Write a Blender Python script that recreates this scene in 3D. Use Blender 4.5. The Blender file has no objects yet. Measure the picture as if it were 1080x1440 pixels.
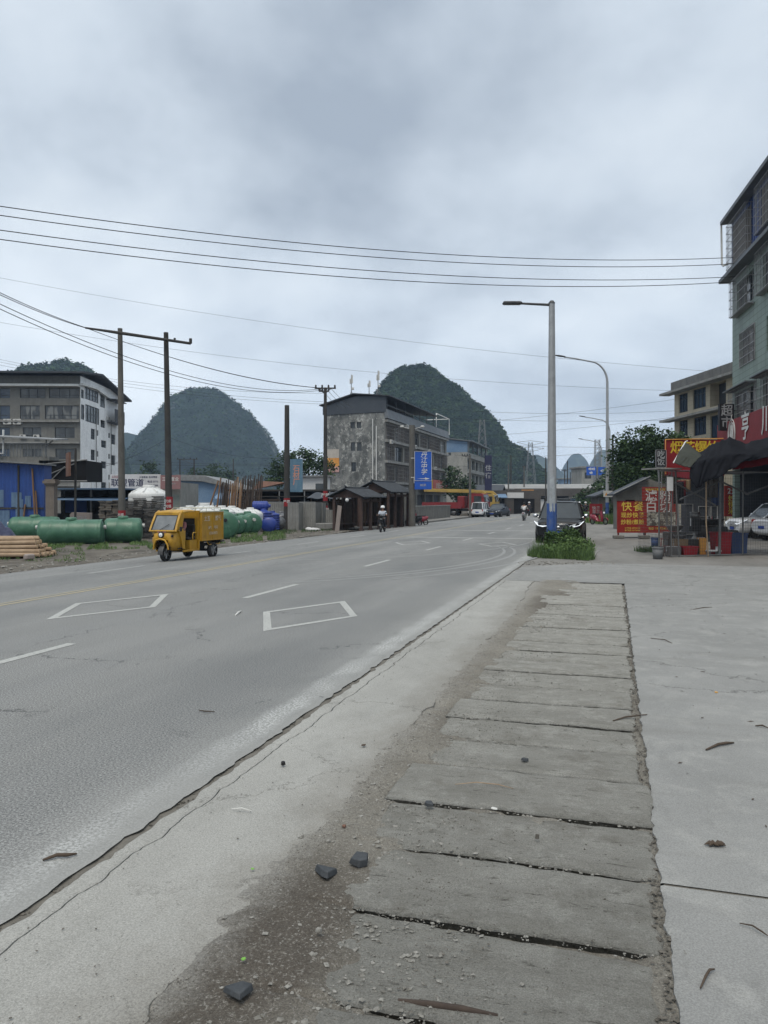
import bpy, math, random
import numpy as np
from mathutils import Matrix, Vector
R = math.radians
rnd = random.Random(7)
S = bpy.context.scene
COL = S.collection

# ------------------------------------------------------------------ camera, sky, sun, exposure
CAM_H = 1.75
FPX = 1080.0
cd = bpy.data.cameras.new('camera'); cam = bpy.data.objects.new('camera', cd); COL.objects.link(cam)
cam.location = (0, 0, CAM_H); cam.rotation_euler = (R(90), 0, 0)
cd.sensor_fit = 'VERTICAL'; cd.sensor_height = 36; cd.lens = 27; cd.shift_y = -16 / 1440
cd.clip_start = 0.05; cd.clip_end = 9000
S.camera = cam
S.render.resolution_x = 768; S.render.resolution_y = 1024
S.view_settings.view_transform = 'Standard'; S.view_settings.look = 'None'
S.view_settings.exposure = 0.50; S.view_settings.gamma = 1; S.view_settings.use_curve_mapping = False
SUN_EL, SUN_AZ = 62, 200      # overcast: high, soft
W = bpy.data.worlds.new('World'); S.world = W; W.use_nodes = True
nt = W.node_tree; nt.nodes.clear()
def wn(t, **k):
    n = nt.nodes.new(t)
    for a, b in k.items(): setattr(n, a, b)
    return n
L = nt.links.new
wo = wn('ShaderNodeOutputWorld'); bg = wn('ShaderNodeBackground')
sky = wn('ShaderNodeTexSky', sky_type='NISHITA', sun_disc=False, sun_elevation=R(SUN_EL), sun_rotation=R(SUN_AZ), dust_density=4.0)
skm = wn('ShaderNodeVectorMath', operation='SCALE'); skm.inputs[3].default_value = 0.07
L(sky.outputs[0], skm.inputs[0])
tc = wn('ShaderNodeTexCoord'); sx = wn('ShaderNodeSeparateXYZ'); L(tc.outputs['Generated'], sx.inputs[0])
zc = wn('ShaderNodeMath', operation='MAXIMUM'); zc.inputs[1].default_value = 0.0; L(sx.outputs[2], zc.inputs[0])
za = wn('ShaderNodeMath', operation='ADD'); za.inputs[1].default_value = 0.42; L(zc.outputs[0], za.inputs[0])
dx = wn('ShaderNodeMath', operation='DIVIDE'); L(sx.outputs[0], dx.inputs[0]); L(za.outputs[0], dx.inputs[1])
dy = wn('ShaderNodeMath', operation='DIVIDE'); L(sx.outputs[1], dy.inputs[0]); L(za.outputs[0], dy.inputs[1])
cb = wn('ShaderNodeCombineXYZ'); L(dx.outputs[0], cb.inputs[0]); L(dy.outputs[0], cb.inputs[1])
n1 = wn('ShaderNodeTexNoise'); n1.inputs['Scale'].default_value = 1.35; n1.inputs['Detail'].default_value = 8; n1.inputs['Roughness'].default_value = .53; n1.inputs['Distortion'].default_value = .1
mp1 = wn('ShaderNodeMapping'); mp1.inputs['Location'].default_value = (3.1, 1.7, 0); L(cb.outputs[0], mp1.inputs[0]); L(mp1.outputs[0], n1.inputs['Vector'])
n2 = wn('ShaderNodeTexNoise'); n2.inputs['Scale'].default_value = 0.7; n2.inputs['Detail'].default_value = 3; n2.inputs['Roughness'].default_value = .5
mp2 = wn('ShaderNodeMapping'); mp2.inputs['Location'].default_value = (8.3, 4.2, 0); L(cb.outputs[0], mp2.inputs[0]); L(mp2.outputs[0], n2.inputs['Vector'])
mx = wn('ShaderNodeMath', operation='MULTIPLY_ADD'); mx.inputs[1].default_value = 0.6; L(n2.outputs[0], mx.inputs[0]); L(n1.outputs[0], mx.inputs[2])
cr = wn('ShaderNodeValToRGB'); L(mx.outputs[0], cr.inputs[0])
cr.color_ramp.elements[0].position = 0.64; cr.color_ramp.elements[0].color = (.30, .35, .415, 1)
cr.color_ramp.elements[1].position = .93; cr.color_ramp.elements[1].color = (.63, .685, .735, 1)
e = cr.color_ramp.elements.new(.78); e.color = (.485, .545, .61, 1)
# real overcast skies brighten towards the zenith
zb = wn('ShaderNodeMapRange'); zb.inputs['From Min'].default_value = 0.55; zb.inputs['From Max'].default_value = 1.0
zb.inputs['To Min'].default_value = 1.0; zb.inputs['To Max'].default_value = 2.3; L(sx.outputs[2], zb.inputs['Value'])
cm = wn('ShaderNodeVectorMath', operation='SCALE'); L(cr.outputs[0], cm.inputs[0])
hb = wn('ShaderNodeMapRange'); hb.inputs['From Min'].default_value = 0.0; hb.inputs['From Max'].default_value = .35; hb.inputs['To Min'].default_value = 1.22; hb.inputs['To Max'].default_value = 1.0; L(sx.outputs[2], hb.inputs['Value'])
hm = wn('ShaderNodeMath', operation='MULTIPLY'); L(zb.outputs[0], hm.inputs[0]); L(hb.outputs[0], hm.inputs[1]); L(hm.outputs[0], cm.inputs[3])
mix = wn('ShaderNodeMix', data_type='RGBA'); mix.inputs[0].default_value = 0.93
L(skm.outputs[0], mix.inputs[6]); 
wt = wn('ShaderNodeMix', data_type='RGBA'); wt.blend_type = 'MULTIPLY'; wt.inputs[7].default_value = (1.0, .97, .92, 1)
wf_ = wn('ShaderNodeMapRange'); wf_.inputs['From Min'].default_value = .55; wf_.inputs['From Max'].default_value = .8; L(sx.outputs[2], wf_.inputs['Value']); L(wf_.outputs[0], wt.inputs[0]); L(cm.outputs[0], wt.inputs[6])
L(wt.outputs[2], mix.inputs[7])
L(mix.outputs[2], bg.inputs[0]); bg.inputs[1].default_value = 1.0; L(bg.outputs[0], wo.inputs[0])
sd = bpy.data.lights.new('sun', 'SUN'); so = bpy.data.objects.new('sun', sd); COL.objects.link(so)
sd.energy = 1.5; sd.angle = R(28); sd.color = (1, .91, .79)
so.rotation_euler = (R(90 - SUN_EL), 0, R(180 - SUN_AZ) ); so.location = (0, 0, 50)

# ------------------------------------------------------------------ coordinates
TH = R(16.7); CT, ST = math.cos(TH), math.sin(TH)
def RW(u, v, z=0.0):                       # road frame (u along, v to the left) -> world
    return Vector((u * ST - v * CT, u * CT + v * ST, z))
def uv_of(X, Y): return (X * ST + Y * CT, -X * CT + Y * ST)
def zg(v): return 0.0 if v <= 9.85 else max(-0.37, -0.05 * (v - 9.85))
def P(px, py, Y): return Vector(((px - 540) / FPX * Y, Y, CAM_H - (py - 704) / FPX * Y))
def GP(px, py):                            # ground point seen at a pixel of the photograph
    z = 0.0
    for _ in range(30):
        Y = (CAM_H - z) * FPX / (py - 704); X = (px - 540) / FPX * Y
        z = zg(uv_of(X, Y)[1])
    return Vector((X, Y, z))
def ground_at(X, Y): return zg(uv_of(X, Y)[1])
def at(px, Y):                             # on the ground at depth Y under pixel column px
    X = (px - 540) / FPX * Y
    return Vector((X, Y, ground_at(X, Y)))

def _h(ix, iy, s):
    n = (ix.astype(np.int64) * 374761393 + iy.astype(np.int64) * 668265263 + s * 1442695041) & 0xffffffff
    n = ((n ^ (n >> 13)) * 1274126177) & 0xffffffff
    return ((n ^ (n >> 16)) & 0xffff) / 65535.0
def vn(x, y, s=0):
    x = np.asarray(x, float); y = np.asarray(y, float)
    ix = np.floor(x); iy = np.floor(y); fx = x - ix; fy = y - iy
    fx = fx * fx * (3 - 2 * fx); fy = fy * fy * (3 - 2 * fy)
    a = _h(ix, iy, s); b = _h(ix + 1, iy, s); c = _h(ix, iy + 1, s); d = _h(ix + 1, iy + 1, s)
    return (a * (1 - fx) + b * fx) * (1 - fy) + (c * (1 - fx) + d * fx) * fy
def fbm(x, y, s=0, o=4):
    r = 0; a = .5; t = 0
    x = np.asarray(x, float); y = np.asarray(y, float)
    for i in range(o):
        r = r + a * vn(x, y, s + i * 17); t += a; a *= .5; x = x * 2.03 + 5.2; y = y * 2.03 + 1.7
    return r / t * 2 - 1

# ------------------------------------------------------------------ materials
MATS = {}
def srgb(r, g=None, b=None):
    if g is None: g = b = r
    f = lambda c: ((c / 255) / 12.92 if c / 255 <= .04045 else ((c / 255 + .055) / 1.055) ** 2.4)
    return (f(r), f(g), f(b))
class NB:
    def __init__(s, m): s.nt = m.node_tree; s.n = s.nt.nodes; s.l = s.nt.links.new
    def node(s, t, ins=None, **k):
        n = s.n.new(t)
        for a, b in k.items(): setattr(n, a, b)
        for a, b in (ins or {}).items():
            if hasattr(b, 'is_output'): s.l(b, n.inputs[a])
            else: n.inputs[a].default_value = b
        return n
    def noise(s, vec, scale, detail=4, rough=.55, dist=0):
        return s.node('ShaderNodeTexNoise', {'Vector': vec, 'Scale': scale, 'Detail': detail, 'Roughness': rough, 'Distortion': dist}).outputs[0]
    def ramp(s, f, a, b, ca=0.0, cb=1.0):
        return s.node('ShaderNodeMapRange', {'Value': f, 'From Min': a, 'From Max': b, 'To Min': ca, 'To Max': cb}, clamp=True).outputs[0]
    def mix(s, f, a, b):
        n = s.node('ShaderNodeMix', data_type='RGBA')
        for i, q in ((0, f), (6, a), (7, b)):
            if hasattr(q, 'is_output'): s.l(q, n.inputs[i])
            else: n.inputs[i].default_value = q if i == 0 else (tuple(q) + (1,))[:4]
        return n.outputs[2]
    def math(s, op, a, b=0.0):
        n = s.node('ShaderNodeMath', operation=op)
        for i, q in ((0, a), (1, b)):
            if hasattr(q, 'is_output'): s.l(q, n.inputs[i])
            else: n.inputs[i].default_value = q
        return n.outputs[0]
    def map(s, vec, scale=(1, 1, 1), loc=(0, 0, 0)):
        return s.node('ShaderNodeMapping', {'Vector': vec, 'Scale': scale, 'Location': loc}).outputs[0]
def base(name, rough=.8, metal=0.0, spec=.3):
    m = bpy.data.materials.new(name); m.use_nodes = True
    b = NB(m); p = b.n['Principled BSDF']
    p.inputs['Roughness'].default_value = rough; p.inputs['Metallic'].default_value = metal; p.inputs['Specular IOR Level'].default_value = spec
    tc = b.node('ShaderNodeTexCoord').outputs['Object']
    MATS[name] = m
    return m, b, p, tc
def bump(b, p, h, strength=.3, dist=.01):
    n = b.node('ShaderNodeBump', {'Height': h, 'Strength': strength, 'Distance': dist}); b.l(n.outputs[0], p.inputs['Normal'])
def mat(name, c1, c2=None, scale=2.0, rough=.8, metal=0.0, spec=.3, bmp=0.0, bscale=30, bdist=.01, stretch=(1, 1, 1), stain=None, stain_amt=.5, sscale=(1.5, 1.5, .35), contrast=(.35, .65), emit=0, coat=0, fine=.12):
    if name in MATS: return MATS[name]
    m, b, p, tc = base(name, rough, metal, spec)
    c2 = c2 or tuple(x * .8 for x in c1)
    f = b.ramp(b.noise(b.map(tc, stretch), scale, 5, .6), contrast[0], contrast[1])
    c = b.mix(f, c1, c2)
    if fine:
        g = b.ramp(b.noise(tc, scale * 9, 3, .7), .3, .7, 1 - fine, 1 + fine)
        v = b.node('ShaderNodeVectorMath', operation='SCALE'); b.l(c, v.inputs[0]); b.l(g, v.inputs[3]); c = v.outputs[0]
    if stain:
        g = b.ramp(b.noise(b.map(tc, sscale, (3, 7, 1)), 1.0, 6, .65, .3), .48, .70, 0, stain_amt)
        c = b.mix(g, c, stain)
    b.l(c, p.inputs['Base Color'])
    if bmp: bump(b, p, b.noise(b.map(tc, stretch), bscale, 4, .6), bmp, bdist)
    if emit:
        b.l(c, p.inputs['Emission Color']); p.inputs['Emission Strength'].default_value = emit
    if coat: p.inputs['Coat Weight'].default_value = coat; p.inputs['Coat Roughness'].default_value = .08
    return m

# ------------------------------------------------------------------ mesh builder
class MB:
    def __init__(s, M=None): s.v = []; s.f = []; s.mi = []; s.M = M or Matrix(); s.sm = []
    def add(s, vs, fs, mi=0, smooth=False):
        o = len(s.v); M = s.M
        s.v += [tuple(M @ Vector(v)) for v in vs]
        s.f += [tuple(i + o for i in f) for f in fs]; s.mi += [mi] * len(fs); s.sm += [smooth] * len(fs)
        return s
    def box(s, x0, x1, y0, y1, z0, z1, mi=0):
        return s.add([(x0, y0, z0), (x1, y0, z0), (x1, y1, z0), (x0, y1, z0), (x0, y0, z1), (x1, y0, z1), (x1, y1, z1), (x0, y1, z1)],
                     [(0, 3, 2, 1), (4, 5, 6, 7), (0, 1, 5, 4), (1, 2, 6, 5), (2, 3, 7, 6), (3, 0, 4, 7)], mi)
    def cbox(s, c, d, rz=0, mi=0, bev=0):
        old = s.M; s.M = old @ Matrix.Translation(Vector(c)) @ Matrix.Rotation(rz, 4, 'Z')
        if bev: s.bbox(d, bev, mi)
        else: s.box(-d[0] / 2, d[0] / 2, -d[1] / 2, d[1] / 2, -d[2] / 2, d[2] / 2, mi)
        s.M = old; return s
    def bbox(s, d, b, mi=0):               # chamfered box centred at the origin
        hx, hy, hz = d[0] / 2, d[1] / 2, d[2] / 2
        vs = []; 
        def ring(z, e): 
            x, y = hx - e, hy - e
            q = b
            return [(-x + q, -y, z), (x - q, -y, z), (x, -y + q, z), (x, y - q, z), (x - q, y, z), (-x + q, y, z), (-x, y - q, z), (-x, -y + q, z)]
        for z, e in ((-hz, b), (-hz + b, 0), (hz - b, 0), (hz, b)): vs += ring(z, e)
        fs = [tuple(reversed(range(8))), tuple(range(24, 32))]
        for k in range(3):
            for i in range(8):
                j = (i + 1) % 8; fs.append((k * 8 + i, k * 8 + j, k * 8 + 8 + j, k * 8 + 8 + i))
        return s.add(vs, fs, mi)
    def cyl(s, p0, p1, r0, r1=None, n=12, mi=0, caps=True, smooth=True):
        r1 = r0 if r1 is None else r1
        return s.tube([p0, p1], [r0, r1], n, mi, caps, smooth)
    def tube(s, pts, rs, n=8, mi=0, caps=True, smooth=True):
        pts = [Vector(p) for p in pts]
        if not hasattr(rs, '__len__'): rs = [rs] * len(pts)
        vs = []; fs = []; prev = None
        for i, p in enumerate(pts):
            t = (pts[min(i + 1, len(pts) - 1)] - pts[max(i - 1, 0)])
            if t.length < 1e-9: t = Vector((0, 0, 1))
            t.normalize()
            if prev is None:
                a = Vector((1, 0, 0)) if abs(t.x) < .9 else Vector((0, 1, 0))
                x = (a - t * a.dot(t)).normalized()
            else:
                x = (prev - t * prev.dot(t))
                x = x.normalized() if x.length > 1e-6 else prev
            prev = x; y = t.cross(x)
            for k in range(n):
                a = 2 * math.pi * k / n
                vs.append(p + (x * math.cos(a) + y * math.sin(a)) * rs[i])
        for i in range(len(pts) - 1):
            for k in range(n):
                j = (k + 1) % n; fs.append((i * n + k, i * n + j, i * n + n + j, i * n + n + k))
        s.add(vs, fs, mi, smooth)
        if caps:
            s.add(vs[:n], [tuple(reversed(range(n)))], mi); s.add(vs[-n:], [tuple(range(n))], mi)
        return s
    def lathe(s, prof, c=(0, 0, 0), n=24, mi=0, smooth=True, sx=1, sy=1):       # prof: (r, z)
        vs = []; fs = []
        for r, z in prof:
            for k in range(n):
                a = 2 * math.pi * k / n; vs.append((c[0] + r * sx * math.cos(a), c[1] + r * sy * math.sin(a), c[2] + z))
        for i in range(len(prof) - 1):
            for k in range(n):
                j = (k + 1) % n; fs.append((i * n + k, i * n + j, i * n + n + j, i * n + n + k))
        return s.add(vs, fs, mi, smooth)
    def ball(s, c, r, n=12, mi=0, sz=None):
        r = r if hasattr(r, '__len__') else (r, r, r)
        m = max(4, n // 2); prof = [(max(1e-4, math.sin(math.pi * i / m)), -math.cos(math.pi * i / m)) for i in range(m + 1)]
        old = s.M; s.M = old @ Matrix.Translation(Vector(c)) @ Matrix.Diagonal((r[0], r[1], r[2], 1))
        s.lathe(prof, n=n, mi=mi); s.M = old; return s
    def prism(s, poly, y0, y1, mi=0, smooth=False):                 # poly in x,z (counter-clockwise seen from -y)
        n = len(poly)
        vs = [(x, y0, z) for x, z in poly] + [(x, y1, z) for x, z in poly]
        s.add(vs, [tuple(range(n)), tuple(reversed(range(n, 2 * n)))], mi)
        return s.add(vs, [(i, i + n, (i + 1) % n + n, (i + 1) % n) for i in range(n)], mi, smooth)
    def quad(s, a, b, c, d, mi=0): return s.add([a, b, c, d], [(0, 1, 2, 3)], mi)
    def build(s, name, mats, parent=None, loc=None, rz=None, bevel=0, shade=None, subsurf=0):
        me = bpy.data.meshes.new(name)
        me.from_pydata(s.v, [], s.f)
        mats = mats if isinstance(mats, (list, tuple)) else [mats]
        for m in mats: me.materials.append(m)
        me.polygons.foreach_set('material_index', s.mi)
        me.polygons.foreach_set('use_smooth', s.sm if shade is None else [shade] * len(s.f))
        me.update()
        o = bpy.data.objects.new(name, me); COL.objects.link(o)
        if parent: o.parent = parent
        if loc is not None: o.location = loc
        if rz is not None: o.rotation_euler.z = rz
        if bevel:
            md = o.modifiers.new('bevel', 'BEVEL'); md.width = bevel; md.segments = 2; md.limit_method = 'ANGLE'; md.angle_limit = R(40)
        if subsurf:
            md = o.modifiers.new('sub', 'SUBSURF'); md.levels = subsurf; md.render_levels = subsurf
        return o
def npmesh(name, verts, faces, mats, parent=None, smooth=True, mi=None):
    me = bpy.data.meshes.new(name); verts = np.asarray(verts, np.float32); faces = np.asarray(faces, np.int32)
    k = faces.shape[1]
    me.vertices.add(len(verts)); me.vertices.foreach_set('co', verts.ravel())
    me.loops.add(faces.size); me.loops.foreach_set('vertex_index', faces.ravel())
    me.polygons.add(len(faces)); me.polygons.foreach_set('loop_start', np.arange(0, faces.size, k, dtype=np.int32))
    me.polygons.foreach_set('loop_total', np.full(len(faces), k, np.int32))
    me.polygons.foreach_set('use_smooth', np.full(len(faces), smooth, bool))
    for m in (mats if isinstance(mats, (list, tuple)) else [mats]): me.materials.append(m)
    if mi is not None: me.polygons.foreach_set('material_index', np.asarray(mi, np.int32))
    me.update(calc_edges=True)
    o = bpy.data.objects.new(name, me); COL.objects.link(o)
    if parent: o.parent = parent
    return o
def gridmesh(name, X, Y, Z, mats, smooth=True):
    nu, nv = X.shape
    verts = np.stack([X, Y, Z], -1).reshape(-1, 3)
    i, j = np.meshgrid(np.arange(nu - 1), np.arange(nv - 1), indexing='ij'); a = (i * nv + j).ravel()
    return npmesh(name, verts, np.stack([a, a + 1, a + nv + 1, a + nv], 1), mats, smooth=smooth)
def tag(o, label, cat, group=None):
    o['label'] = label; o['category'] = cat
    if group: o['group'] = group
    return o
def struct(o, kind='structure'): o['kind'] = kind; return o
def thing(name, label, cat, loc=(0, 0, 0), rz=0.0, group=None):
    o = bpy.data.objects.new(name, None); COL.objects.link(o); o.empty_display_size = .2
    o.location = loc; o.rotation_euler = (0, 0, rz); return tag(o, label, cat, group)
def dup(root, loc, rz=None, label=None, group=None, parent=None):
    r = root.copy(); COL.objects.link(r); r.location = loc
    if rz is not None: r.rotation_euler.z = rz
    if label: r['label'] = label
    if group: r['group'] = group
    for ch in root.children:
        c = ch.copy(); COL.objects.link(c); c.parent = r
        for g in ch.children:
            d = g.copy(); COL.objects.link(d); d.parent = c
    return r
def road_obj(o): o.rotation_euler.z = -TH; return o           # meshes written in (x=-v, y=u)

def text(body, size, m, parent, M, name='lettering', bold=0.0, extrude=.004, sxy=(1, 1), shear=0, align='CENTER', spacing=1.0, line=1.0, rot2=0):
    c = bpy.data.curves.new(name, 'FONT'); c.body = body; c.size = size; c.extrude = extrude; c.offset = min(bold, size * .013)
    c.align_x = align; c.align_y = 'CENTER'; c.shear = shear; c.space_character = spacing; c.space_line = line; c.resolution_u = 3
    t = bpy.data.objects.new(name, c); COL.objects.link(t)
    bpy.context.view_layer.update()
    me = bpy.data.meshes.new_from_object(t.evaluated_get(bpy.context.evaluated_depsgraph_get()))
    bpy.data.objects.remove(t); bpy.data.curves.remove(c)
    me.transform(M @ Matrix.Rotation(rot2, 4, 'Y') @ Matrix.Rotation(R(90), 4, 'X') @ Matrix.Diagonal((sxy[0], sxy[1], 1, 1)))
    me.name = name; me.materials.clear(); me.materials.append(m)
    o = bpy.data.objects.new(name, me); COL.objects.link(o)
    if parent: o.parent = parent
    return o
T = Matrix.Translation
def RZ(a): return Matrix.Rotation(a, 4, 'Z')

# ------------------------------------------------------------------ ground materials
def cracks(b, tc, c, scale, width, dark, seed, lo=.46, hi=.56):
    wv = b.node('ShaderNodeVectorMath', operation='MULTIPLY_ADD'); nn = b.node('ShaderNodeTexNoise', {'Vector': tc, 'Scale': 2.2, 'Detail': 6, 'Roughness': .7})
    b.l(nn.outputs['Color'], wv.inputs[0]); wv.inputs[1].default_value = (.9, .9, 0); b.l(b.map(tc, (1, 1, 0), (seed, seed * 2, 0)), wv.inputs[2])
    vo = b.node('ShaderNodeTexVoronoi', {'Vector': wv.outputs[0], 'Scale': scale}, feature='DISTANCE_TO_EDGE')
    f = b.ramp(vo.outputs['Distance'], width * .3, width, 1, 0); g = b.ramp(b.noise(b.map(tc, (1, 1, 0), (seed * 3, 1, 0)), .45, 3, .5), lo, hi)
    return b.mix(b.math('MULTIPLY', f, b.math('MULTIPLY', g, .8)), c, dark)
def ground_materials():
    # asphalt
    m, b, p, tc = base('asphalt', .86, 0, .25)
    sp = b.node('ShaderNodeSeparateXYZ', {0: tc})
    big = b.ramp(b.noise(b.map(tc, (1, .06, 1)), .9, 4, .6), .3, .7)
    c = b.mix(big, (.178, .181, .176), (.222, .225, .219))
    pat = b.ramp(b.noise(b.map(tc, (1, .35, 1), (9, 2, 0)), .35, 5, .6), .45, .68)
    c = b.mix(pat, c, (.146, .151, .150))
    trk = b.math('SINE', b.math('MULTIPLY_ADD', sp.outputs[0], 3.59)) if False else b.math('SINE', b.math('MULTIPLY', b.math('ADD', sp.outputs[0], b.math('MULTIPLY', b.noise(b.map(tc, (1, .1, 1)), .5, 2, .5), .8)), 3.59))
    c = b.mix(b.ramp(trk, .1, 1, 0, .30), c, (.150, .155, .155))
    c = cracks(b, tc, c, .33, .005, (.06, .062, .062), 3.1)
    sp2 = b.ramp(b.noise(tc, 70, 3, .85), .40, .66, .45, 1.65)
    v = b.node('ShaderNodeVectorMath', operation='SCALE'); b.l(c, v.inputs[0]); b.l(sp2, v.inputs[3]); c = v.outputs[0]
    # gutter dust near the kerb
    near = b.ramp(b.math('ADD', sp.outputs[0], b.math('MULTIPLY', b.noise(tc, 1.3, 5, .7), .6)), -2.75, -2.05, 0, .8)
    c = b.mix(near, c, (.26, .262, .25))
    # worn white edge line
    d = b.math('ABSOLUTE', b.math('ADD', b.math('ADD', sp.outputs[0], 2.63), b.math('MULTIPLY', b.math('SUBTRACT', b.noise(tc, 2.5, 4, .6), .5), .22)))
    line = b.ramp(d, .06, .15, 1, 0)
    wear = b.ramp(b.noise(tc, 48, 4, .75), .46, .56, 0, 1)
    wear2 = b.ramp(b.noise(b.map(tc, (1, .7, 1), (4, 4, 0)), 1.1, 3, .6), .30, .62, .15, .9)
    c = b.mix(b.math('MULTIPLY', line, b.math('MULTIPLY', wear, wear2)), c, (.44, .45, .44))
    # small dark oil / scrape marks
    mk = b.ramp(b.noise(b.map(tc, (3.0, 1.2, 1), (1, 5, 0)), 1.6, 3, .75), .69, .72, 0, .55)
    c = b.mix(mk, c, (.075, .08, .08))
    b.l(c, p.inputs['Base Color']); bump(b, p, b.noise(tc, 110, 3, .8), .55, .006)
    # light, fresh concrete of the apron
    m, b, p, tc = base('apron_concrete', .9, 0, .2)
    c = b.mix(b.ramp(b.noise(b.map(tc, (1, .5, 1)), .8, 6, .65), .3, .7), (.312, .311, .292), (.240, .239, .223))
    c = b.mix(b.ramp(b.noise(b.map(tc, (1, .6, 1), (7, 7, 0)), 2.3, 6, .7), .52, .72, 0, .6), c, (.20, .20, .185))
    spx = b.node('ShaderNodeSeparateXYZ', {0: tc}); ed_ = b.ramp(b.math('ADD', spx.outputs[0], b.math('MULTIPLY', b.noise(b.map(tc, (1, .7, 1)), 2.2, 6, .75), .9)), -1.42, -.98, 0, .8); c = b.mix(ed_, c, (.175, .166, .146))
    pore = b.ramp(b.noise(tc, 70, 3, .75), .62, .70, 0, .7); c = b.mix(pore, c, (.10, .10, .095))
    c = b.mix(b.ramp(b.noise(b.map(tc, (1, 1, 1), (2, 9, 0)), 17, 4, .8), .66, .71, 0, .5), c, (.12, .12, .11))
    c = cracks(b, tc, c, .6, .006, (.14, .137, .125), 5.2, .44, .52)
    grit = b.ramp(b.noise(tc, 120, 3, .85), .35, .65, .72, 1.25)
    v = b.node('ShaderNodeVectorMath', operation='SCALE'); b.l(c, v.inputs[0]); b.l(grit, v.inputs[3])
    b.l(v.outputs[0], p.inputs['Base Color']); bump(b, p, b.noise(tc, 55, 5, .75), .5, .008)
    # forecourt: smoother concrete with soft blotches
    m, b, p, tc = base('forecourt_concrete', .88, 0, .22)
    c = b.mix(b.ramp(b.noise(tc, .55, 6, .62), .32, .68), (.232, .234, .226), (.178, .180, .174))
    c = b.mix(b.ramp(b.noise(b.map(tc, (1, 1, 1), (5, 3, 0)), 3.2, 6, .7, .4), .50, .66, 0, .5), c, (.285, .286, .270))
    c = b.mix(b.ramp(b.noise(b.map(tc, (1.4, .5, 1), (1, 1, 0)), 1.9, 5, .7), .58, .74, 0, .6), c, (.135, .135, .129))
    c = b.mix(b.ramp(b.noise(b.map(tc, (1, .35, 1), (3, 8, 0)), 21, 3, .8), .70, .735, 0, .6), c, (.11, .105, .09))
    c = cracks(b, tc, c, .28, .004, (.08, .08, .075), 8.4, .44, .52)
    c = b.mix(b.ramp(b.noise(b.map(tc, (.25, 1.6, 1), (2, 2, 0)), 1.2, 5, .65), .56, .70, 0, .45), c, (.15, .148, .138))
    grit = b.ramp(b.noise(tc, 130, 3, .85), .35, .65, .76, 1.24)
    v = b.node('ShaderNodeVectorMath', operation='SCALE'); b.l(c, v.inputs[0]); b.l(grit, v.inputs[3])
    b.l(v.outputs[0], p.inputs['Base Color']); bump(b, p, b.noise(tc, 45, 5, .7), .35, .006)
    # slabs
    m, b, p, tc = base('slab_concrete', .92, 0, .18)
    oi = b.node('ShaderNodeObjectInfo').outputs['Random']
    off = b.node('ShaderNodeVectorMath', operation='ADD'); b.l(tc, off.inputs[0]); b.l(b.node('ShaderNodeCombineXYZ', {0: b.math('MULTIPLY', oi, 37.0), 1: b.math('MULTIPLY', oi, 91.0)}).outputs[0], off.inputs[1]); o2 = off.outputs[0]
    c = b.mix(b.ramp(b.noise(b.map(o2, (.8, 2, 1)), 1.6, 6, .68), .3, .7), (.325, .320, .292), (.225, .220, .196))
    c = b.mix(b.ramp(b.noise(o2, 4.5, 7, .78), .50, .62, 0, .75), c, (.36, .355, .325))
    c = b.mix(b.ramp(b.noise(b.map(o2, (.6, 2.2, 1)), 9, 6, .85), .57, .66, 0, .75), c, (.055, .05, .04))
    c = b.mix(b.ramp(b.noise(b.map(o2, (1, 1, 1), (4, 1, 0)), 2.4, 5, .7), .55, .75, 0, .7), c, (.14, .128, .104))
    grit = b.ramp(b.noise(tc, 150, 2, .8), .3, .7, .70, 1.3)
    v = b.node('ShaderNodeVectorMath', operation='SCALE'); b.l(c, v.inputs[0]); b.l(grit, v.inputs[3])
    b.l(v.outputs[0], p.inputs['Base Color']); bump(b, p, b.noise(b.map(o2, (.7, 1.6, 1)), 22, 8, .88), 1.0, .032)
    # dirt over the slabs
    m, b, p, tc = base('gritty_dirt', .95, 0, .12)
    c = b.mix(b.ramp(b.noise(tc, 1.7, 6, .65), .3, .7), (.145, .135, .116), (.205, .195, .170))
    nn_ = b.math('MULTIPLY', b.noise(tc, 2.6, 6, .7), 1.0); sq_ = b.node('ShaderNodeSeparateXYZ', {0: tc})
    for (cx_, cy_, rx_, ry_, am_) in ((-1.30, 2.75, .34, .80, .88), (-.95, 13.4, .45, 1.6, .75), (-1.15, 6.2, .22, .7, .45)):
        qx = b.math('POWER', b.math('ABSOLUTE', b.math('DIVIDE', b.math('SUBTRACT', sq_.outputs[0], cx_), rx_)), 2.0); qy = b.math('POWER', b.math('ABSOLUTE', b.math('DIVIDE', b.math('SUBTRACT', sq_.outputs[1], cy_), ry_)), 2.0)
        c = b.mix(b.ramp(b.math('ADD', b.math('ADD', qx, qy), nn_), .75, 1.9, am_ * .92, 0), c, (.070, .060, .050))
    c = b.mix(b.ramp(b.math('ADD', b.math('MULTIPLY', sq_.outputs[0], -1.0), b.math('MULTIPLY', b.noise(tc, 9, 6, .8), .5)), 1.62, 1.86, 0, .85), c, (.245, .240, .222))
    c = b.mix(b.ramp(b.noise(tc, 55, 3, .8), .56, .64, 0, .55), c, (.30, .29, .265))
    c = b.mix(b.ramp(b.noise(tc, 26, 4, .8), .58, .68, 0, .5), c, (.24, .23, .20))
    grit = b.ramp(b.noise(tc, 120, 2, .85), .3, .7, .6, 1.4)
    v = b.node('ShaderNodeVectorMath', operation='SCALE'); b.l(c, v.inputs[0]); b.l(grit, v.inputs[3])
    b.l(v.outputs[0], p.inputs['Base Color']); bump(b, p, b.noise(tc, 60, 5, .85), .9, .012)
    # verge mud
    m, b, p, tc = base('verge_mud', .93, 0, .15)
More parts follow.
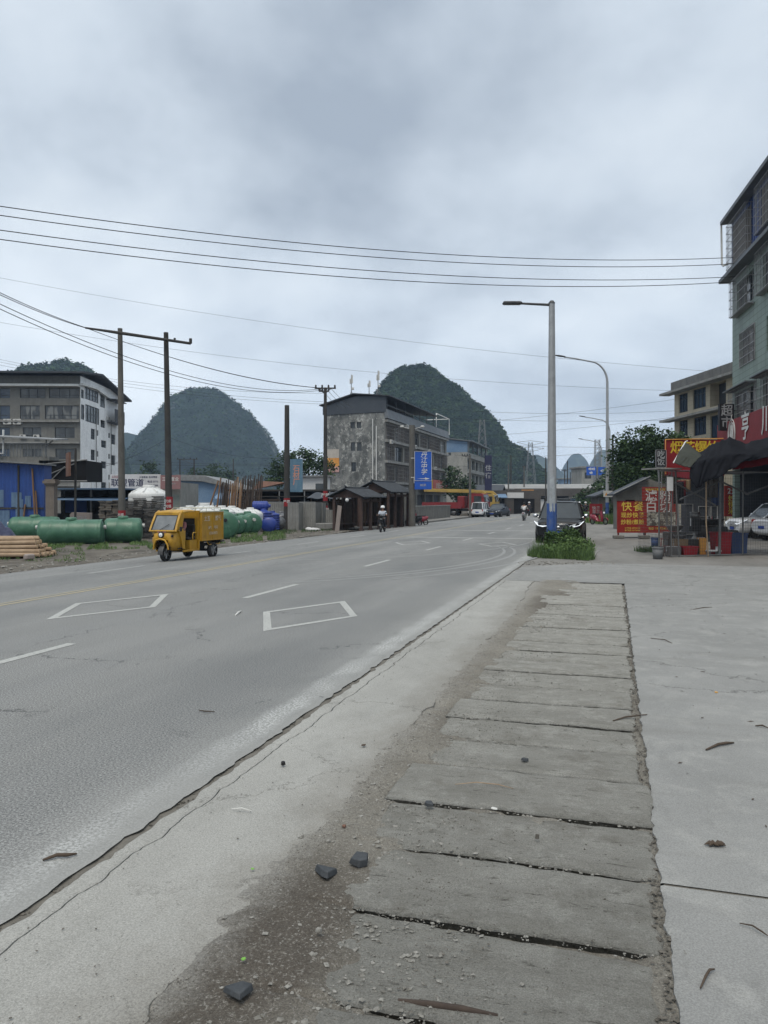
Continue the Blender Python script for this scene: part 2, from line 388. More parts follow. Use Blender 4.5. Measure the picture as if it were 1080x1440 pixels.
    c = b.mix(b.ramp(b.noise(b.map(tc, (1, .35, 1)), 1.1, 6, .7), .35, .65), (.072, .064, .055), (.155, .143, .122))
    c = b.mix(b.ramp(b.noise(b.map(tc, (1, .6, 1), (3, 3, 0)), 3.4, 5, .75), .56, .70, 0, .7), c, (.20, .19, .165))
    c = b.mix(b.ramp(b.noise(b.map(tc, (1.5, .5, 1), (8, 1, 0)), .8, 4, .6), .55, .68, 0, .75), c, (.045, .042, .038))
    b.l(c, p.inputs['Base Color']); bump(b, p, b.noise(tc, 9, 6, .8), .9, .05)
    # yard (shoulder beyond the forecourt)
    m, b, p, tc = base('yard_ground', .9, 0, .2)
    c = b.mix(b.ramp(b.noise(b.map(tc, (1, .3, 1)), .7, 6, .65), .35, .65), (.205, .20, .188), (.145, .142, .132))
    c = b.mix(b.ramp(b.noise(b.map(tc, (.8, .5, 1), (3, 3, 0)), 1.6, 5, .7), .54, .70, 0, .65), c, (.095, .09, .08))
    b.l(c, p.inputs['Base Color']); bump(b, p, b.noise(tc, 25, 5, .75), .4, .02)
    m, b, p, tc = base('open_country', .95, 0, .1)
    c = b.mix(b.ramp(b.noise(tc, .02, 6, .6), .4, .6), (.10, .095, .08), (.055, .075, .035))
    b.l(c, p.inputs['Base Color'])
    # paint on the road
    for nm, col in (('white_road_paint', (.38, .385, .365)), ('yellow_road_paint', (.37, .31, .17))):
        m, b, p, tc = base(nm, .75, 0, .25)
        w = b.ramp(b.noise(tc, 26, 6, .85), .47, .60, 0, .9)
        w2 = b.ramp(b.noise(tc, 1.4, 4, .6), .4, .7, .1, .85)
        f = b.math('MAXIMUM', w, b.math('MULTIPLY', w2, .45)) if 'white' in nm else b.math('MAXIMUM', w, w2)
        c = b.mix(f, col, (.21, .22, .215)); b.l(c, p.inputs['Base Color']); bump(b, p, b.noise(tc, 110, 3, .8), .4, .004)
ground_materials()
M = MATS

# ------------------------------------------------------------------ ground sheets
def sheet(name, us, vs, zf, m, kind='structure'):
    U, V = np.meshgrid(np.asarray(us, float), np.asarray(vs, float)[::-1], indexing='ij')
    o = gridmesh(name, -V, U, zf(U, V), m); road_obj(o); return struct(o, kind)
zgv = lambda U, V: np.where(V <= 9.85, 0, np.maximum(-.37, -.05 * (V - 9.85)))
o = MB(); o.quad((-4500, -600, -.75), (4500, -600, -.75), (4500, 7500, -.75), (-4500, 7500, -.75)); struct(o.build('ground', M['open_country']))
# road: ragged near edge at v=2.46
us = np.concatenate([np.arange(-3, 14, .04), np.arange(14, 30, .12), np.arange(30, 80, .6), np.arange(80, 1500, 20)])
def ragged(u, v0, amp, s, f=6.0): return v0 + fbm(np.asarray(u) * f, np.asarray(u) * 0 + s, s, 5) * amp
edge = ragged(us, 2.425, .030, 3, 9)
fr = np.array([0, .02, .06, .12, .25, .5, .75, 1.0])
vs_ = edge[:, None] + (9.85 - edge[:, None]) * fr[None, :]
vs_ = np.concatenate([vs_, np.tile(np.array([11.5, 13, 14.5, 16.0]), (len(us), 1)), ragged(us, 16.85, .16, 9, .8)[:, None]], 1)
U = np.tile(us[:, None], (1, vs_.shape[1])); Z = zgv(U, vs_)
road_obj(struct(gridmesh('road', -vs_[:, ::-1], U[:, ::-1], Z[:, ::-1], M['asphalt'])))
# gutter dirt in the joint between asphalt and apron
ug = np.arange(-3, 20.6, .06)
mat('gutter_dirt', (.105, .098, .085), (.14, .132, .115), 8, .95, bmp=.6, bscale=60)
sheet('gutter', ug, np.linspace(2.2, 2.62, 8), lambda U, V: -.012 + fbm(U * 11, V * 11, 4, 5) * .012, M['gutter_dirt'])
# verge on the far side
uvg = np.concatenate([np.arange(-10, 70, .22), np.arange(70, 330, 3)])
vvg = np.concatenate([np.arange(16.0, 25, .22), np.arange(25, 180, 3)])
def zverge(U, V):
    n = fbm(U * .9, V * 1.4, 21, 5) * .07
    k = np.clip((V - 16.6) / .8, 0, 1); return -.385 - .02 * (1 - k) + k * n + np.where(V > 19.5, .02, 0)
sheet('verge', uvg, vvg, zverge, M['verge_mud'])
# yard: everything on the right hand side beyond the forecourt
uy = np.concatenate([np.arange(19.5, 40, .3), np.arange(40, 420, 6)]); vy = np.concatenate([np.arange(-90, -8, 3), np.arange(-8, 3.01, .25)])
sheet('yard', uy, vy, lambda U, V: -.022 + fbm(U * .7, V * .7, 31, 4) * np.clip((U - 21) / 2, 0, 1) * .018 + .012 * np.clip((U - 22) / 2, 0, 1) * (V < 2.3), M['yard_ground'])
# forecourt with a ragged edge towards the slabs, two expansion joints
def strip(name, u0, u1, du, lo, hi, z, m, depth=.05, amps=(.03, .03), seeds=(1, 2), skirt=True, fs=(6, 6)):
    u = np.arange(u0, u1 + 1e-6, du)
    a = ragged(u, 0, amps[0], seeds[0], fs[0]) + (lo(u) if callable(lo) else lo)
    b_ = ragged(u, 0, amps[1], seeds[1], fs[1]) + (hi(u) if callable(hi) else hi)
    rows = [(b_ + .004, -depth), (b_, -.004), (b_ - .012, 0), ((a + b_) / 2, 0), (a + .012, 0), (a, -.004), (a - .004, -depth)]
    Vv = np.stack([r[0] for r in rows], 1); Zz = np.stack([np.full(len(u), z + r[1]) for r in rows], 1)
    Uu = np.tile(u[:, None], (1, len(rows)))
    return road_obj(struct(gridmesh(name, -Vv, Uu, Zz, m, smooth=False)))
JU = [3.72]
ends = [(-3, 3.718), (3.7205, 16.9)]
for k, (a, b_) in enumerate(ends):
    o = strip('forecourt', a, b_, .02, -42, -.205, .006, M['forecourt_concrete'], amps=(0, .022), seeds=(1, 5), fs=(1, 11))
mb = MB(); mb.add([(.215, 3.700, .0), (42, 3.700, .0), (42, 3.740, .0), (.215, 3.740, .0)], [(0, 1, 2, 3)]); road_obj(struct(mb.build('joint_filler', M['gutter_dirt'])))
# cross strip of forecourt concrete that meets the road beyond the slabs
strip('forecourt', 16.904, 22.3, .05, -42, lambda u: 2.36 - np.clip(u - 20.4, 0, 2) * .9, .006, M['forecourt_concrete'], amps=(0, .05), seeds=(2, 8))
# apron, broken along the gutter
strip('concrete_apron', -3, 16.88, .03, lambda u: 1.5 + np.clip(u - 12.5, 0, 3) * .05, 2.26, .007, M['apron_concrete'], amps=(.07, .035), seeds=(14, 15), fs=(5, 6))
strip('concrete_apron', -3, 19.5, .03, 2.272, 2.375, .004, M['apron_concrete'], amps=(.035, .03), seeds=(15, 18), fs=(6, 9))
# dirt between and over the slabs
slab_edges = [1.30, 1.95, 2.52, 3.13, 3.75, 4.33, 4.98, 5.57, 6.15, 6.75, 7.35, 7.95, 8.55, 9.12, 9.7, 10.3, 10.9, 11.5, 12.1, 12.7, 13.3, 13.9, 14.5, 15.1, 15.7, 16.3, 16.85]
ud = np.concatenate([np.arange(1.2, 8, .018), np.arange(8, 17.2, .05)]); vd = np.arange(-.3, 1.85, .018)
def cover(U):   # v where the dirt starts to climb over the slabs
    return np.interp(U, [1.5, 2.6, 3.6, 4.4, 5.0, 6.5, 8, 10, 11.5, 13, 15.5, 16.5], [.55, .70, .95, 1.12, 1.10, 1.14, 1.18, 1.05, 1.0, .78, .70, .6])
def zdirt(U, V):
    n = fbm(U * 2.2, V * 2.2, 41, 5); f = fbm(U * 14, V * 14, 43, 4)
    k = np.clip((V + n * .35 + f * .06 - cover(U) + .12) / .5, 0, 1); k = k * k * (3 - 2 * k)
    g = fbm(U * .9 + 4, V * 1.6, 47, 5); pat = np.clip((g - .30) / .25, 0, 1) * .035 * (V > -.08)
    se = np.array(slab_edges); dj = np.min(np.abs(U[..., None] - se), -1) if U.size < 4e6 else 1
    jn = .024 * np.exp(-(dj / .017) ** 2) * (V < 1.24 + n * .1) * (.6 + .8 * vn(U * 3, V * 4, 77))
    e = np.clip((V - 1.40) / .1, 0, 1); fl = fbm(U * 16, V * 16, 49, 5) * .8 + fbm(U * 4, V * 4, 50, 3) * .5
    bs = -.036 - .02 * np.clip((U - 5) / 5, 0, 1) + .022 * np.clip((-.08 - V) / .06, 0, 1)
    return bs - jn * k + k * (-bs + .012 + n * .014) + pat * (1 - k) * 1.2 + f * .008 - e * (.006 + np.maximum(V - 1.5, 0) * .11 - fl * .012)
sheet('dirt', ud, vd, zdirt, M['gritty_dirt'])

# concrete drain slabs, counted from the bottom of the picture
words = ['first', 'second', 'third', 'fourth', 'fifth', 'sixth', 'seventh', 'eighth', 'ninth', 'tenth', 'eleventh', 'twelfth', 'thirteenth', 'fourteenth', 'fifteenth', 'sixteenth', 'seventeenth', 'eighteenth', 'nineteenth', 'twentieth', 'twenty-first', 'twenty-second', 'twenty-third', 'twenty-fourth', 'twenty-fifth', 'twenty-sixth']
for k in range(len(slab_edges) - 1):
    gp_ = .009 + .012 * min(1, max(0, (slab_edges[k] - 4) / 6)); u0, u1 = slab_edges[k] + gp_ + rnd.random() * .010, slab_edges[k + 1] - gp_ - rnd.random() * .010
    v0, v1 = -.165 + rnd.uniform(-.03, .02), 1.28 + rnd.uniform(-.05, .05)
    skew = rnd.uniform(-.012, .012); nx, ny = 64, 22
    xs = np.linspace(0, 1, nx); ys = np.linspace(0, 1, ny)
    A, B = np.meshgrid(xs, ys, indexing='ij')
    # ragged outline
    e0 = fbm(xs * 9, xs * 0 + k, 51, 5) * .016; e1 = fbm(xs * 9, xs * 0 + k + 50, 52, 5) * .016
    s0 = fbm(ys * 5, ys * 0 + k, 53, 4) * .03
    Uu = (u0 + e0)[:, None] + ((u1 + e1) - (u0 + e0))[:, None] * B + skew * (A - .5)
    Vv = v0 + (v1 - v0) * A + s0[None, :] * (1 - A) ** 6
    if k == 5: Vv = Vv - (1 - A) ** 3 * .05
    d = np.minimum(np.minimum(A * (v1 - v0), (1 - A) * (v1 - v0)), np.minimum(B, 1 - B) * (u1 - u0))
    Zz = rnd.uniform(-.006, .009) - .016 * np.exp(-d / .018) + fbm(Uu * 8, Vv * 8, 60, 5) * .006 + (rnd.uniform(-.008, .008)) * (A - .5) + rnd.uniform(-.009, .009) * (B - .5)
    if k == 5: Zz += .012
    top = np.stack([-Vv, Uu, Zz], -1).reshape(-1, 3)
    i, j = np.meshgrid(np.arange(nx - 1), np.arange(ny - 1), indexing='ij'); a = (i * ny + j).ravel()
    F = [np.stack([a, a + ny, a + ny + 1, a + 1], 1)[:, ::-1]]
    rim = np.concatenate([np.arange(ny), np.arange(1, nx) * ny + ny - 1, (nx - 1) * ny + np.arange(ny - 1)[::-1], np.arange(nx - 1)[::-1] * ny])[:-1]
    low = top[rim].copy(); low[:, 2] -= .075; n0 = len(top); q = len(rim); ar = np.arange(q)
    F.append(np.stack([rim, rim[(ar + 1) % q], n0 + (ar + 1) % q, n0 + ar], 1))
    c = np.array([-(v0 + v1) / 2, (u0 + u1) / 2, 0]); allv = np.concatenate([top, low]) - c
    o = npmesh('concrete_slab', allv, np.concatenate(F), M['slab_concrete'])
    o.location = RW(c[1], -c[0]); o.rotation_euler.z = -TH
    lab = 'weathered concrete drain slab, the %s in the row counting up from the bottom edge' % words[k]
    if k == 5: lab = 'smoother raised concrete drain slab, sixth in the row, with a clean rounded right corner'
    tag(o, lab, 'drain slab', 'concrete slabs over the roadside drain')
    slab_z = Zz

# markings
def mark(pts, m='white_road_paint', name='road_marking', dz=.004):
    mb = MB(); mb.add([(-v, u, zg(v) + dz) for u, v in pts], [tuple(range(len(pts)))]); o = mb.build(name, M[m]); 
    if o.data.polygons[0].normal.z < 0: o.data.flip_normals()
    return road_obj(struct(o))
for k in range(-1, 14):
    u = 5.55 + k * 6.93; mark([(u, 6.29), (u + 2.35, 6.29), (u + 2.35, 6.42), (u, 6.42)])
for k in range(-1, 14):
    u = 10.2 + k * 7.0; mark([(u, 13.25), (u + 2.5, 13.25), (u + 2.5, 13.38), (u, 13.38)])
for v in (9.76, 9.98): 
    mark([(-5, v), (300, v), (300, v + .085), (-5, v + .085)], 'yellow_road_paint')
mark([(43, 2.75), (260, 2.75), (260, 2.9), (43, 2.9)])
def diamond(u, v, L_=1.62, W_=.78, t=.2):
    a, c = L_, W_
    o_ = [(u - a, v), (u, v - c), (u + a, v), (u, v + c)]; k = 1 - t * 1.25; kk = .84
    i_ = [(u - a * kk, v), (u, v - c * .85), (u + a * kk, v), (u, v + c * .85)]
    mb = MB(); vs = [(-q[1], q[0], zg(q[1]) + .004) for q in o_ + i_]
    mb.add(vs, [(i, (i + 1) % 4, (i + 1) % 4 + 4, i + 4) for i in range(4)]); o = mb.build('road_marking', M['white_road_paint'])
    if o.data.polygons[0].normal.z < 0: o.data.flip_normals()
    road_obj(struct(o))
for u, v in ((11.0, 8.0), (11.0, 4.5), (30.8, 4.5), (30.8, 8.0)): diamond(u, v)
mark([(35.5, 3.3), (35.9, 3.3), (35.9, 9.5), (35.5, 9.5)]); mark([(44.5, 3.1), (44.9, 3.1), (44.9, 9.5), (44.5, 9.5)])
# pale tyre arcs swept over the lane
mat('dust_trace', (.245, .25, .245), (.215, .222, .218), 6, .9)
for (uc, vc, r, a0, a1) in ((24.5, 10.5, 7.0, 215, 300), (24.5, 10.5, 7.35, 210, 300), (26, 11.5, 9.3, 225, 300), (33, 12.0, 8.6, 200, 285)):
    mb = MB(); n = 40; vs = []
    for i in range(n + 1):
        a = R(a0 + (a1 - a0) * i / n); w = .03 + .03 * math.sin(math.pi * i / n)
        for rr in (r - w, r + w):
            uu, vv = uc + rr * math.cos(a) * 1.5, vc + rr * math.sin(a); vs.append((-vv, uu, zg(vv) + .0035))
    mb.add(vs, [(2 * i, 2 * i + 1, 2 * i + 3, 2 * i + 2) for i in range(n)]); o = mb.build('tyre_mark', M['dust_trace'])
    if o.data.polygons[0].normal.z < 0: o.data.flip_normals()
    road_obj(struct(o))
# puddle at the verge
mat('puddle_water', (.02, .02, .02), (.025, .025, .022), 3, .06, spec=.5)
for (u, v, a, c) in ((42, 17.0, 2.4, .18), (49, 17.15, 3.0, .2), (37.5, 17.1, 1.2, .12)):
    mb = MB(); vs = [(-(v + c * math.sin(t) * (1 + .3 * math.sin(3 * t + u))), u + a * math.cos(t), -.345) for t in np.linspace(0, 2 * math.pi, 28, endpoint=False)]
    mb.add(vs, [tuple(range(28))]); o = mb.build('puddle', M['puddle_water'])
    if o.data.polygons[0].normal.z < 0: o.data.flip_normals()
    road_obj(struct(o))

# ------------------------------------------------------------------ gravel and litter in the foreground
def scatter_stones(name, n, ufun, vfun, zf, size, m, seed, kind='stuff'):
    rs = np.random.RandomState(seed)
    base_v = np.array([(1, 0, 0), (0, 1, 0), (-1, 0, 0), (0, -1, 0), (0, 0, 1), (0, 0, -1), (.6, .6, .5), (-.6, .5, .5)])
    tri = np.array([(0, 6, 4), (6, 1, 4), (1, 7, 4), (7, 2, 4), (2, 3, 4), (3, 0, 4), (1, 0, 5), (0, 3, 5), (3, 2, 5), (2, 1, 5), (0, 1, 6), (1, 2, 7)])
    u = ufun(rs, n); v = vfun(rs, n, u); z = zf(u, v)
    s = size[0] + (size[1] - size[0]) * rs.rand(n) ** 4
    a = rs.rand(n) * 6.28; V = base_v[None] * (.7 + .6 * rs.rand(n, 8, 1)); V = V * s[:, None, None] * np.stack([.7 + .6 * rs.rand(n), .7 + .6 * rs.rand(n), .4 + .3 * rs.rand(n)], 1)[:, None, :]
    ca, sa = np.cos(a)[:, None], np.sin(a)[:, None]
    X = V[..., 0] * ca - V[..., 1] * sa; Y = V[..., 0] * sa + V[..., 1] * ca
    P_ = np.stack([X - v[:, None], Y + u[:, None], V[..., 2] + z[:, None] + s[:, None] * .15], -1).reshape(-1, 3)
    F = (tri[None] + (np.arange(n) * 8)[:, None, None]).reshape(-1, 3)
    o = npmesh(name, P_, F, m, smooth=False); road_obj(o); return struct(o, kind)
mat('pale_grit', (.26, .255, .235), (.12, .115, .10), 25, .9)
mat('dark_grit', (.07, .065, .055), (.12, .11, .095), 25, .9)
scatter_stones('gravel', 5200, lambda r, n: 1.6 + 12 * r.rand(n) ** 1.8, lambda r, n, u: np.clip(cover(u) + .1 + r.randn(n) * .28, -.15, 1.55), lambda u, v: np.maximum(zdirt(u, v), np.where(v < 1.25, -.003, -.1)), (.003, .014), M['pale_grit'], 3)
scatter_stones('gravel', 3500, lambda r, n: 1.6 + 14 * r.rand(n) ** 1.5, lambda r, n, u: -.19 + r.randn(n) * .03, lambda u, v: np.full(len(u), -.006), (.003, .013), M['dark_grit'], 4)
scatter_stones('gravel', 2400, lambda r, n: 1.6 + 16 * r.rand(n) ** 1.5, lambda r, n, u: r.rand(n) * 1.5 - .1, lambda u, v: zdirt(u, v) * 0 + .002, (.002, .008), M['dark_grit'], 5)
scatter_stones('gravel', 1500, lambda r, n: 1.6 + 18 * r.rand(n) ** 1.5, lambda r, n, u: 2.4 + r.randn(n) * .06, lambda u, v: np.full(len(u), -.012), (.003, .012), M['dark_grit'], 6)
scatter_stones('gravel', 9000, lambda r, n: 1.6 + 9 * r.rand(n) ** 1.5, lambda r, n, u: 1.50 + r.randn(n) * .11, lambda u, v: np.where(v > 1.5, .005, np.maximum(zdirt(u, v), -.01)), (.0012, .005), M['dark_grit'], 61)
scatter_stones('gravel', 7000, lambda r, n: 1.6 + 7 * r.rand(n) ** 1.3, lambda r, n, u: cover(u) - .05 + r.randn(n) * .25, lambda u, v: np.where(v < 1.2, .002, zdirt(u, v)), (.0015, .005), M['dark_grit'], 62)
slots = []
def joint_u(r, n):
    k = r.randint(1, len(slab_edges) - 1, n); return np.array(slab_edges)[k] + r.randn(n) * .02
scatter_stones('gravel', 2600, joint_u, lambda r, n, u: r.rand(n) * 1.3 - .15, lambda u, v: np.full(len(u), -.010), (.003, .012), M['pale_grit'], 8)
scatter_stones('gravel', 900, lambda r, n: 1.6 + 30 * r.rand(n) ** 1.6, lambda r, n, u: -.3 - 14 * r.rand(n), lambda u, v: np.full(len(u), .006), (.002, .007), M['dark_grit'], 9)
scatter_stones('gravel', 700, lambda r, n: 1.6 + 18 * r.rand(n) ** 1.6, lambda r, n, u: 1.6 + .7 * r.rand(n), lambda u, v: np.full(len(u), .014), (.002, .006), M['dark_grit'], 10)

# ================================================================== haze, hills
m = bpy.data.materials.new('haze_air'); m.use_nodes = True; b = NB(m); b.n.remove(b.n['Principled BSDF'])
pv = b.node('ShaderNodeVolumePrincipled', {'Color': (.56, .74, 1.0, 1), 'Density': .00026, 'Anisotropy': 0.0})
b.l(pv.outputs[0], b.n['Material Output'].inputs['Volume'])
hz = MB(); hz.box(-1100, 1500, -120, 2300, -1.8, 160); hz = hz.build('haze', m); hz['kind'] = 'stuff'

def hill_mat(name, c1, c2, rock=None, sc=.05, rk=(.62, .68)):
    m, b, p, tc = base(name, .95, 0, .05)
    c = b.mix(b.ramp(b.noise(tc, sc, 6, .7), .4, .6), c1, c2)
    c = b.mix(b.ramp(b.noise(tc, sc * 6, 4, .7), .5, .7), c, tuple(x * 1.8 for x in c2))
    c = b.mix(b.ramp(b.noise(tc, sc * 3, 5, .75), .35, .48, .7, 0), c, tuple(x * .45 for x in c1))
    if rock: c = b.mix(b.ramp(b.noise(b.map(tc, (1, 1, .45)), sc * .55, 6, .75), rk[0], rk[1], 0, .8), c, rock)
    b.l(c, p.inputs['Base Color']); bump(b, p, b.noise(tc, sc * 8, 5, .8), .8, 2.0)
    return m
hill_mat('near_hill', (.017, .036, .016), (.030, .056, .024), (.15, .15, .14), .06, (.70, .76))
hill_mat('mid_hill', (.012, .022, .018), (.020, .034, .026), (.20, .21, .20), .02, (.57, .64))
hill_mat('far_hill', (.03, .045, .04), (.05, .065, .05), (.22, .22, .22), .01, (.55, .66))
def hill(name, prof, D, depth, m, res=1.5, bumpy=2.5, bsc=6.0, seed=1, p=2.2, leaves=0, lsize=1.0):
    px = np.array([q[0] for q in prof], float); py = np.array([q[1] for q in prof], float)
    X = (px - 540) / FPX * D; Z = CAM_H - (py - 704) / FPX * D
    xs = np.arange(X.min(), X.max(), res); zs = np.interp(xs, X, Z)
    k = max(1, int(len(xs) / 60)); ker = np.hanning(2 * k + 3)[1:-1]; zp = np.pad(zs, (len(ker) // 2,), 'edge'); zs = np.convolve(zp, ker / ker.sum(), 'valid')[:len(xs)]
    t = np.linspace(-1, 1, int(2 * depth / res / 1.3)); A, Tt = np.meshgrid(xs, t, indexing='ij')
    prof_t = np.maximum(0, 1 - np.abs(Tt) ** 1.35) ** .85
    H = np.maximum(zs, 0)[:, None] * prof_t
    big = fbm(A / 45, Tt * depth / 45, seed, 4)
    n = fbm(A / bsc, Tt * depth / bsc, seed + 3, 4); n2 = fbm(H / bsc * 1.3 + 9, A / bsc, seed + 5, 3)
    Hh = H + n * bumpy * np.clip(H / 12, 0, 1) + big * 5 * np.clip(H / 30, 0, 1) * np.abs(Tt)
    Yy = D + Tt * depth * (1 + big * .18) + n2 * bumpy * 1.1
    gz = -3.0
    o = gridmesh(name, A + n2 * bumpy * .5, Yy, Hh + gz * (Hh < .5), m); struct(o)
    if o.data.polygons[len(o.data.polygons) // 2].normal.z < 0: o.data.flip_normals()
    if leaves:
        rs = np.random.RandomState(seed); f = rs.randint(0, A.size, leaves * 3); g = (Tt.ravel()[f] < .25) & (Hh.ravel()[f] > 1.5); f = f[g][:leaves]
        c = np.stack([(A + n2 * bumpy * .5).ravel()[f], Yy.ravel()[f], Hh.ravel()[f]], 1) + rs.randn(len(f), 3) * [lsize * .8, lsize * .8, lsize * .6] + [0, -lsize * .3, lsize * .35]
        quads_cloud(name.replace('hill', 'hillside') + '_woodland', c, lsize, rs, [M['hill_leaf_dark'], M['hill_leaf_light']])
    return o
def quads_cloud(name, c, size, rs, mats, parent=None, kind='stuff', flat=.5):
    n = len(c); a = rs.randn(n, 3); a /= np.linalg.norm(a, axis=1)[:, None]; a[:, 2] *= flat
    b_ = np.cross(a, rs.randn(n, 3)); b_ /= np.linalg.norm(b_, axis=1)[:, None] + 1e-9
    s = size * (.5 + .8 * rs.rand(n))[:, None]; w = s * (.45 + .3 * rs.rand(n))[:, None]
    V = np.stack([c - a * s, c + b_ * w, c + a * s, c - b_ * w], 1).reshape(-1, 3)
    F = np.arange(4 * n).reshape(n, 4)
    mi = (vn(c[:, 0] / size / 5, c[:, 2] / size / 5 + c[:, 1] / size / 7, 5) + rs.rand(n) * .5 > .85).astype(int) if len(mats) > 1 else None
    o = npmesh(name, V, F, mats, parent=parent, smooth=False, mi=mi)
    if kind: o['kind'] = kind
    return o
mat('hill_leaf_dark', (.012, .028, .012), (.022, .044, .018), .2, .9, spec=.05)
mat('hill_leaf_light', (.034, .064, .024), (.052, .086, .032), .2, .9, spec=.05)
hill('hill', [(505, 720), (512, 640), (520, 572), (531, 548), (545, 530), (560, 519), (578, 514), (597, 515), (615, 524), (632, 537), (650, 551), (668, 568), (684, 580), (696, 592), (705, 606), (712, 622), (728, 629), (740, 640), (752, 655), (763, 668), (775, 690), (785, 712)], 560, 75, M['near_hill'], 1.1, 2.6, 7, 11, leaves=52000, lsize=1.0)
hill('hill', [(150, 712), (176, 650), (186, 634), (200, 615), (216, 594), (228, 574), (243, 557), (262, 548), (286, 545), (312, 551), (335, 567), (354, 585), (372, 603), (384, 622), (393, 642), (404, 675), (415, 712)], 880, 130, M['mid_hill'], 2.4, 3.2, 11, 23, leaves=14000, lsize=1.5)
hill('hill', [(-60, 560), (-20, 535), (0, 528), (20, 523), (45, 516), (70, 511), (95, 508), (115, 512), (128, 520), (136, 533), (140, 560), (150, 640), (165, 712)], 620, 90, M['near_hill'], 2.0, 3.4, 9, 31, leaves=16000, lsize=1.4)
hill('hill', [(120, 640), (150, 612), (178, 608), (200, 616), (225, 640), (250, 700)], 1250, 120, M['mid_hill'], 4, 4, 18, 37)
hill('hill', [(715, 712), (730, 660), (745, 643), (757, 638), (772, 646), (790, 664), (812, 690), (822, 712)], 1500, 130, M['far_hill'], 5, 5, 22, 41)
hill('hill', [(768, 712), (785, 676), (795, 650), (805, 639), (815, 638), (824, 646), (832, 664), (838, 712)], 1800, 110, M['far_hill'], 5, 5, 22, 43)
hill('hill', [(818, 712), (828, 660), (836, 640), (846, 631), (856, 634), (870, 655), (885, 712)], 1650, 100, M['far_hill'], 5, 5, 22, 47)
hill('hill', [(560, 712), (620, 690), (700, 682), (760, 675), (840, 680), (960, 690), (1100, 712)], 2100, 120, M['far_hill'], 9, 6, 30, 53)

# ================================================================== trees
mat('leaf_dark', (.030, .055, .022), (.020, .040, .018), 1.2, .75, spec=.2)
mat('leaf_light', (.065, .105, .040), (.050, .085, .034), 1.2, .75, spec=.2)
mat('bark', (.10, .085, .065), (.06, .05, .04), 3, .95, bmp=.6, stretch=(3, 3, .5))
def tree(label, loc, blobs, n, lsize, trunk_r=.18, seed=1, group=None, name='tree', cat='tree', trunk_h=None, kinds=('leaf_dark', 'leaf_light')):
    t = thing(name, label, cat, loc, 0, group); rs = np.random.RandomState(seed); C = []
    vol = np.array([b_[3] * b_[4] * b_[5] for b_ in blobs]) ** .8; cnt = (n * vol / vol.sum()).astype(int)
    for (x, y, z, rx, ry, rz_), k in zip(blobs, cnt):
        nc = max(6, k // 45); d = rs.randn(nc, 3); d /= np.linalg.norm(d, axis=1)[:, None]; r = (.35 + .65 * rs.rand(nc, 1) ** .5)
        cc = d * r * [rx, ry, rz_] + [x, y, z]
        q = cc[rs.randint(0, nc, k)] + rs.randn(k, 3) * [lsize * 2.1, lsize * 2.1, lsize * 1.4]; C.append(q)
    C = np.concatenate(C)
    quads_cloud('crown', C, lsize, rs, [M[kinds[0]], M[kinds[1]]], parent=t, kind=None)
    zt = trunk_h or min(b_[2] for b_ in blobs); mb = MB(); mb.tube([(0, 0, -.1), (.05, 0, zt * .5), (0, .05, zt)], [trunk_r, trunk_r * .8, trunk_r * .6], 8)
    for (x, y, z, rx, ry, rz_) in blobs: mb.tube([(0, 0, zt * .75), (x * .5, y * .5, (zt + z) / 2 + .1), (x, y, z + rz_ * .4)], [trunk_r * .5, trunk_r * .3, trunk_r * .1], 5)
    mb.build('trunk', M['bark'], t); return t
# right hand dense tree (behind the tin roofed hut), depth 58 m
c = at(908, 58); tree('dense dark green tree rising behind the dark hut on the right', c, [(-1.2, 0, 4.2, 1.6, 1.5, 1.9), (.8, .5, 5.2, 1.9, 1.6, 1.7), (-.4, 0, 6.2, 1.5, 1.4, 1.1), (1.9, .3, 6.0, 1.2, 1.2, 1.2), (-2.0, 0, 5.4, .8, .9, 1.1), (.2, -.5, 2.8, 2.2, 1.4, 1.6), (2.3, 0, 3.6, 1.5, 1.2, 1.8)], 15000, .13, .2, 3)
c = at(950, 72); tree('broad green tree in front of the cream building', c, [(-1.5, 0, 6.5, 2.2, 1.8, 1.5), (.6, 0, 6.0, 2.0, 1.8, 1.8), (-.5, 0, 4.0, 2.8, 1.8, 2.2)], 6500, .17, .22, 5)
c = at(868, 70); tree('small roadside tree behind the second street lamp', c, [(0, 0, 3.6, 1.0, 1.0, 1.4), (.7, 0, 4.8, .9, .9, 1.1), (.2, 0, 2.0, 1.3, 1, 1.4)], 4500, .13, .12, 6)
c = at(845, 105); tree('low green tree by the distant bend of the road', c, [(0, 0, 2.6, 2.4, 2, 2.1), (1.8, 0, 4.5, 1.6, 1.6, 1.8), (-1.8, 0, 1.6, 1.7, 1.5, 1.3)], 3600, .2, .15, 7)
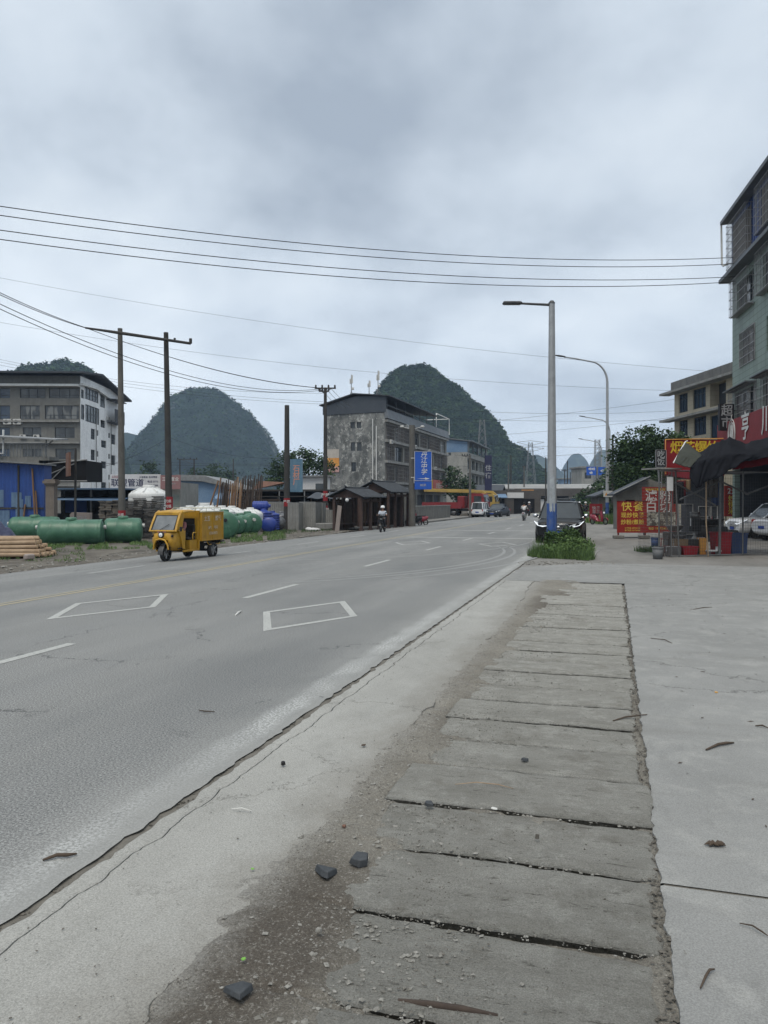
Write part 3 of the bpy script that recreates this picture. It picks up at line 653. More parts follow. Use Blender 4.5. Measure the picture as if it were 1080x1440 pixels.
# tree behind the blue billboard
c = at(418, 88); tree('leafy tree with gaps in its crown behind the tall blue billboard', c, [(-1.2, 0, 6.2, 1.5, 1.5, 1.4), (.5, 0, 7.0, 1.3, 1.3, 1.0), (2.2, 0, 6.6, 1.2, 1.2, 1.0), (-2.4, 0, 4.8, 1.3, 1.2, 1.1), (1.4, 0, 5.2, 1.8, 1.3, 1.2), (3.4, 0, 5.8, .9, 1, 1.0)], 5200, .17, .2, 9)
c = at(645, 120); tree('round dark tree in front of the pale blue-roofed block', c, [(0, 0, 4.2, 2.2, 2, 2.0), (-1.1, 0, 5.8, 1.4, 1.4, 1.4), (.9, 0, 3.2, 2.4, 1.8, 1.8)], 4200, .2, .2, 12)
for k, (px, D, h) in enumerate([(208, 190, 13), (285, 200, 10), (297, 205, 13), (315, 200, 12), (270, 195, 11), (185, 210, 8)]):
    c = at(px, D); tree('%s hazy tree behind the warehouses under the left hill' % ('tallest', 'first', 'pointed', 'rounded', 'slender', 'lowest')[k], c, [(0, 0, h * .55, 2.4, 2, h * .28), (.8, 0, h * .8, 1.7, 1.5, h * .18), (-1.2, 0, h * .4, 2.2, 2, h * .22)], 1300, .38, .3, 20 + k, 'trees under the left hill')

# ================================================================== facades
mat('grey_wall', (.17, .168, .155), (.13, .13, .122), .35, .9, stain=(.08, .08, .076), stain_amt=.5, bmp=.2)
mat('white_wall', (.78, .79, .79), (.70, .71, .71), .3, .9, stain=(.40, .41, .41), stain_amt=.35, bmp=.1)
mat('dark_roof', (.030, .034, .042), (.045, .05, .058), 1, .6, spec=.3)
mat('trim_concrete', (.25, .25, .24), (.19, .19, .18), .8, .9, stain=(.10, .10, .095), stain_amt=.6)
mat('white_trim', (.62, .63, .62), (.52, .53, .52), 1, .7)
mat('window_frame', (.035, .04, .045), (.05, .055, .06), 3, .5)
mat('white_frame', (.50, .51, .51), (.42, .43, .43), 3, .6)
def glass(name, c1, c2, sc=.6, rough=.12):
    if name in MATS: return MATS[name]
    m, b, p, tc = base(name, rough, 0, .5)
    c = b.mix(b.ramp(b.noise(b.map(tc, (1.6, 1.6, .4)), sc, 2, .4), .42, .58), c1, c2); b.l(c, p.inputs['Base Color'])
    bump(b, p, b.noise(tc, .8, 2, .4), .12, .05)
    return m
glass('dark_glass', (.014, .018, .022), (.05, .058, .062)); glass('blue_glass', (.012, .028, .055), (.03, .05, .08)); glass('grey_glass', (.06, .07, .075), (.16, .175, .18), 1.2, .2)  # opaque panes: darkness of the rooms behind is painted into the glass colour
glass('curtain_glass', (.035, .04, .045), (.15, .155, .15), 1.6, .25)
mat('rusty_bars', (.13, .115, .105), (.19, .18, .17), 4, .7, metal=.2); mat('steel_bars', (.33, .33, .33), (.22, .22, .22), 4, .5, metal=.4)
class Facade:
    def __init__(s, root, org, ang, Wd, z0, z1):
        s.root = root; s.M = T(Vector(org) - Vector(root.location)) @ RZ(ang); s.W = Wd; s.z0 = z0; s.z1 = z1; s.op = []
        s.Mw = T(Vector(org)) @ RZ(ang)
    def fp(s, px, py):                      # pixel of the photo -> (x along facade, height)
        inv = s.Mw.inverted(); a = inv @ Vector((0, 0, CAM_H)); bb = inv @ P(px, py, 100.0); d = bb - a
        k = -a.y / d.y; q = a + d * k; return q.x, q.z
    def rect(s, x0, y0, x1, y1):            # pixel rect -> facade rect
        ax, az = s.fp(x0, y0); bx, bz = s.fp(x1, y1); return (min(ax, bx), max(ax, bx), min(az, bz), max(az, bz))
    def wall(s, mb, t=.22, mi=0, z0=None, z1=None):
        old = mb.M; mb.M = s.M; z0 = s.z0 if z0 is None else z0; z1 = s.z1 if z1 is None else z1
        xs = sorted({0, s.W, *[min(max(q, 0), s.W) for o in s.op for q in o[:2]]}); zs = sorted({z0, z1, *[min(max(q, z0), z1) for o in s.op for q in o[2:4]]})
        for i in range(len(xs) - 1):
            for j in range(len(zs) - 1):
                cx, cz = (xs[i] + xs[i + 1]) / 2, (zs[j] + zs[j + 1]) / 2
                if any(o[0] < cx < o[1] and o[2] < cz < o[3] for o in s.op): continue
                mb.quad((xs[i], 0, zs[j]), (xs[i + 1], 0, zs[j]), (xs[i + 1], 0, zs[j + 1]), (xs[i], 0, zs[j + 1]), mi)
        for o in s.op:
            a, b_, c, d = o[:4]
            mb.quad((a, 0, c), (a, t, c), (a, t, d), (a, 0, d), mi); mb.quad((b_, t, c), (b_, 0, c), (b_, 0, d), (b_, t, d), mi)
            mb.quad((a, 0, c), (b_, 0, c), (b_, t, c), (a, t, c), mi); mb.quad((a, t, d), (b_, t, d), (b_, 0, d), (a, 0, d), mi)
        mb.M = old
    def window(s, r, nx=2, ny=1, fm='window_frame', pm='dark_glass', t=.05, set_=.1, transom=None, name='window', label=None):
        a, b_, c, d = r; mb = MB(s.M); y0, y1 = set_, set_ + .06
        mb.box(a, b_, y0, y1, c, c + t); mb.box(a, b_, y0, y1, d - t, d); mb.box(a, a + t, y0, y1, c + t, d - t); mb.box(b_ - t, b_, y0, y1, c + t, d - t)
        for i in range(1, nx): x = a + (b_ - a) * i / nx; mb.box(x - t * .4, x + t * .4, y0 - .004, y1, c + t, d - t)
        hs = [c + (d - c) * j / ny for j in range(1, ny)] if transom is None else [c + (d - c) * transom]
        for z in hs: mb.box(a + t, b_ - t, y0 + .01, y1, z - t * .4, z + t * .4)
        f = mb.build(name, M[fm], s.root)
        if label: f['label'] = label
        mb = MB(s.M); mb.quad((a, y1, c), (b_, y1, c), (b_, y1, d), (a, y1, d)); mb.build('pane', M[pm], f); return f
    def hole(s, r): s.op.append(r); return r
    def cage(s, r, out=.45, m='rusty_bars', dx=.14, dz=.55, rb=.012, base_=True, hood=None):
        a, b_, c, d = r; mb = MB(s.M); n = max(2, int((b_ - a) / dx))
        for i in range(n + 1): x = a + (b_ - a) * i / n; mb.box(x - rb, x + rb, -out - rb, -out + rb, c, d)
        k = max(2, int(out / dx))
        for i in range(k): y = -out * (i + .5) / k; [mb.box(x - rb, x + rb, y - rb, y + rb, c, d) for x in (a, b_)]
        h = max(1, int((d - c) / dz))
        for j in range(h + 1):
            z = c + (d - c) * j / h; mb.box(a - .02, b_ + .02, -out - rb * 2.4, -out - rb * 1.1, z - rb * 1.6, z + rb * 1.6)
            for x in (a, b_): mb.box(x - rb * 1.8, x + rb * 1.8, -out, 0, z - rb * 1.5, z + rb * 1.5)
        if base_: mb.box(a, b_, -out + .02, -.01, c - .04, c - .015)
        o = mb.build('window_cage', M[m], s.root)
        if hood: hb = MB(s.M); hb.box(a - .15, b_ + .15, -out - .2, -.004, d + .02, d + .07); hb.build('canopy', M[hood], s.root)
        return o
    def band(s, z, h=.22, out=.35, x0=None, x1=None, m='trim_concrete', name='ledge'):
        mb = MB(s.M); mb.box(0 if x0 is None else x0, s.W if x1 is None else x1, -out, -.003, z, z + h); return mb.build(name, M[m], s.root)
mat('ac_white', (.50, .50, .48), (.40, .40, .38), 4, .6); mat('ac_grille', (.05, .05, .05), None, 3, .6)
def ac_unit(root, M_, x, y, z, sc=1.0):
    mb = MB(M_ @ T((x, y, z))); mb.box(-.4 * sc, .4 * sc, -.3 * sc, 0, 0, .55 * sc)
    o = mb.build('air_conditioner', M['ac_white'], root)
    g = MB(M_ @ T((x - .1 * sc, y - .304 * sc, z + .27 * sc)) @ Matrix.Rotation(R(90), 4, 'X')); g.cyl((0, 0, 0), (0, 0, .02), .2 * sc, n=16); g.build('fan_grille', M['ac_grille'], o); return o

# ------------------------------------------------------------------ left apartment block (grey front, white side)
C0 = Vector((-42.7, 108, -.5)); A1 = R(2)
apt = thing('apartment_building', 'six storey block with grey front, white side wall and dark overhanging roof, left', 'building', C0)
FW = 24; F = Facade(apt, C0 - Vector((math.cos(A1), math.sin(A1), 0)) * FW, A1, FW, 0, 19.3); F.z0 = -.0; 
G = Facade(apt, C0, R(92), 18.5, 0, 19.3)
F.Mw.translation.z = 0; F.M.translation.z = .5; G.Mw.translation.z = 0; G.M.translation.z = .5
rows = [((546, 560), [(28, 64), (69, 112.4)]), ((570, 589.5), [(28, 56), (63, 112.4)]), ((601, 616), [(32, 58), (77, 105)]), ((631, 646), [(32, 58), (78, 105)]), ((661, 676), [(32, 58), (78, 105)])]
wins = []
for (y0, y1), xs in rows:
    for x0, x1 in xs + [(-14, 14), (-70, -30)]:
        r = F.rect(x0, y0, x1, y1); r = (max(r[0], .2), min(r[1], FW - .15), r[2], r[3]); F.hole(r); wins.append((r, x0, y0))
for r, x0, y0 in wins:
    w = (r[1] - r[0]); F.window(r, max(2, int(w / 1.1)), 1, 'window_frame', 'blue_glass' if x0 < 20 else ('curtain_glass' if y0 == 570 else 'dark_glass'), .07, .12, .3)
side = [(114, 548, 118, 560), (119, 547.5, 138.5, 564), (140.5, 551, 147.5, 573), (114, 569, 118.5, 590), (120, 571.5, 139.5, 595), (141.5, 591, 148, 601.5)]
for k in range(4):
    y = 603 + k * 29.3; side += [(127.8, y, 133.8, y + 15), (136.3, y + 2, 138.6, y + 10), (142.3, y + 16.5, 149.5, y + 26.5), (152.5, y + 6, 155, y + 13), (156.8, y + 8, 162.3, y + 22)]
sw = []
for (x0, y0, x1, y1) in side:
    xa, za = G.fp((x0 + x1) / 2, (y0 + y1) / 2); a, _ = G.fp(x0, (y0 + y1) / 2); c_, _ = G.fp(x1, (y0 + y1) / 2); _, zt = G.fp((x0 + x1) / 2, y0); _, zb_ = G.fp((x0 + x1) / 2, y1)
    r = (max(a, .12), min(c_, 18.3), max(zb_, .6), zt)
    if zt < 1.5: continue
    big = (x1 - x0) > 10 or x0 in (114, 140.5); G.hole(r); sw.append((r, big))
for r, big in sw:
    if big: G.window(r, max(2, int((r[1] - r[0]) / 1.0)), 2, 'window_frame', 'grey_glass', .09, .05)
    else: G.window(r, 2 if r[1] - r[0] > .8 else 1, 2, 'window_frame', 'dark_glass', .06, .12)
mb = MB(); F.wall(mb, .3); mb.build('front_wall', M['grey_wall'], apt)
mb = MB(); G.wall(mb, .3); mb.build('side_wall', M['white_wall'], apt)
mb = MB(F.M); mb.box(0, FW - .02, 18.4, 18.6, 0, 19.3); mb.box(0, .2, .02, 18.4, 0, 19.3); mb.quad((0, .02, 19.29), (FW - .02, .02, 19.29), (FW - .02, 18.4, 19.29), (0, 18.4, 19.29)); mb.build('rear_wall', M['grey_wall'], apt)
for y in (593, 623, 653, 683): F.band(F.fp(113, y)[1] - .1, .22, .5)
F.band(F.fp(60, 543)[1] - .1, .3, 1.0, x0=4, m='white_trim'); mb = MB(G.M); zz = F.fp(113, 542)[1]
mb.prism([(-.3, zz), (5.5, zz + .25), (14.0, zz - .55), (14.0, zz - .25), (5.5, zz + .55), (-.3, zz + .3)], -.5, -.01); mb.build('ledge', M['white_trim'], apt)
mb = MB(F.M); zr = 19.35
for (ya, yb, za, zb_) in ((-2.2, 6, 0, .95), (6, 20.6, .95, -1.1)):
    mb.add([(-2, ya, zr + za), (FW + 1.2, ya, zr + za), (FW + 1.2, yb, zr + zb_), (-2, yb, zr + zb_), (-2, ya, zr + za + .25), (FW + 1.2, ya, zr + za + .25), (FW + 1.2, yb, zr + zb_ + .25), (-2, yb, zr + zb_ + .25)],
           [(0, 3, 2, 1), (4, 5, 6, 7), (0, 1, 5, 4), (1, 2, 6, 5), (2, 3, 7, 6), (3, 0, 4, 7)])
mb.box(.5, FW - .3, 1.2, 17.5, 18.9, zr + .3); mb.build('roof', M['dark_roof'], apt)
for px, py in ((12, 597), (25.5, 597), (33, 617), (52, 617)): x, z = F.fp(px, py); ac_unit(apt, F.M, x, -.02, z, 1.35 if py < 600 else 1.0)
x, z = G.fp(150.5, 591); ac_unit(apt, G.M, x, -.02, z)
mb = MB(G.M); x0, z0 = G.fp(150, 594); x1, z1 = G.fp(164, 580); mb.box(x0, x1, -1.3, -.01, z0, z0 + .12); mb.box(x0, x1, -1.3, -1.22, z0 + .12, z1); mb.box(x0 - .2, x1 + .3, -1.5, -.01, z1 + 1.4, z1 + 1.55); mb.build('balcony', M['dark_roof'], apt)
mb = MB(G.M)
for px in (134.7, 155.7): x, _ = G.fp(px, 640); mb.cyl((x, -.08, .5), (x, -.08, 15.5 - (px > 150)), .05, n=6)
mb.build('drainpipe', M['grey_wall'], apt)

# ------------------------------------------------------------------ centre building
def mottled(name, a, c, d, s=1.0):
    m, b, p, tc = base(name, .93, 0, .15)
    col = b.mix(b.ramp(b.noise(b.map(tc, (1, 1, .8)), .8 * s, 8, .78, .1), .42, .58), a, c)
    col = b.mix(b.ramp(b.noise(b.map(tc, (1.1, 1.1, .8), (5, 5, 5)), 1.7 * s, 8, .8), .53, .59, 0, .85), col, d)
    col = b.mix(b.ramp(b.noise(b.map(tc, (1.3, 1.3, .18), (1, 2, 5)), 1.2 * s, 4, .7), .56, .70, 0, .55), col, tuple(x * .6 for x in a))
    b.l(col, p.inputs['Base Color']); bump(b, p, b.noise(tc, 14, 4, .7), .3, .02); return m
mottled('peeling_wall', (.085, .09, .09), (.20, .205, .198), (.36, .365, .35), .8)
mat('old_wall', (.21, .208, .19), (.165, .162, .15), .5, .92, stain=(.085, .085, .08), stain_amt=.7, bmp=.2)
mat('slate_sheet', (.032, .040, .052), (.045, .053, .065), .8, .5, spec=.4)
mat('grey_fascia', (.13, .145, .16), (.10, .11, .12), .8, .6)
C1 = Vector((.1, 105, -.4)); cen = thing('apartment_building', 'four storey block with a mottled peeling gable wall and a slate rooftop floor, centre', 'building', C1)
A2 = R(-18); dl = Vector((math.cos(A2), math.sin(A2), 0)); GL = Facade(cen, Vector((C1.x, C1.y, 0)) - dl * 8.8, A2, 8.8, -.3, 13.8); GR = Facade(cen, (C1.x, C1.y, 0), R(72), 36.5, -.3, 13.8)
for f_ in (GL, GR): pass
lw = [GL.rect(*q) for q in ((492.5, 593.5, 499, 602), (501.5, 593.5, 508, 602), (493.5, 622, 499.5, 634), (502, 622, 508.5, 634), (494, 650, 500.5, 663))]
for r in lw: GL.hole(r)
for r in lw: GL.window(r, 2, 1, 'window_frame', 'dark_glass', .06, .14)
rw = []
for fl, (zc_, hh) in enumerate(((11.25, 2.1), (8.45, 2.1), (5.6, 2.1))):
    for k in range(8):
        x0 = .5 + k * 4.5; rw.append((fl, k, (x0, x0 + 3.6, zc_ - hh / 2, zc_ + hh / 2)))
for _, _, r in rw: GR.hole(r)
for fl, k, r in rw:
    GR.window(r, 4, 1, 'white_frame' if (k + fl) % 3 == 1 else 'window_frame', 'curtain_glass' if (k * 3 + fl) % 4 else 'dark_glass', .08, .3, .68)
    if (k + 2 * fl) % 4 != 3: GR.cage((r[0] + .02, r[1] - .02, r[2] + .02, r[3] - .02), .35 if k % 2 else .12, 'rusty_bars', .22, .5, .018)
shop = [(1 + k * 5.2, 5.6 + k * 5.2, .2, 2.7) for k in range(6)]
for r in shop: GR.hole(r)
mb = MB(); GL.wall(mb, .3); mb.build('gable_wall', M['peeling_wall'], cen)
mb = MB(); GR.wall(mb, .4); mb.build('street_wall', M['old_wall'], cen)
mb = MB(GR.M)
for r in shop: mb.quad((r[0], .4, r[2]), (r[1], .4, r[2]), (r[1], .4, r[3]), (r[0], .4, r[3]))
mb.build('shop_shutter', M['dark_roof'], cen)
mb = MB(GR.M); mb.box(0.02, 36.5, 8.7, 8.8, -.3, 13.8); mb.box(36.4, 36.5, .02, 8.7, -.3, 13.8); mb.quad((0, 0.02, 13.78), (36.4, .02, 13.78), (36.4, 8.7, 13.78), (0, 8.7, 13.78)); mb.build('rear_wall', M['old_wall'], cen)
for z in (12.55, 9.8, 6.95, 4.1): GR.band(z, .35, .45)
GR.band(3.1, .8, .5, 22, 35, 'grey_fascia', 'shop_canopy')
mb = MB(GR.M); mb.add([(-.1, -.55, 13.0), (36.6, -.55, 13.0), (36.6, -.25, 14.3), (-.1, -.25, 14.3), (-.1, -.004, 13.0), (36.6, -.004, 13.0), (36.6, -.004, 14.3), (-.1, -.004, 14.3)], [(0, 1, 2, 3), (0, 4, 5, 1), (3, 2, 6, 7), (0, 3, 7, 4), (1, 5, 6, 2)]); mb.build('fascia', M['grey_fascia'], cen)
# slate sheet gable: left face plus roof
mb = MB(GL.M); mb.prism([(-.3, 13.75), (9.0, 13.9), (9.0, 16.0), (4.4, 16.15), (-.3, 14.9)], -.12, .0)
mb.build('slate_gable', M['slate_sheet'], cen)
mb = MB(GR.M)       # x along street, y into the building
for (ya, yb, za, zb_) in ((-.9, 4.4, 15.95, 16.45), (4.4, 9.5, 16.45, 15.0)):
    mb.add([(-.5, ya, za), (27, ya, za), (27, yb, zb_), (-.5, yb, zb_), (-.5, ya, za + .14), (27, ya, za + .14), (27, yb, zb_ + .14), (-.5, yb, zb_ + .14)], [(0, 3, 2, 1), (4, 5, 6, 7), (0, 1, 5, 4), (1, 2, 6, 5), (2, 3, 7, 6), (3, 0, 4, 7)])
mb.box(.1, 26, 3.2, 3.3, 13.8, 16.0)
mb.build('roof', M['dark_roof'], cen)
mb = MB(GR.M)
for k in range(7): x = .4 + k * 4.3; mb.box(x, x + .12, -.2, -.08, 14.3, 15.95)
mb.box(.1, 36, -.2, -.14, 14.85, 14.92)
mb.build('terrace_frame', M['window_frame'], cen)
mb = MB(GR.M); mb.tube([(27.3, -.4, 14.3), (27.3, -.4, 16.6), (36.9, -.4, 16.6), (36.9, -.4, 13.7)], .09, 6); mb.tube([(36.9, -.4, 16.6), (36.9, 4, 16.6)], .08, 6); mb.build('white_railing', M['white_trim'], cen)
mb = MB(GL.M)
for px, z1 in ((524.5, 13.0), (529.5, 12.0)): x, _ = GL.fp(px, 640); mb.cyl((x, -.1, 2.5), (x, -.1, z1), .07, n=6)
mb.build('drainpipe', M['white_trim'], cen)
for k, (x, z) in enumerate(((1.2, 9.6), (13.5, 9.7), (22.0, 9.6), (9.0, 12.4), (26, 6.9))): ac_unit(cen, GR.M, x, -.4, z)
# posters on the gable
mat('poster_cream', (.40, .37, .33), (.33, .30, .27), 2, .8); mat('poster_orange', (.55, .27, .06), (.48, .2, .05), 2, .7); mat('poster_pink', (.45, .27, .25), (.36, .22, .2), 2, .7)
mb = MB(GL.M)
r = GL.rect(460.5, 632, 477, 644); mb.box(r[0], r[1], -.1, -.02, r[2], r[3], 0); r = GL.rect(460.5, 644.2, 477, 656); mb.box(r[0], r[1], -.1, -.02, r[2], r[3], 1); r = GL.rect(460.5, 656.2, 477, 664); mb.box(r[0], r[1], -.1, -.02, r[2], r[3], 2)
po = mb.build('wall_poster', [M['poster_cream'], M['poster_orange'], M['poster_pink']], cen)
r = GL.rect(460.5, 644.2, 477, 656)
# blue roofed block farther on
C2 = Vector((17.9, 165, -.4)); blk = thing('apartment_building', 'pale concrete block with a blue sheet roof floor behind the round dark tree', 'building', C2)
d2 = Vector((math.cos(R(-16)), math.sin(R(-16)), 0)); HL = Facade(blk, Vector((C2.x, C2.y, 0)) - d2 * 8.0, R(-16), 8.0, -.4, 12.2); HR = Facade(blk, (C2.x, C2.y, 0), R(74), 27, -.4, 12.2)
ws = [HL.rect(*q) for q in ((630.5, 636.5, 634.5, 640.5), (631, 654.5, 635, 660), (631, 672, 635, 678))]
for r in ws: HL.hole(r)
for r in ws: HL.window(r, 1, 1, t=.08)
rr = [(1 + k * 5.1, 4.9 + k * 5.1, z, z + 2.0) for k in range(5) for z in (8.6, 5.4, 2.2)]
for r in rr: HR.hole(r)
for i, r in enumerate(rr): HR.window(r, 3, 1, 'white_frame' if i % 4 == 1 else 'window_frame', 'curtain_glass' if i % 3 else 'dark_glass', .1, .4)
mat('pale_wall', (.27, .27, .25), (.22, .22, .205), .4, .9, stain=(.13, .13, .125), stain_amt=.6)
mb = MB(); HL.wall(mb, .3); HR.wall(mb, .5); mb.M = HR.M; mb.box(0.02, 27, 7.9, 8, -.4, 12.2); mb.quad((0, .02, 12.19), (27, .02, 12.19), (27, 7.9, 12.19), (0, 7.9, 12.19)); mb.build('wall', M['pale_wall'], blk)
mat('blue_sheet_faded', (.10, .17, .27), (.13, .20, .29), .6, .6)
mb = MB(HL.M); mb.prism([(0, 12.2), (8.0, 12.2), (8.0, 14.4), (0, 15.4)], -.02, .1); mb.build('blue_gable', M['blue_sheet_faded'], blk)
mb = MB(HR.M); mb.add([(-.6, -1.2, 14.4), (27.5, -1.2, 14.4), (27.5, 8.4, 15.6), (-.6, 8.4, 15.6), (-.6, -1.2, 14.6), (27.5, -1.2, 14.6), (27.5, 8.4, 15.8), (-.6, 8.4, 15.8)], [(0, 3, 2, 1), (4, 5, 6, 7), (0, 1, 5, 4), (1, 2, 6, 5), (2, 3, 7, 6), (3, 0, 4, 7)])
for k in range(5): mb.box(.2 + k * 6.4, .6 + k * 6.4, -.3, .1, 12.3, 14.5)
mb.build('roof', M['grey_fascia'], blk)
for z in (10.9, 7.7, 4.5): HR.band(z, .3, .6)

# ------------------------------------------------------------------ cream building on the right
d3 = Vector((.074, -.997, 0)); C3 = Vector((30.25, 80, 0)); crm = thing('apartment_building', 'cream tiled four storey building with dark windows above the trees at the right', 'building', C3)
K = Facade(crm, C3, math.atan2(-.997, .074), 26, -.3, 13.0)
m, b, p, tc = base('cream_tile', .8, 0, .3)
bk = b.node('ShaderNodeTexBrick', {'Vector': b.node('ShaderNodeMapping', {'Vector': tc, 'Rotation': (R(90), 0, 0)}).outputs[0], 'Color1': (.44, .385, .285, 1), 'Color2': (.40, .35, .26, 1), 'Mortar': (.26, .225, .17, 1), 'Scale': 1.0, 'Mortar Size': .012, 'Brick Width': .9, 'Row Height': .45})
mpp = b.node('ShaderNodeCombineXYZ'); sxx = b.node('ShaderNodeSeparateXYZ', {0: tc}); b.l(b.math('ADD', sxx.outputs[0], sxx.outputs[1]), mpp.inputs[0]); b.l(sxx.outputs[2], mpp.inputs[1]); b.l(mpp.outputs[0], bk.inputs['Vector'])
g = b.ramp(b.noise(b.map(tc, (1, 1, .3)), .8, 4, .6), .4, .7, 0, .35); b.l(b.mix(g, bk.outputs[0], (.25, .22, .17)), p.inputs['Base Color'])
kw = [((954.5, 553.5, 967, 580), 3), ((974.5, 546, 992.5, 574), 3), ((998.5, 537, 1021, 570), 0), ((1035, 528, 1060, 560), 3), ((955, 591, 967, 613), 3), ((975.5, 586, 993, 612), 3), ((999, 583, 1021, 616), 2), ((955, 628, 967, 650), 3), ((975, 628, 993, 650), 3), ((999, 628, 1021, 650), 3)]
kk = []
for q, n in kw:
    xm, ym = (q[0] + q[2]) / 2, (q[1] + q[3]) / 2; a, _ = K.fp(q[0], ym); c_, _ = K.fp(q[2], ym); _, zt = K.fp(xm, q[1]); _, zb_ = K.fp(xm, q[3]); r = (a, c_, zb_, zt); K.hole(r); kk.append((r, n))
for r, n in kk:
    if n: K.window(r, n, 1, 'window_frame', 'blue_glass', .07, .12, .72 if n == 3 else None)
    else: mb = MB(K.M); mb.quad((r[0], .9, r[2]), (r[1], .9, r[2]), (r[1], .9, r[3]), (r[0], .9, r[3])); mb.build('dark_opening', M['dark_roof'], crm)
mb = MB(); K.wall(mb, .9); mb.M = K.M; mb.box(.01, 26, 10, 10.1, -.3, 13); mb.quad((0, 0, 0), (0, 10, 0), (0, 10, 13), (0, 0, 13)); mb.build('wall', M['cream_tile'], crm)
for (py, px) in ((553, 949), (590.5, 951)):
    z = K.fp(px, py)[1]; K.band(z - .15, .22, 1.1, x0=-1.2, m='trim_concrete')
z = K.fp(949, 553)[1]; mat('parapet_grey', (.15, .15, .145), (.11, .11, .105), 1, .9, stain=(.07, .07, .07), stain_amt=.6)
mb = MB(K.M); mb.box(-.3, 26, -.25, 9.9, z + .08, K.fp(949.5, 545)[1] + .55); mb.build('parapet', M['parapet_grey'], crm)

# ------------------------------------------------------------------ green tiled building on the right
d4 = Vector((-.176, -.985, 0)).normalized(); C4 = Vector((.4537 * 40, 40, 0)); grn = thing('apartment_building', 'green tiled building with caged windows and a blue sheet top floor at the right edge', 'building', C4)
Q = Facade(grn, C4, math.atan2(d4.y, d4.x), 22, -.2, 13.15)
m, b, p, tc = base('green_tile', .55, 0, .4)
cx_ = b.node('ShaderNodeCombineXYZ'); sxx = b.node('ShaderNodeSeparateXYZ', {0: tc}); b.l(b.math('MULTIPLY', sxx.outputs[1], 1.0), cx_.inputs[0]); b.l(sxx.outputs[2], cx_.inputs[1])
bk = b.node('ShaderNodeTexBrick', {'Vector': cx_.outputs[0], 'Color1': (.185, .240, .208, 1), 'Color2': (.205, .262, .228, 1), 'Mortar': (.085, .105, .092, 1), 'Scale': 1.0, 'Mortar Size': .012, 'Brick Width': .6, 'Row Height': .3}, offset=0)
g = b.ramp(b.noise(b.map(tc, (1, 1, .25)), .8, 5, .65), .42, .68, 0, .55); b.l(b.mix(g, bk.outputs[0], (.11, .145, .128)), p.inputs['Base Color'])
mat('blue_sheet', (.028, .06, .20), (.035, .07, .17), .5, .5, stain=(.02, .035, .09), stain_amt=.5)
def frect(f, x0, yt, x1, yb):               # left px/top, right px/bottom measured at the middle column
    xm, ym = (x0 + x1) / 2, (yt + yb) / 2; a, _ = f.fp(x0, ym); c_, _ = f.fp(x1, ym); _, zt = f.fp(xm, yt); _, zb_ = f.fp(xm, yb); return (min(a, c_), max(a, c_), zb_, zt)
gw = [frect(Q, 1041, 462, 1062, 511), frect(Q, 1036, 389, 1060, 430), frect(Q, 1033, 548, 1062, 588), frect(Q, 1073, 350, 1092, 400), frect(Q, 1073, 530, 1092, 583), frect(Q, 1078, 440, 1092, 490)]
for r in gw: Q.hole(r)
Q.hole((.4, 21.6, -.15, 4.0))
for i, r in enumerate(gw): Q.window(r, 3, 2, 'window_frame', 'curtain_glass' if i % 2 == 0 else 'dark_glass', .05, .12)
r = gw[0]; Q.cage(r, .05, 'steel_bars', .16, .42, .010, False)
for i in (1, 2, 3, 4): r = gw[i]; Q.cage((r[0] - .1, r[1] + .1, r[2] - .2, r[3] + .1), .34, 'steel_bars', .20, .40, .008, True, 'grey_fascia' if i in (2, 4) else None)
mb = MB(Q.M); mb.box(.3, 21.8, 7.0, 7.1, -.15, 4.05); mb.box(.41, .46, .27, 6.99, -.15, 4.03); mb.quad((.3, .26, 4.04), (21.8, .26, 4.04), (21.8, 7, 4.04), (.3, 7, 4.04)); mb.build('shop_interior', M['dark_roof'], grn)  # dark lining added to paint the shade inside the open ground floor
mb = MB(); Q.wall(mb, .25); mb.M = Q.M; mb.box(.01, 22, 9.9, 10, -.2, 13.15); mb.quad((0, 0, 0), (0, 10, 0), (0, 10, 13.15), (0, 0, 13.15)); mb.build('wall', M['green_tile'], grn)
zl = Q.fp(1022, 395)[1]; z2 = Q.fp(1029, 320)[1]
Q.band(13.15, .18, .6, x0=-.35, m='grey_fascia')
mb = MB(Q.M); n = 60
for i in range(n): x = 22 * i / n; mb.box(x, x + 22 / n * .55, -.03, .02, 13.33, 16.2); mb.box(x + 22 / n * .55, x + 22 / n, -.005, .02, 13.33, 16.2)
mb.box(0, 22, .02, 9.5, 13.33, 16.2); mb.build('sheet_wall', M['blue_sheet'], grn)
mb = MB(Q.M); mb.add([(-.25, -.55, 16.2), (22, -.55, 16.2), (22, 10, 16.9), (-.25, 10, 16.9), (-.25, -.55, 16.38), (22, -.55, 16.38), (22, 10, 17.1), (-.25, 10, 17.1)], [(0, 3, 2, 1), (4, 5, 6, 7), (0, 1, 5, 4), (1, 2, 6, 5), (2, 3, 7, 6), (3, 0, 4, 7)]); mb.build('roof', M['grey_fascia'], grn)
Q.cage((.15, 3.6, 13.7, 15.95), .34, 'steel_bars', .20, .36, .008, True); Q.cage((5.0, 9.5, 13.9, 16.0), .34, 'steel_bars', .20, .36, .008, True)
mat('curtain_dark', (.07, .065, .06), (.12, .11, .10), 2, .9)
for a, b_ in ((.25, 3.5), (5.1, 9.4)): mb = MB(Q.M); mb.quad((a, -.045, 13.9), (b_, -.045, 13.9), (b_, -.045, 15.9), (a, -.045, 15.9)); mb.build('top_window', M['curtain_dark'], grn)
mb = MB(Q.M); mb.tube([(-.2, -.5, 16.2), (-.15, -.48, 14.1), (0, -.45, 14.0), (.3, -.3, 14.0)], .05, 8); mb.build('downpipe', M['ac_white'], grn)
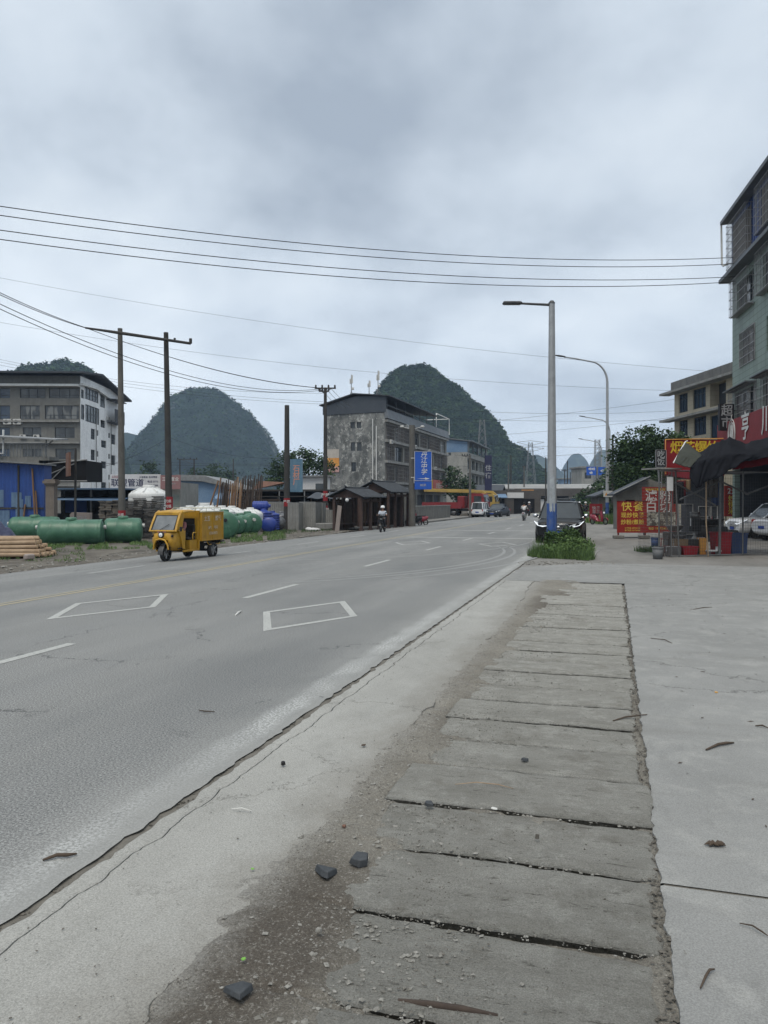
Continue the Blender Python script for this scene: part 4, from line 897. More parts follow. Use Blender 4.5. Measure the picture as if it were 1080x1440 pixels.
# red shop sign
mat('sign_red', (.20, .014, .018), (.16, .012, .016), 1.5, .55); mat('sign_white', (.55, .55, .53), None, 2, .6); mat('sign_yellow', (.55, .40, .03), None, 2, .6)
sg = thing('shop_sign', 'long red shop sign with white characters on the green building', 'sign', C4)
zt = Q.fp(1030, 598)[1]; zb_ = Q.fp(1030, 655)[1]
mb = MB(Q.M); mb.box(.02, 21, -.75, -.02, zb_, zt); mb.build('board', M['sign_red'], sg)
text('亨', 1.35, M['sign_white'], sg, Q.M @ T((5.2, -.78, (zt + zb_) / 2 + .45)), bold=.035)
text('川饭店', 1.35, M['sign_white'], sg, Q.M @ T((9.6, -.78, (zt + zb_) / 2 + .45)), bold=.035)
mb = MB(Q.M @ T((2.9, -.78, (zt + zb_) / 2 + .35)) @ Matrix.Rotation(R(90), 4, 'X'))
for rr_ in (.62, .5, .2):
    mb.tube([(rr_ * math.cos(a), rr_ * 1.15 * math.sin(a), 0) for a in np.linspace(0, 2 * math.pi, 28)], .022, 5)
for k in range(5): mb.tube([(-.3 + k * .15, -.45, 0), (-.22 + k * .11, .45 + .1 * (k == 2), 0)], .02, 4)
mb.tube([(0, .6, 0), (0, .95, 0)], .02, 4)
mb.build('emblem', M['sign_white'], sg)
# hanging supermarket sign
hs = thing('hanging_sign', 'black vertical sign with two grey characters hanging before the cream building', 'sign', P(1021, 587, 38.3))
mat('sign_black', (.018, .018, .022), None, 2, .5); mat('letter_grey', (.30, .31, .32), None, 2, .6)
mb = MB(); mb.box(-.36, .36, -.1, .1, -.66, .66); mb.build('board', M['sign_black'], hs); mb = MB(); mb.box(.36, .9, -.03, .03, .3, .36); mb.box(.36, .9, -.03, .03, -.36, -.3); mb.build('bracket', M['window_frame'], hs)
text('超\n市', .60, M['letter_grey'], hs, T((0, -.11, 0)), bold=.012)

# ================================================================== vehicles
mat('tyre', (.018, .018, .018), (.03, .03, .03), 6, .85); mat('rim_metal', (.35, .36, .37), (.25, .25, .26), 6, .4, metal=.7)
mat('paint_black', (.008, .009, .010), None, 1, .4, spec=.22, coat=.06, fine=0); mat('paint_navy', (.012, .018, .030), None, 1, .4, spec=.22, coat=.06, fine=0)
mat('paint_white', (.62, .63, .64), (.56, .57, .58), .8, .35, spec=.5, coat=.6, fine=0); mat('paint_silver', (.42, .43, .44), None, 1, .3, metal=.3, coat=.5, fine=0)
mat('car_glass', (.028, .034, .038), (.045, .052, .056), 1, .06, spec=.5, fine=0)
mat('chrome', (.55, .56, .57), None, 2, .18, metal=1, fine=0); mat('black_plastic', (.018, .018, .019), None, 4, .6); mat('lamp_glass', (.75, .78, .80), (.45, .48, .5), 14, .12, spec=.6)
mat('lamp_lit', (.8, .85, .9), None, 2, .3, emit=.6, fine=0)
mat('plate_blue', (.02, .06, .30), None, 4, .5); mat('red_lamp', (.30, .015, .012), None, 4, .2)
def wheel_parts(parent, x, y, r=.34, w=.22, side=1, name='wheel'):
    mb = MB(T((x, y, r))); prof = [(r * .66, -w / 2), (r * .93, -w / 2), (r, -w * .3), (r, w * .3), (r * .93, w / 2), (r * .66, w / 2)]
    mb.M = mb.M @ Matrix.Rotation(R(90), 4, 'X'); mb.lathe(prof, n=28); o = mb.build(name, M['tyre'], parent)
    mb = MB(T((x, y, r)) @ Matrix.Rotation(R(90) , 4, 'X')); s_ = -side
    mb.lathe([(.001, s_ * w * .36), (r * .2, s_ * w * .36), (r * .25, s_ * w * .30), (r * .68, s_ * w * .18), (r * .68, -s_ * w * .45)], n=28)
    for k in range(5): a = k * 2 * math.pi / 5; mb.tube([(r * .15 * math.cos(a), r * .15 * math.sin(a), s_ * w * .38), (r * .66 * math.cos(a), r * .66 * math.sin(a), s_ * w * .40)], r * .09, 5)
    mb.build('rim', M['rim_metal'], o); return o
def loft(mb, rings, mi=0, cap=True, smooth=True, mats_fn=None):
    n = len(rings[0]); vs = [p for r_ in rings for p in r_]; fs = []; 
    for i in range(len(rings) - 1):
        for k in range(n):
            j = (k + 1) % n; fs.append((i * n + k, i * n + j, i * n + n + j, i * n + n + k))
    if mats_fn:
        for idx, f in enumerate(fs): mb.add([vs[q] for q in f], [(0, 1, 2, 3)], mats_fn(idx // n, idx % n), smooth)
    else: mb.add(vs, fs, mi, smooth)
    if cap: mb.add(rings[0], [tuple(reversed(range(n)))], mi); mb.add(rings[-1], [tuple(range(n))], mi)
def car(label, cat, loc, rz, L_, Wd, H, paint, kind='suv', name='parked_car', lamps='lamp_glass', white_mirror=False, group=None):
    t = thing(name, label, cat, loc, rz, group); h = Wd / 2; hx = L_ / 2; b0 = .24 if kind != 'sedan' else .18
    belt = {'suv': .60 * H, 'sedan': .62 * H, 'van': .52 * H}[kind]; hood = {'suv': .56 * H, 'sedan': .56 * H, 'van': .50 * H}[kind]
    def ring(x, w, zb, zt, cr=.03):
        half = [(w * .80, zb), (w * .96, zb + .07), (w, zb + (zt - zb) * .45), (w * .985, zt - .12), (w * .92, zt - .02), (w * .55, zt + cr)]
        return [(x, -y, z) for y, z in half[::-1]] + [(x, y, z) for y, z in half]
    st = [(hx, .86, b0 + .06, hood - .16), (hx - .012, .875, b0 + .05, hood - .14), (hx - .07, .93, b0, hood - .07), (hx - .35, .98, b0 - .02, hood - .02), (hx - 1.0, 1.0, b0 - .02, hood + .02)]
    if kind == 'van': st = [(hx, .82, b0 + .1, hood - .15), (hx - .01, .83, b0 + .09, hood - .14), (hx - .08, .93, b0, hood - .04), (hx - .4, .98, b0 - .02, hood + .05)]
    st += [(.35, 1, b0 - .02, belt), (-.6, 1, b0 - .02, belt + .02), (-hx + .5, .99, b0, belt + .03), (-hx + .08, .93, b0 + .05, belt), (-hx, .85, b0 + .18, belt - .1)]
    mb = MB(); loft(mb, [ring(x, w * h, zb, zt) for x, w, zb, zt in st][::-1]); body = mb.build('body', M[paint], t, shade=True, subsurf=1)
    # greenhouse
    wf = {'suv': (hx - 1.15, hx - 1.75), 'sedan': (hx - 1.25, hx - 1.95), 'van': (hx - .38, hx - .95)}[kind]
    wr = {'suv': (-hx + .12, -hx + .45), 'sedan': (-hx + .55, -hx + 1.25), 'van': (-hx + .05, -hx + .18)}[kind]
    zr = H - .03; wb, wt = h * .93, h * .74 if kind != 'van' else h * .82
    def cr(x, y, z0, y1, z1): return [(x, -y, z0), (x, y, z0), (x, y1, z1), (x, -y1, z1)]
    pts = dict(fb=(wf[0], wb, belt - .03), ft=(wf[1], wt, zr - .04), rb=(wr[0], wb * .96, belt), rt=(wr[1], wt * .95, zr - .05))
    mb = MB(); V = []
    for k in ('fb', 'ft', 'rt', 'rb'): x, y, z = pts[k]; V += [(x, y, z), (x, -y, z)]
    mb.add(V, [(0, 2, 3, 1)], 0); mb.add(V, [(4, 6, 7, 5)], 0); mb.add(V, [(0, 6, 4, 2)], 0); mb.add(V, [(1, 3, 5, 7)], 0)
    g = mb.build('windows', M['car_glass'], t)
    mb = MB(); rf = []
    for f in (0, .12, .4, .75, .95, 1):
        x = wf[1] + (wr[1] - wf[1]) * f; y = wt * (1 - .05 * f); e = .02 if f in (0, 1) else 0; zz = zr + .03 * math.sin(math.pi * f) - e
        rf.append([(x, -y - .01, zz - .06), (x, -y * .93, zz - .005), (x, -y * .5, zz + .02), (x, y * .5, zz + .02), (x, y * .93, zz - .005), (x, y + .01, zz - .06)])
    loft(mb, rf[::-1]); mb.build('roof', M[paint], t, shade=True)
    mb = MB()
    for s_ in (1, -1):
        for a, b_, r_ in (('fb', 'ft', .035), ('rb', 'rt', .05)):
            p, q = pts[a], pts[b_]; mb.tube([(p[0], s_ * p[1], p[2]), (q[0], s_ * q[1], q[2])], r_, 6)
        for f in (.38, .70):
            xb = wf[0] + (wr[0] - wf[0]) * f; xt = wf[1] + (wr[1] - wf[1]) * f; mb.tube([(xb, s_ * wb * 1.0, belt - .02), (xt, s_ * wt * 1.0, zr - .05)], .035, 5)
        mb.tube([(wf[0], s_ * wb, belt - .02), (wr[0], s_ * wb * .97, belt)], .022, 5)
    mb.build('pillar', M[paint if kind != 'suv' else paint], t)
    # arches, wheels
    ax = (hx - .85, -hx + .78) if kind != 'van' else (hx - .62, -hx + .7); wr_ = .35 if kind == 'suv' else .31
    for x in ax:
        for s_ in (1, -1):
            mb = MB(T((x, s_ * (h - .12), wr_)) @ Matrix.Rotation(R(90), 4, 'X')); mb.cyl((0, 0, -.135), (0, 0, .135), wr_ * 1.17, n=24); mb.build('wheel_arch', M['black_plastic'], t)
            wheel_parts(t, x, s_ * (h - .09), wr_, .22, s_)
    # mirrors, handles, sills
    for s_ in (1, -1):
        mb = MB(); mb.ball((wf[0] - .22, s_ * (h + .10), belt + .08), (.08, .12, .085), 12); mb.tube([(wf[0] - .2, s_ * (h - .08), belt), (wf[0] - .22, s_ * (h + .06), belt + .05)], .03, 5)
        mb.build('wing_mirror', M['chrome' if white_mirror else paint], t)
        mb = MB(); mb.box(-.25, -.05, s_ * (h + .0) - .012, s_ * h + .012, belt - .17, belt - .14); mb.box(-1.15, -.95, s_ * h - .012, s_ * h + .012, belt - .16, belt - .13); mb.build('door_handle', M['chrome'], t)
    mb = MB(); mb.box(-hx + 1.1, hx - 1.2, -h + .02, h - .02, b0 - .06, b0 + .03); mb.build('underbody', M['black_plastic'], t)
    # front
    fx = hx + .012
    mb = MB()
    if kind == 'suv':
        hexa = [(-.46, .0), (-.34, -.19), (.34, -.19), (.46, .0), (.36, .13), (-.36, .13)]
    else: hexa = [(-.34, .0), (-.28, -.10), (.28, -.10), (.34, .0), (.30, .08), (-.30, .08)]
    zc_ = hood - .30 if kind == 'suv' else hood - .26
    mb.M = T((fx + .02, 0, zc_)); mb.add([(.01 - .06 * (abs(y) > .3), y, z) for y, z in hexa], [tuple(range(6))], 0)
    gr = mb.build('grille', M['black_plastic'], t)
    mb = MB(T((fx + .03, 0, zc_))); mb.tube([(.01 - .06 * (abs(y) > .3), y, z) for y, z in hexa + hexa[:1]], .014, 6)
    if kind == 'suv':
        for z in (-.10, -.03, .05): mb.box(-.02, .005, -.36, .36, z, z + .022)
        mb.ball((.015, 0, .0), (.012, .08, .05), 10)
    mb.build('grille_trim', M['chrome'], gr)
    for s_ in (1, -1):
        mb = MB(); z = hood - .20
        pts_ = [(fx + .0, .44, z - .06), (fx - .01, .60, z - .10), (fx - .06, .80, z - .04), (fx - .34, .955, z + .12), (fx - .24, .90, z + .10), (fx - .02, .62, z + .02)]
        pts_ = [(a + .035, s_ * b_ * h / .915, c + .02) for a, b_, c in pts_]; inner = [(a - .12, b_ * .98, c) for a, b_, c in pts_]
        f = tuple(range(6)); mb.add(pts_ + inner, [f if s_ > 0 else f[::-1]] + [(i, (i + 1) % 6, (i + 1) % 6 + 6, i + 6) for i in range(6)]); hl = mb.build('headlight', M[lamps], t)
        if kind == 'suv': mb = MB(); mb.tube([tuple(np.array(q_) + [.012, 0, 0]) for q_ in (pts_[0], pts_[1], pts_[2], pts_[3])], .013, 6); mb.build('running_light', M['lamp_lit'], hl)
        mb = MB(); mb.cbox((fx - .08, s_ * .72 * h / .93, b0 + .20), (.06, .22, .10), bev=.03); mb.build('fog_lamp', M['lamp_glass'], t)
        mb = MB(); mb.cbox((-hx + .1, s_ * (h - .13), belt - .14), (.14, .16, .26), bev=.03); mb.build('tail_light', M['red_lamp'], t)
    mb = MB(); mb.box(fx - .05, fx + .012, -.62, .62, b0 + .02, b0 + .13); mb.build('bumper_grille', M['black_plastic'], t)
    mb = MB(); mb.box(fx + .012, fx + .022, -.22, .22, b0 + .15, b0 + .29); mb.build('number_plate', M['plate_blue'], t)
    mb = MB(); mb.box(-hx - .015, -hx - .002, -.22, .22, belt - .42, belt - .29); mb.build('number_plate', M['plate_blue'], t)
    return t, pts
HB = math.atan2(-math.cos(TH), -math.sin(TH))       # heading back along the road, towards the camera
HF = HB + math.pi
def nearest(px, py): return GP(px, py)
g = GP(779, 764.5); u_, v_ = uv_of(g.x, g.y); c = RW(u_ + 2.25, v_ - .17)
suv, sp_ = car('black sport utility car with lit white headlights parked behind the weedy lamp post', 'car', c, HB, 4.4, 1.90, 1.72, 'paint_black', 'suv', white_mirror=True)
mb = MB()
for s_ in (1, -1): mb.tube([(.55, s_ * .58, 1.66), (.45, s_ * .60, 1.72), (-1.4, s_ * .58, 1.72), (-1.5, s_ * .56, 1.65)], .018, 6)
mb.build('roof_rail', M['chrome'], suv)
g = GP(704, 727); c = Vector((g.x, g.y + 2, ground_at(g.x, g.y)))
car('dark blue saloon car driving towards the camera on the far road', 'car', c, HB - R(11), 4.3, 1.75, 1.5, 'paint_navy', 'sedan', 'car')
g = at(676, 98); car('small white minivan seen from behind by the red and yellow trucks', 'minivan', g, HF - R(4), 3.9, 1.6, 1.88, 'paint_white', 'van', 'minivan')
g = at(669, 108); car('white car half hidden behind the white minivan', 'car', g, HF, 4.0, 1.7, 1.5, 'paint_white', 'sedan')
g = Vector((18.75, 36.3, 0)); car('white sport utility car parked under the red shop sign, behind the wire cage', 'car', g, R(178), 4.5, 1.85, 1.66, 'paint_white', 'suv')
g = Vector((18.75, 33.9, 0)); car('white car nearest the right edge with a red tail light', 'car', g, R(5), 4.4, 1.8, 1.5, 'paint_white', 'sedan')
for k, (px, D) in enumerate([(772, 150), (793, 170), (803, 185)]):
    g = at(px, D); car(['silver car following far down the road, half behind the pole', 'white lorry-like van far down the road', 'tiny white car farthest down the road'][k], 'car', g, HB, 4.5, 1.8, 1.9 if k == 1 else 1.5, 'paint_silver' if k != 1 else 'paint_white', 'van' if k == 1 else 'sedan', 'car')

# ------------------------------------------------------------------ people
mat('skin', (.30, .17, .11), (.26, .145, .095), 8, .6); mat('hair_black', (.012, .010, .009), None, 20, .6)
mat('cloth_pale', (.42, .46, .52), (.36, .40, .46), 6, .9, bmp=.4, bscale=14); mat('cloth_white', (.62, .62, .62), (.54, .54, .54), 6, .9, bmp=.4, bscale=14)
mat('cloth_dark', (.02, .022, .028), (.035, .036, .04), 6, .9); mat('cloth_pink', (.34, .16, .17), (.28, .13, .14), 6, .9); mat('helmet_white', (.65, .66, .66), None, 3, .3)
mat('cloth_red', (.30, .04, .04), None, 6, .9)
def skin_mesh(name, nodes, edges, m, parent, sub=1, root=0):
    me = bpy.data.meshes.new(name); ks = list(nodes); ix = {k: i for i, k in enumerate(ks)}
    me.from_pydata([nodes[k][0] for k in ks], [(ix[a], ix[b_]) for a, b_ in edges], []); me.materials.append(m)
    o = bpy.data.objects.new(name, me); COL.objects.link(o)
    md = o.modifiers.new('skin', 'SKIN'); md.use_smooth_shade = True
    if sub: sb = o.modifiers.new('sub', 'SUBSURF'); sb.levels = sub; sb.render_levels = sub
    lay = me.skin_vertices[0] if len(me.skin_vertices) else None
    if lay is None:
        bpy.context.view_layer.objects.active = o; o.select_set(True); bpy.ops.mesh.customdata_skin_add(); o.select_set(False); lay = me.skin_vertices[0]
    for k in ks: r_ = nodes[k][1]; lay.data[ix[k]].radius = r_ if hasattr(r_, '__len__') else (r_, r_)
    for i in range(len(ks)): lay.data[i].use_root = (i == root)
    bpy.context.view_layer.update(); ev = o.evaluated_get(bpy.context.evaluated_depsgraph_get()); m2 = bpy.data.meshes.new_from_object(ev)
    m2.name = name; bpy.data.objects.remove(o); o = bpy.data.objects.new(name, m2); COL.objects.link(o)
    if not m2.materials: m2.materials.append(m)
    m2.polygons.foreach_set('use_smooth', [True] * len(m2.polygons))
    if parent: o.parent = parent
    return o
def seated_person(label, loc, rz, shirt, trousers, hat='helmet', lean=.1, hand=(.42, .27, 1.0), foot=(.28, .13, .28), seat=.78, bare_arms=True):
    """local x forward, z up from the ground; sits on a seat at height `seat`"""
    t = thing('person', label, 'person', loc, rz); s = seat; sh = s + .50; N = {}
    N['pelvis'] = ((0, 0, s + .06), .13); N['waist'] = ((.02, 0, s + .22), .12); N['chest'] = ((.02 + lean * .7, 0, s + .40), .14); N['neck'] = ((.03 + lean, 0, s + .54), .055); N['head0'] = ((.04 + lean, 0, s + .60), .05)
    N['head'] = ((.05 + lean * 1.1, 0, s + .69), (.085, .095)); N['crown'] = ((.045 + lean * 1.1, 0, s + .765), .06)
    E = [('pelvis', 'waist'), ('waist', 'chest'), ('chest', 'neck'), ('neck', 'head0'), ('head0', 'head'), ('head', 'crown')]
    for sd, q in (('l', 1), ('r', -1)):
        N['sh' + sd] = ((.02 + lean * .8, q * .17, s + .45), .062); N['el' + sd] = (((.02 + lean + hand[0]) / 2 - .06, q * .25, (s + .45 + hand[2]) / 2 - .10), .045)
        N['wr' + sd] = ((hand[0] - .05, q * hand[1], hand[2] + .01), .03); N['hd' + sd] = ((hand[0] + .02, q * hand[1], hand[2]), .034)
        N['fg' + sd] = ((hand[0] + .06, q * (hand[1] - .01), hand[2] - .04), .02)
        N['hp' + sd] = ((.05, q * .10, s + .04), .09); N['kn' + sd] = ((.42, q * .17, s + .03), .065); N['an' + sd] = ((foot[0], q * foot[1], foot[2] + .07), .04); N['to' + sd] = ((foot[0] + .15, q * foot[1], foot[2] + .02), .035)
        E += [('chest', 'sh' + sd), ('sh' + sd, 'el' + sd), ('el' + sd, 'wr' + sd), ('wr' + sd, 'hd' + sd), ('hd' + sd, 'fg' + sd), ('pelvis', 'hp' + sd), ('hp' + sd, 'kn' + sd), ('kn' + sd, 'an' + sd), ('an' + sd, 'to' + sd)]
    body = skin_mesh('body', N, E, M['skin'], t)
    hx_, hz_ = N['head'][0][0], N['head'][0][2]
    mb = MB(); mb.ball((hx_ + .095, 0, hz_ - .01), (.018, .013, .022), 8); mb.build('nose', M['skin'], t)
    for q in (1, -1): mb = MB(); mb.ball((hx_ + .082, q * .033, hz_ + .02), (.01, .012, .008), 8); mb.build('eye', M['hair_black'], t)
    mb = MB(); mb.ball((hx_ + .082, 0, hz_ - .055), (.008, .025, .007), 8); mb.build('mouth', M['cloth_red'], t)
    g = lambda ks, k: {a: (N[a][0], tuple(x * k + .008 for x in ((N[a][1],) * 2 if not hasattr(N[a][1], '__len__') else N[a][1]))) for a in ks}
    ks = ['pelvis', 'waist', 'chest', 'neck', 'shl', 'shr', 'ell', 'elr'] + ([] if bare_arms else ['wrl', 'wrr'])
    n2 = g(ks, 1.12); n2['neck'] = ((N['neck'][0][0], 0, N['neck'][0][2] - .05), .07)
    skin_mesh('shirt', n2, [e_ for e_ in E if e_[0] in ks and e_[1] in ks], M[shirt], t)
    ks = ['pelvis', 'hpl', 'hpr', 'knl', 'knr', 'anl', 'anr']; skin_mesh('trousers', g(ks, 1.12), [e_ for e_ in E if e_[0] in ks and e_[1] in ks], M[trousers], t)
    for q in ('l', 'r'): mb = MB(); p = N['to' + q][0]; mb.ball((p[0] - .05, p[1], p[2] - .005), (.13, .045, .045), 10); mb.build('shoe', M['hair_black'], t)
    mb = MB(T((hx_, 0, hz_)))
    if hat == 'helmet':
        mb.lathe([(.128, .0), (.132, .05), (.12, .11), (.08, .15), (.001, .165)], n=18, sx=1.08); mb.lathe([(.14, .012), (.128, .0)], n=18, sx=1.25); mb.build('helmet', M['helmet_white'], t)
    else:
        mb.lathe([(.09, -.07), (.108, -.02), (.112, .04), (.09, .10), (.05, .125), (.001, .13)], c=(-.018, 0, 0), n=16); mb.build('hair', M['hair_black'], t)
    return t
# ------------------------------------------------------------------ two wheelers
mat('scooter_red', (.20, .015, .03), None, 3, .35, coat=.4); mat('dark_metal', (.05, .05, .052), (.08, .08, .08), 5, .5, metal=.4)
def bike(label, loc, rz, paint, kind='motorbike', cat='motorcycle', name='motorcycle', basket=False):
    t = thing(name, label, cat, loc, rz); r = .29 if kind == 'motorbike' else .23; wb = .62
    for x in (wb, -wb):
        mb = MB(T((x, 0, r)) @ Matrix.Rotation(R(90), 4, 'X')); mb.tube([(r * .88 * math.cos(a), r * .88 * math.sin(a), 0) for a in np.linspace(0, 2 * math.pi, 26)], .045, 8, caps=False); w = mb.build('wheel', M['tyre'], t)
        mb = MB(T((x, 0, r)) @ Matrix.Rotation(R(90), 4, 'X')); mb.cyl((0, 0, -.05), (0, 0, .05), .05, n=10)
        for k in range(8): a = k * math.pi / 4; mb.tube([(0, 0, 0), (r * .82 * math.cos(a), r * .82 * math.sin(a), 0)], .008, 4)
        mb.build('hub', M['rim_metal'], w)
    mb = MB(); mb.tube([(wb, .06, r), (wb - .18, .06, .78)], .022, 6); mb.tube([(wb, -.06, r), (wb - .18, -.06, .78)], .022, 6); mb.tube([(wb - .2, -.06, .75), (wb - .22, 0, .98)], .025, 6); mb.build('fork', M['dark_metal'], t)
    mb = MB(); mb.tube([(wb - .38, .34, 1.02), (wb - .24, .16, 1.02), (wb - .22, 0, .98), (wb - .24, -.16, 1.02), (wb - .38, -.34, 1.02)], .016, 6); mb.build('handlebar', M['dark_metal'], t)
    for q in (1, -1):
        mb = MB(); mb.tube([(wb - .26, q * .2, 1.02), (wb - .22, q * .27, 1.16)], .008, 4); mb.cbox((wb - .22, q * .28, 1.2), (.02, .11, .07), bev=.008); mb.build('mirror', M['black_plastic'], t)
    if kind == 'motorbike':
        mb = MB(); loft(mb, [[(x, y * w, z0 + h_ * zz) for y, zz in ((-1, 0), (-1, .6), (-.6, 1), (.6, 1), (1, .6), (1, 0))] for x, w, z0, h_ in ((-.45, .07, .62, .1), (-.1, .12, .58, .2), (.2, .13, .60, .26), (.38, .08, .66, .2))]); mb.build('tank', M[paint], t, shade=True)
        mb = MB(); mb.cbox((.02, 0, .40), (.36, .22, .30), bev=.05); mb.tube([(.1, -.12, .3), (-.3, -.15, .26), (-.72, -.16, .36)], .035, 8); mb.build('engine', M['dark_metal'], t)
    else:
        mb = MB(); loft(mb, [[(x, y * w, z0 + h_ * zz) for y, zz in ((-1, 0), (-1.05, .5), (-.7, 1), (.7, 1), (1.05, .5), (1, 0))] for x, w, z0, h_ in ((-.80, .08, .55, .16), (-.62, .15, .36, .38), (-.25, .17, .26, .46), (-.12, .16, .22, .30), (-.02, .15, .22, .08), (.28, .15, .22, .08), (.36, .14, .24, .12))]); mb.build('body_shell', M[paint], t, shade=True)
        mb = MB(); loft(mb, [[(x + dx_, y * w, z) for y, dx_ in ((-1, -.04), (-.5, .06), (.5, .06), (1, -.04), (.6, -.06), (-.6, -.06))] for x, w, z in ((.36, .14, .22), (.38, .20, .5), (.32, .19, .8), (.30, .12, .98))]); mb.build('front_shield', M[paint], t, shade=True)
    mb = MB(); mb.cbox((-.30, 0, .76), (.62, .24, .09), bev=.03); mb.build('seat', M['black_plastic'], t)
    mb = MB(); mb.ball((wb - .12, 0, .86), (.06, .085, .085), 12); mb.build('headlight', M['lamp_glass'], t)
    mb = MB(); mb.ball((-.84, 0, .66), (.03, .07, .04), 8); mb.build('tail_light', M['red_lamp'], t)
    mb = MB(T((wb, 0, r)) @ Matrix.Rotation(R(90), 4, 'X')); 
    a_ = np.linspace(R(20), R(150), 9); vs = [((r + .05) * math.cos(a), (r + .05) * math.sin(a), z) for a in a_ for z in (-.06, .06)]; mb.add(vs, [(2 * i, 2 * i + 1, 2 * i + 3, 2 * i + 2) for i in range(8)], smooth=True); mb.build('front_fender', M[paint], t)
    if basket:
        mb = MB(T((wb + .05, 0, .86)))
        for z in (0, .08, .16, .24): w = .15 + z * .25; mb.tube([(-.13, -w, z), (.13, -w, z), (.13, w, z), (-.13, w, z), (-.13, -w, z)], .008, 4)
        for y in np.linspace(-.15, .15, 7): mb.tube([(.13, y, 0), (.13, y * 1.4, .24)], .006, 4)
        mb.cbox((0, 0, .1), (.22, .26, .18), bev=.03); mb.build('basket', M['black_plastic'], t)
    return t
g = GP(538, 748); g = Vector((g.x, g.y, g.z))
bike('black motorcycle with a front basket ridden towards the camera', g, HB + R(6), 'paint_black', basket=True)
seated_person('motorcycle rider in a white helmet and pale blue shirt on the left lane', g + Vector((.02, .12, 0)), HB + R(6), 'cloth_pale', 'cloth_dark', 'helmet', .02, (.40, .30, 1.06), (.16, .16, .22), .80)
g = GP(737, 732)
bike('white scooter ridden away along the road beside the black car', g, HF, 'paint_silver', 'scooter', 'scooter', 'scooter')
seated_person('scooter rider with black hair and loose white top seen from behind', g, HF, 'cloth_white', 'cloth_dark', 'hair', .0, (.40, .30, 1.06), (.20, .12, .28), .80, False)
g = at(839, 57); bike('dark red scooter parked in front of the small red board', g + Vector((0, -.6, 0)), HB + R(48), 'scooter_red', 'scooter', 'scooter', 'scooter')
g = at(589, 64); bike('red and blue scooter parked by the pole of the blue school sign', g, R(200), 'scooter_red', 'scooter', 'scooter', 'scooter')
g = at(582, 62.5); bike('black scooter parked beside the red and blue one', g, R(215), 'paint_black', 'scooter', 'scooter', 'scooter')
g = at(815, 95); bike('distant dark scooter behind the black car', g, HB, 'paint_black', 'scooter', 'scooter', 'scooter'); seated_person('distant rider in a red top behind the black car', g, HB, 'cloth_red', 'cloth_dark', 'helmet')
g = at(824, 84); bike('distant black motorcycle on the right verge', g, HF + R(15), 'paint_black', 'motorbike'); seated_person('distant rider in dark clothes on the right verge', g, HF + R(15), 'cloth_dark', 'cloth_dark', 'helmet')
g = at(744, 88); bike('distant scooter with an orange delivery box', g, HF, 'paint_black', 'scooter', 'scooter', 'scooter'); seated_person('distant rider in a white sun hat', g, HF, 'cloth_dark', 'cloth_dark', 'helmet')

# ------------------------------------------------------------------ yellow cargo tricycle
m, b, p, tc = base('tuk_yellow', .42, 0, .45)
c_ = b.mix(b.ramp(b.noise(tc, 1.8, 5, .65), .35, .65), (.43, .245, .020), (.33, .180, .018)); c_ = b.mix(b.ramp(b.noise(b.map(tc, (2, 2, .7), (3, 3, 1)), 2.2, 6, .75), .50, .66, 0, .65), c_, (.20, .10, .02)); b.l(c_, p.inputs['Base Color']); bump(b, p, b.noise(tc, 6, 3, .6), .12, .02)
mat('inside_dark', (.03, .028, .025), None, 3, .8); mat('tuk_glass', (.10, .11, .115), (.16, .17, .175), 2.5, .12, spec=.6, fine=0); mat('tuk_roof', (.36, .35, .27), (.42, .40, .30), 2, .6, stain=(.2, .17, .1))
g = GP(233, 789.5); gz = GP(289, 783)
t = thing('cargo_tricycle', 'yellow three wheeled cargo tricycle with cab and box body driving on the far lane', 'cargo tricycle', (0, 0, 0)); tuk = t
hd = HB - R(1)       # heading
# local: x forward; front wheel centre at x=1.12, rear axle x=-.75
t.rotation_euler.z = hd; sc = 1.0; fw = Vector((1.14, 0, 0)); t.location = g - RZ(hd) @ fw; t.location.z = ground_at(g.x, g.y) - .005
YL = M['tuk_yellow']
def poly_xz(mb, pts, y0, y1, mi=0): mb.prism(pts, y0, y1, mi)
# front shell: lofted over height
rings = []
for z, xf, w in ((.36, 1.30, .40), (.50, 1.40, .47), (.70, 1.42, .50), (.90, 1.36, .50), (.98, 1.32, .495)):
    pts_ = []
    for k in range(17):
        a = -math.pi / 2 + math.pi * k / 16; ca, sa = math.cos(a), math.sin(a)
        px_ = .78 + (xf - .78) * abs(ca) ** .55; py_ = w * (abs(sa) ** .75) * (1 if sa > 0 else -1); pts_.append((px_, py_, z))
    rings.append(pts_)
mb = MB(); n = 17
V = [q for r_ in rings for q in r_]; Fs = []
for i in range(4):
    for k in range(16):
        x_, y_, z_ = rings[i][k]; ym = (rings[i][k][1] + rings[i][k + 1][1]) / 2
        if i < 1 and abs(ym) < .26 : continue       # wheel opening
        if i < 2 and abs(ym) < .19 : continue
        Fs.append((i * n + k, i * n + k + 1, (i + 1) * n + k + 1, (i + 1) * n + k))
mb.add(V, Fs, 0, True); fs_ = mb.build('front_shell', YL, t); md = fs_.modifiers.new('s', 'SOLIDIFY'); md.thickness = .03; md.offset = -1
# arch trim over the front wheel
mb = MB(); mb.tube([(1.40, -.27, .40), (1.415, -.245, .56), (1.43, -.16, .70), (1.44, 0, .74), (1.43, .16, .70), (1.415, .245, .56), (1.40, .27, .40)], .03, 8); mb.build('arch_trim', YL, t)
mb = MB(); mb.box(.72, 1.10, -.44, .44, .40, .44); mb.box(.74, .80, -.46, .46, .44, .96); mb.build('bulkhead', M['inside_dark'], t)
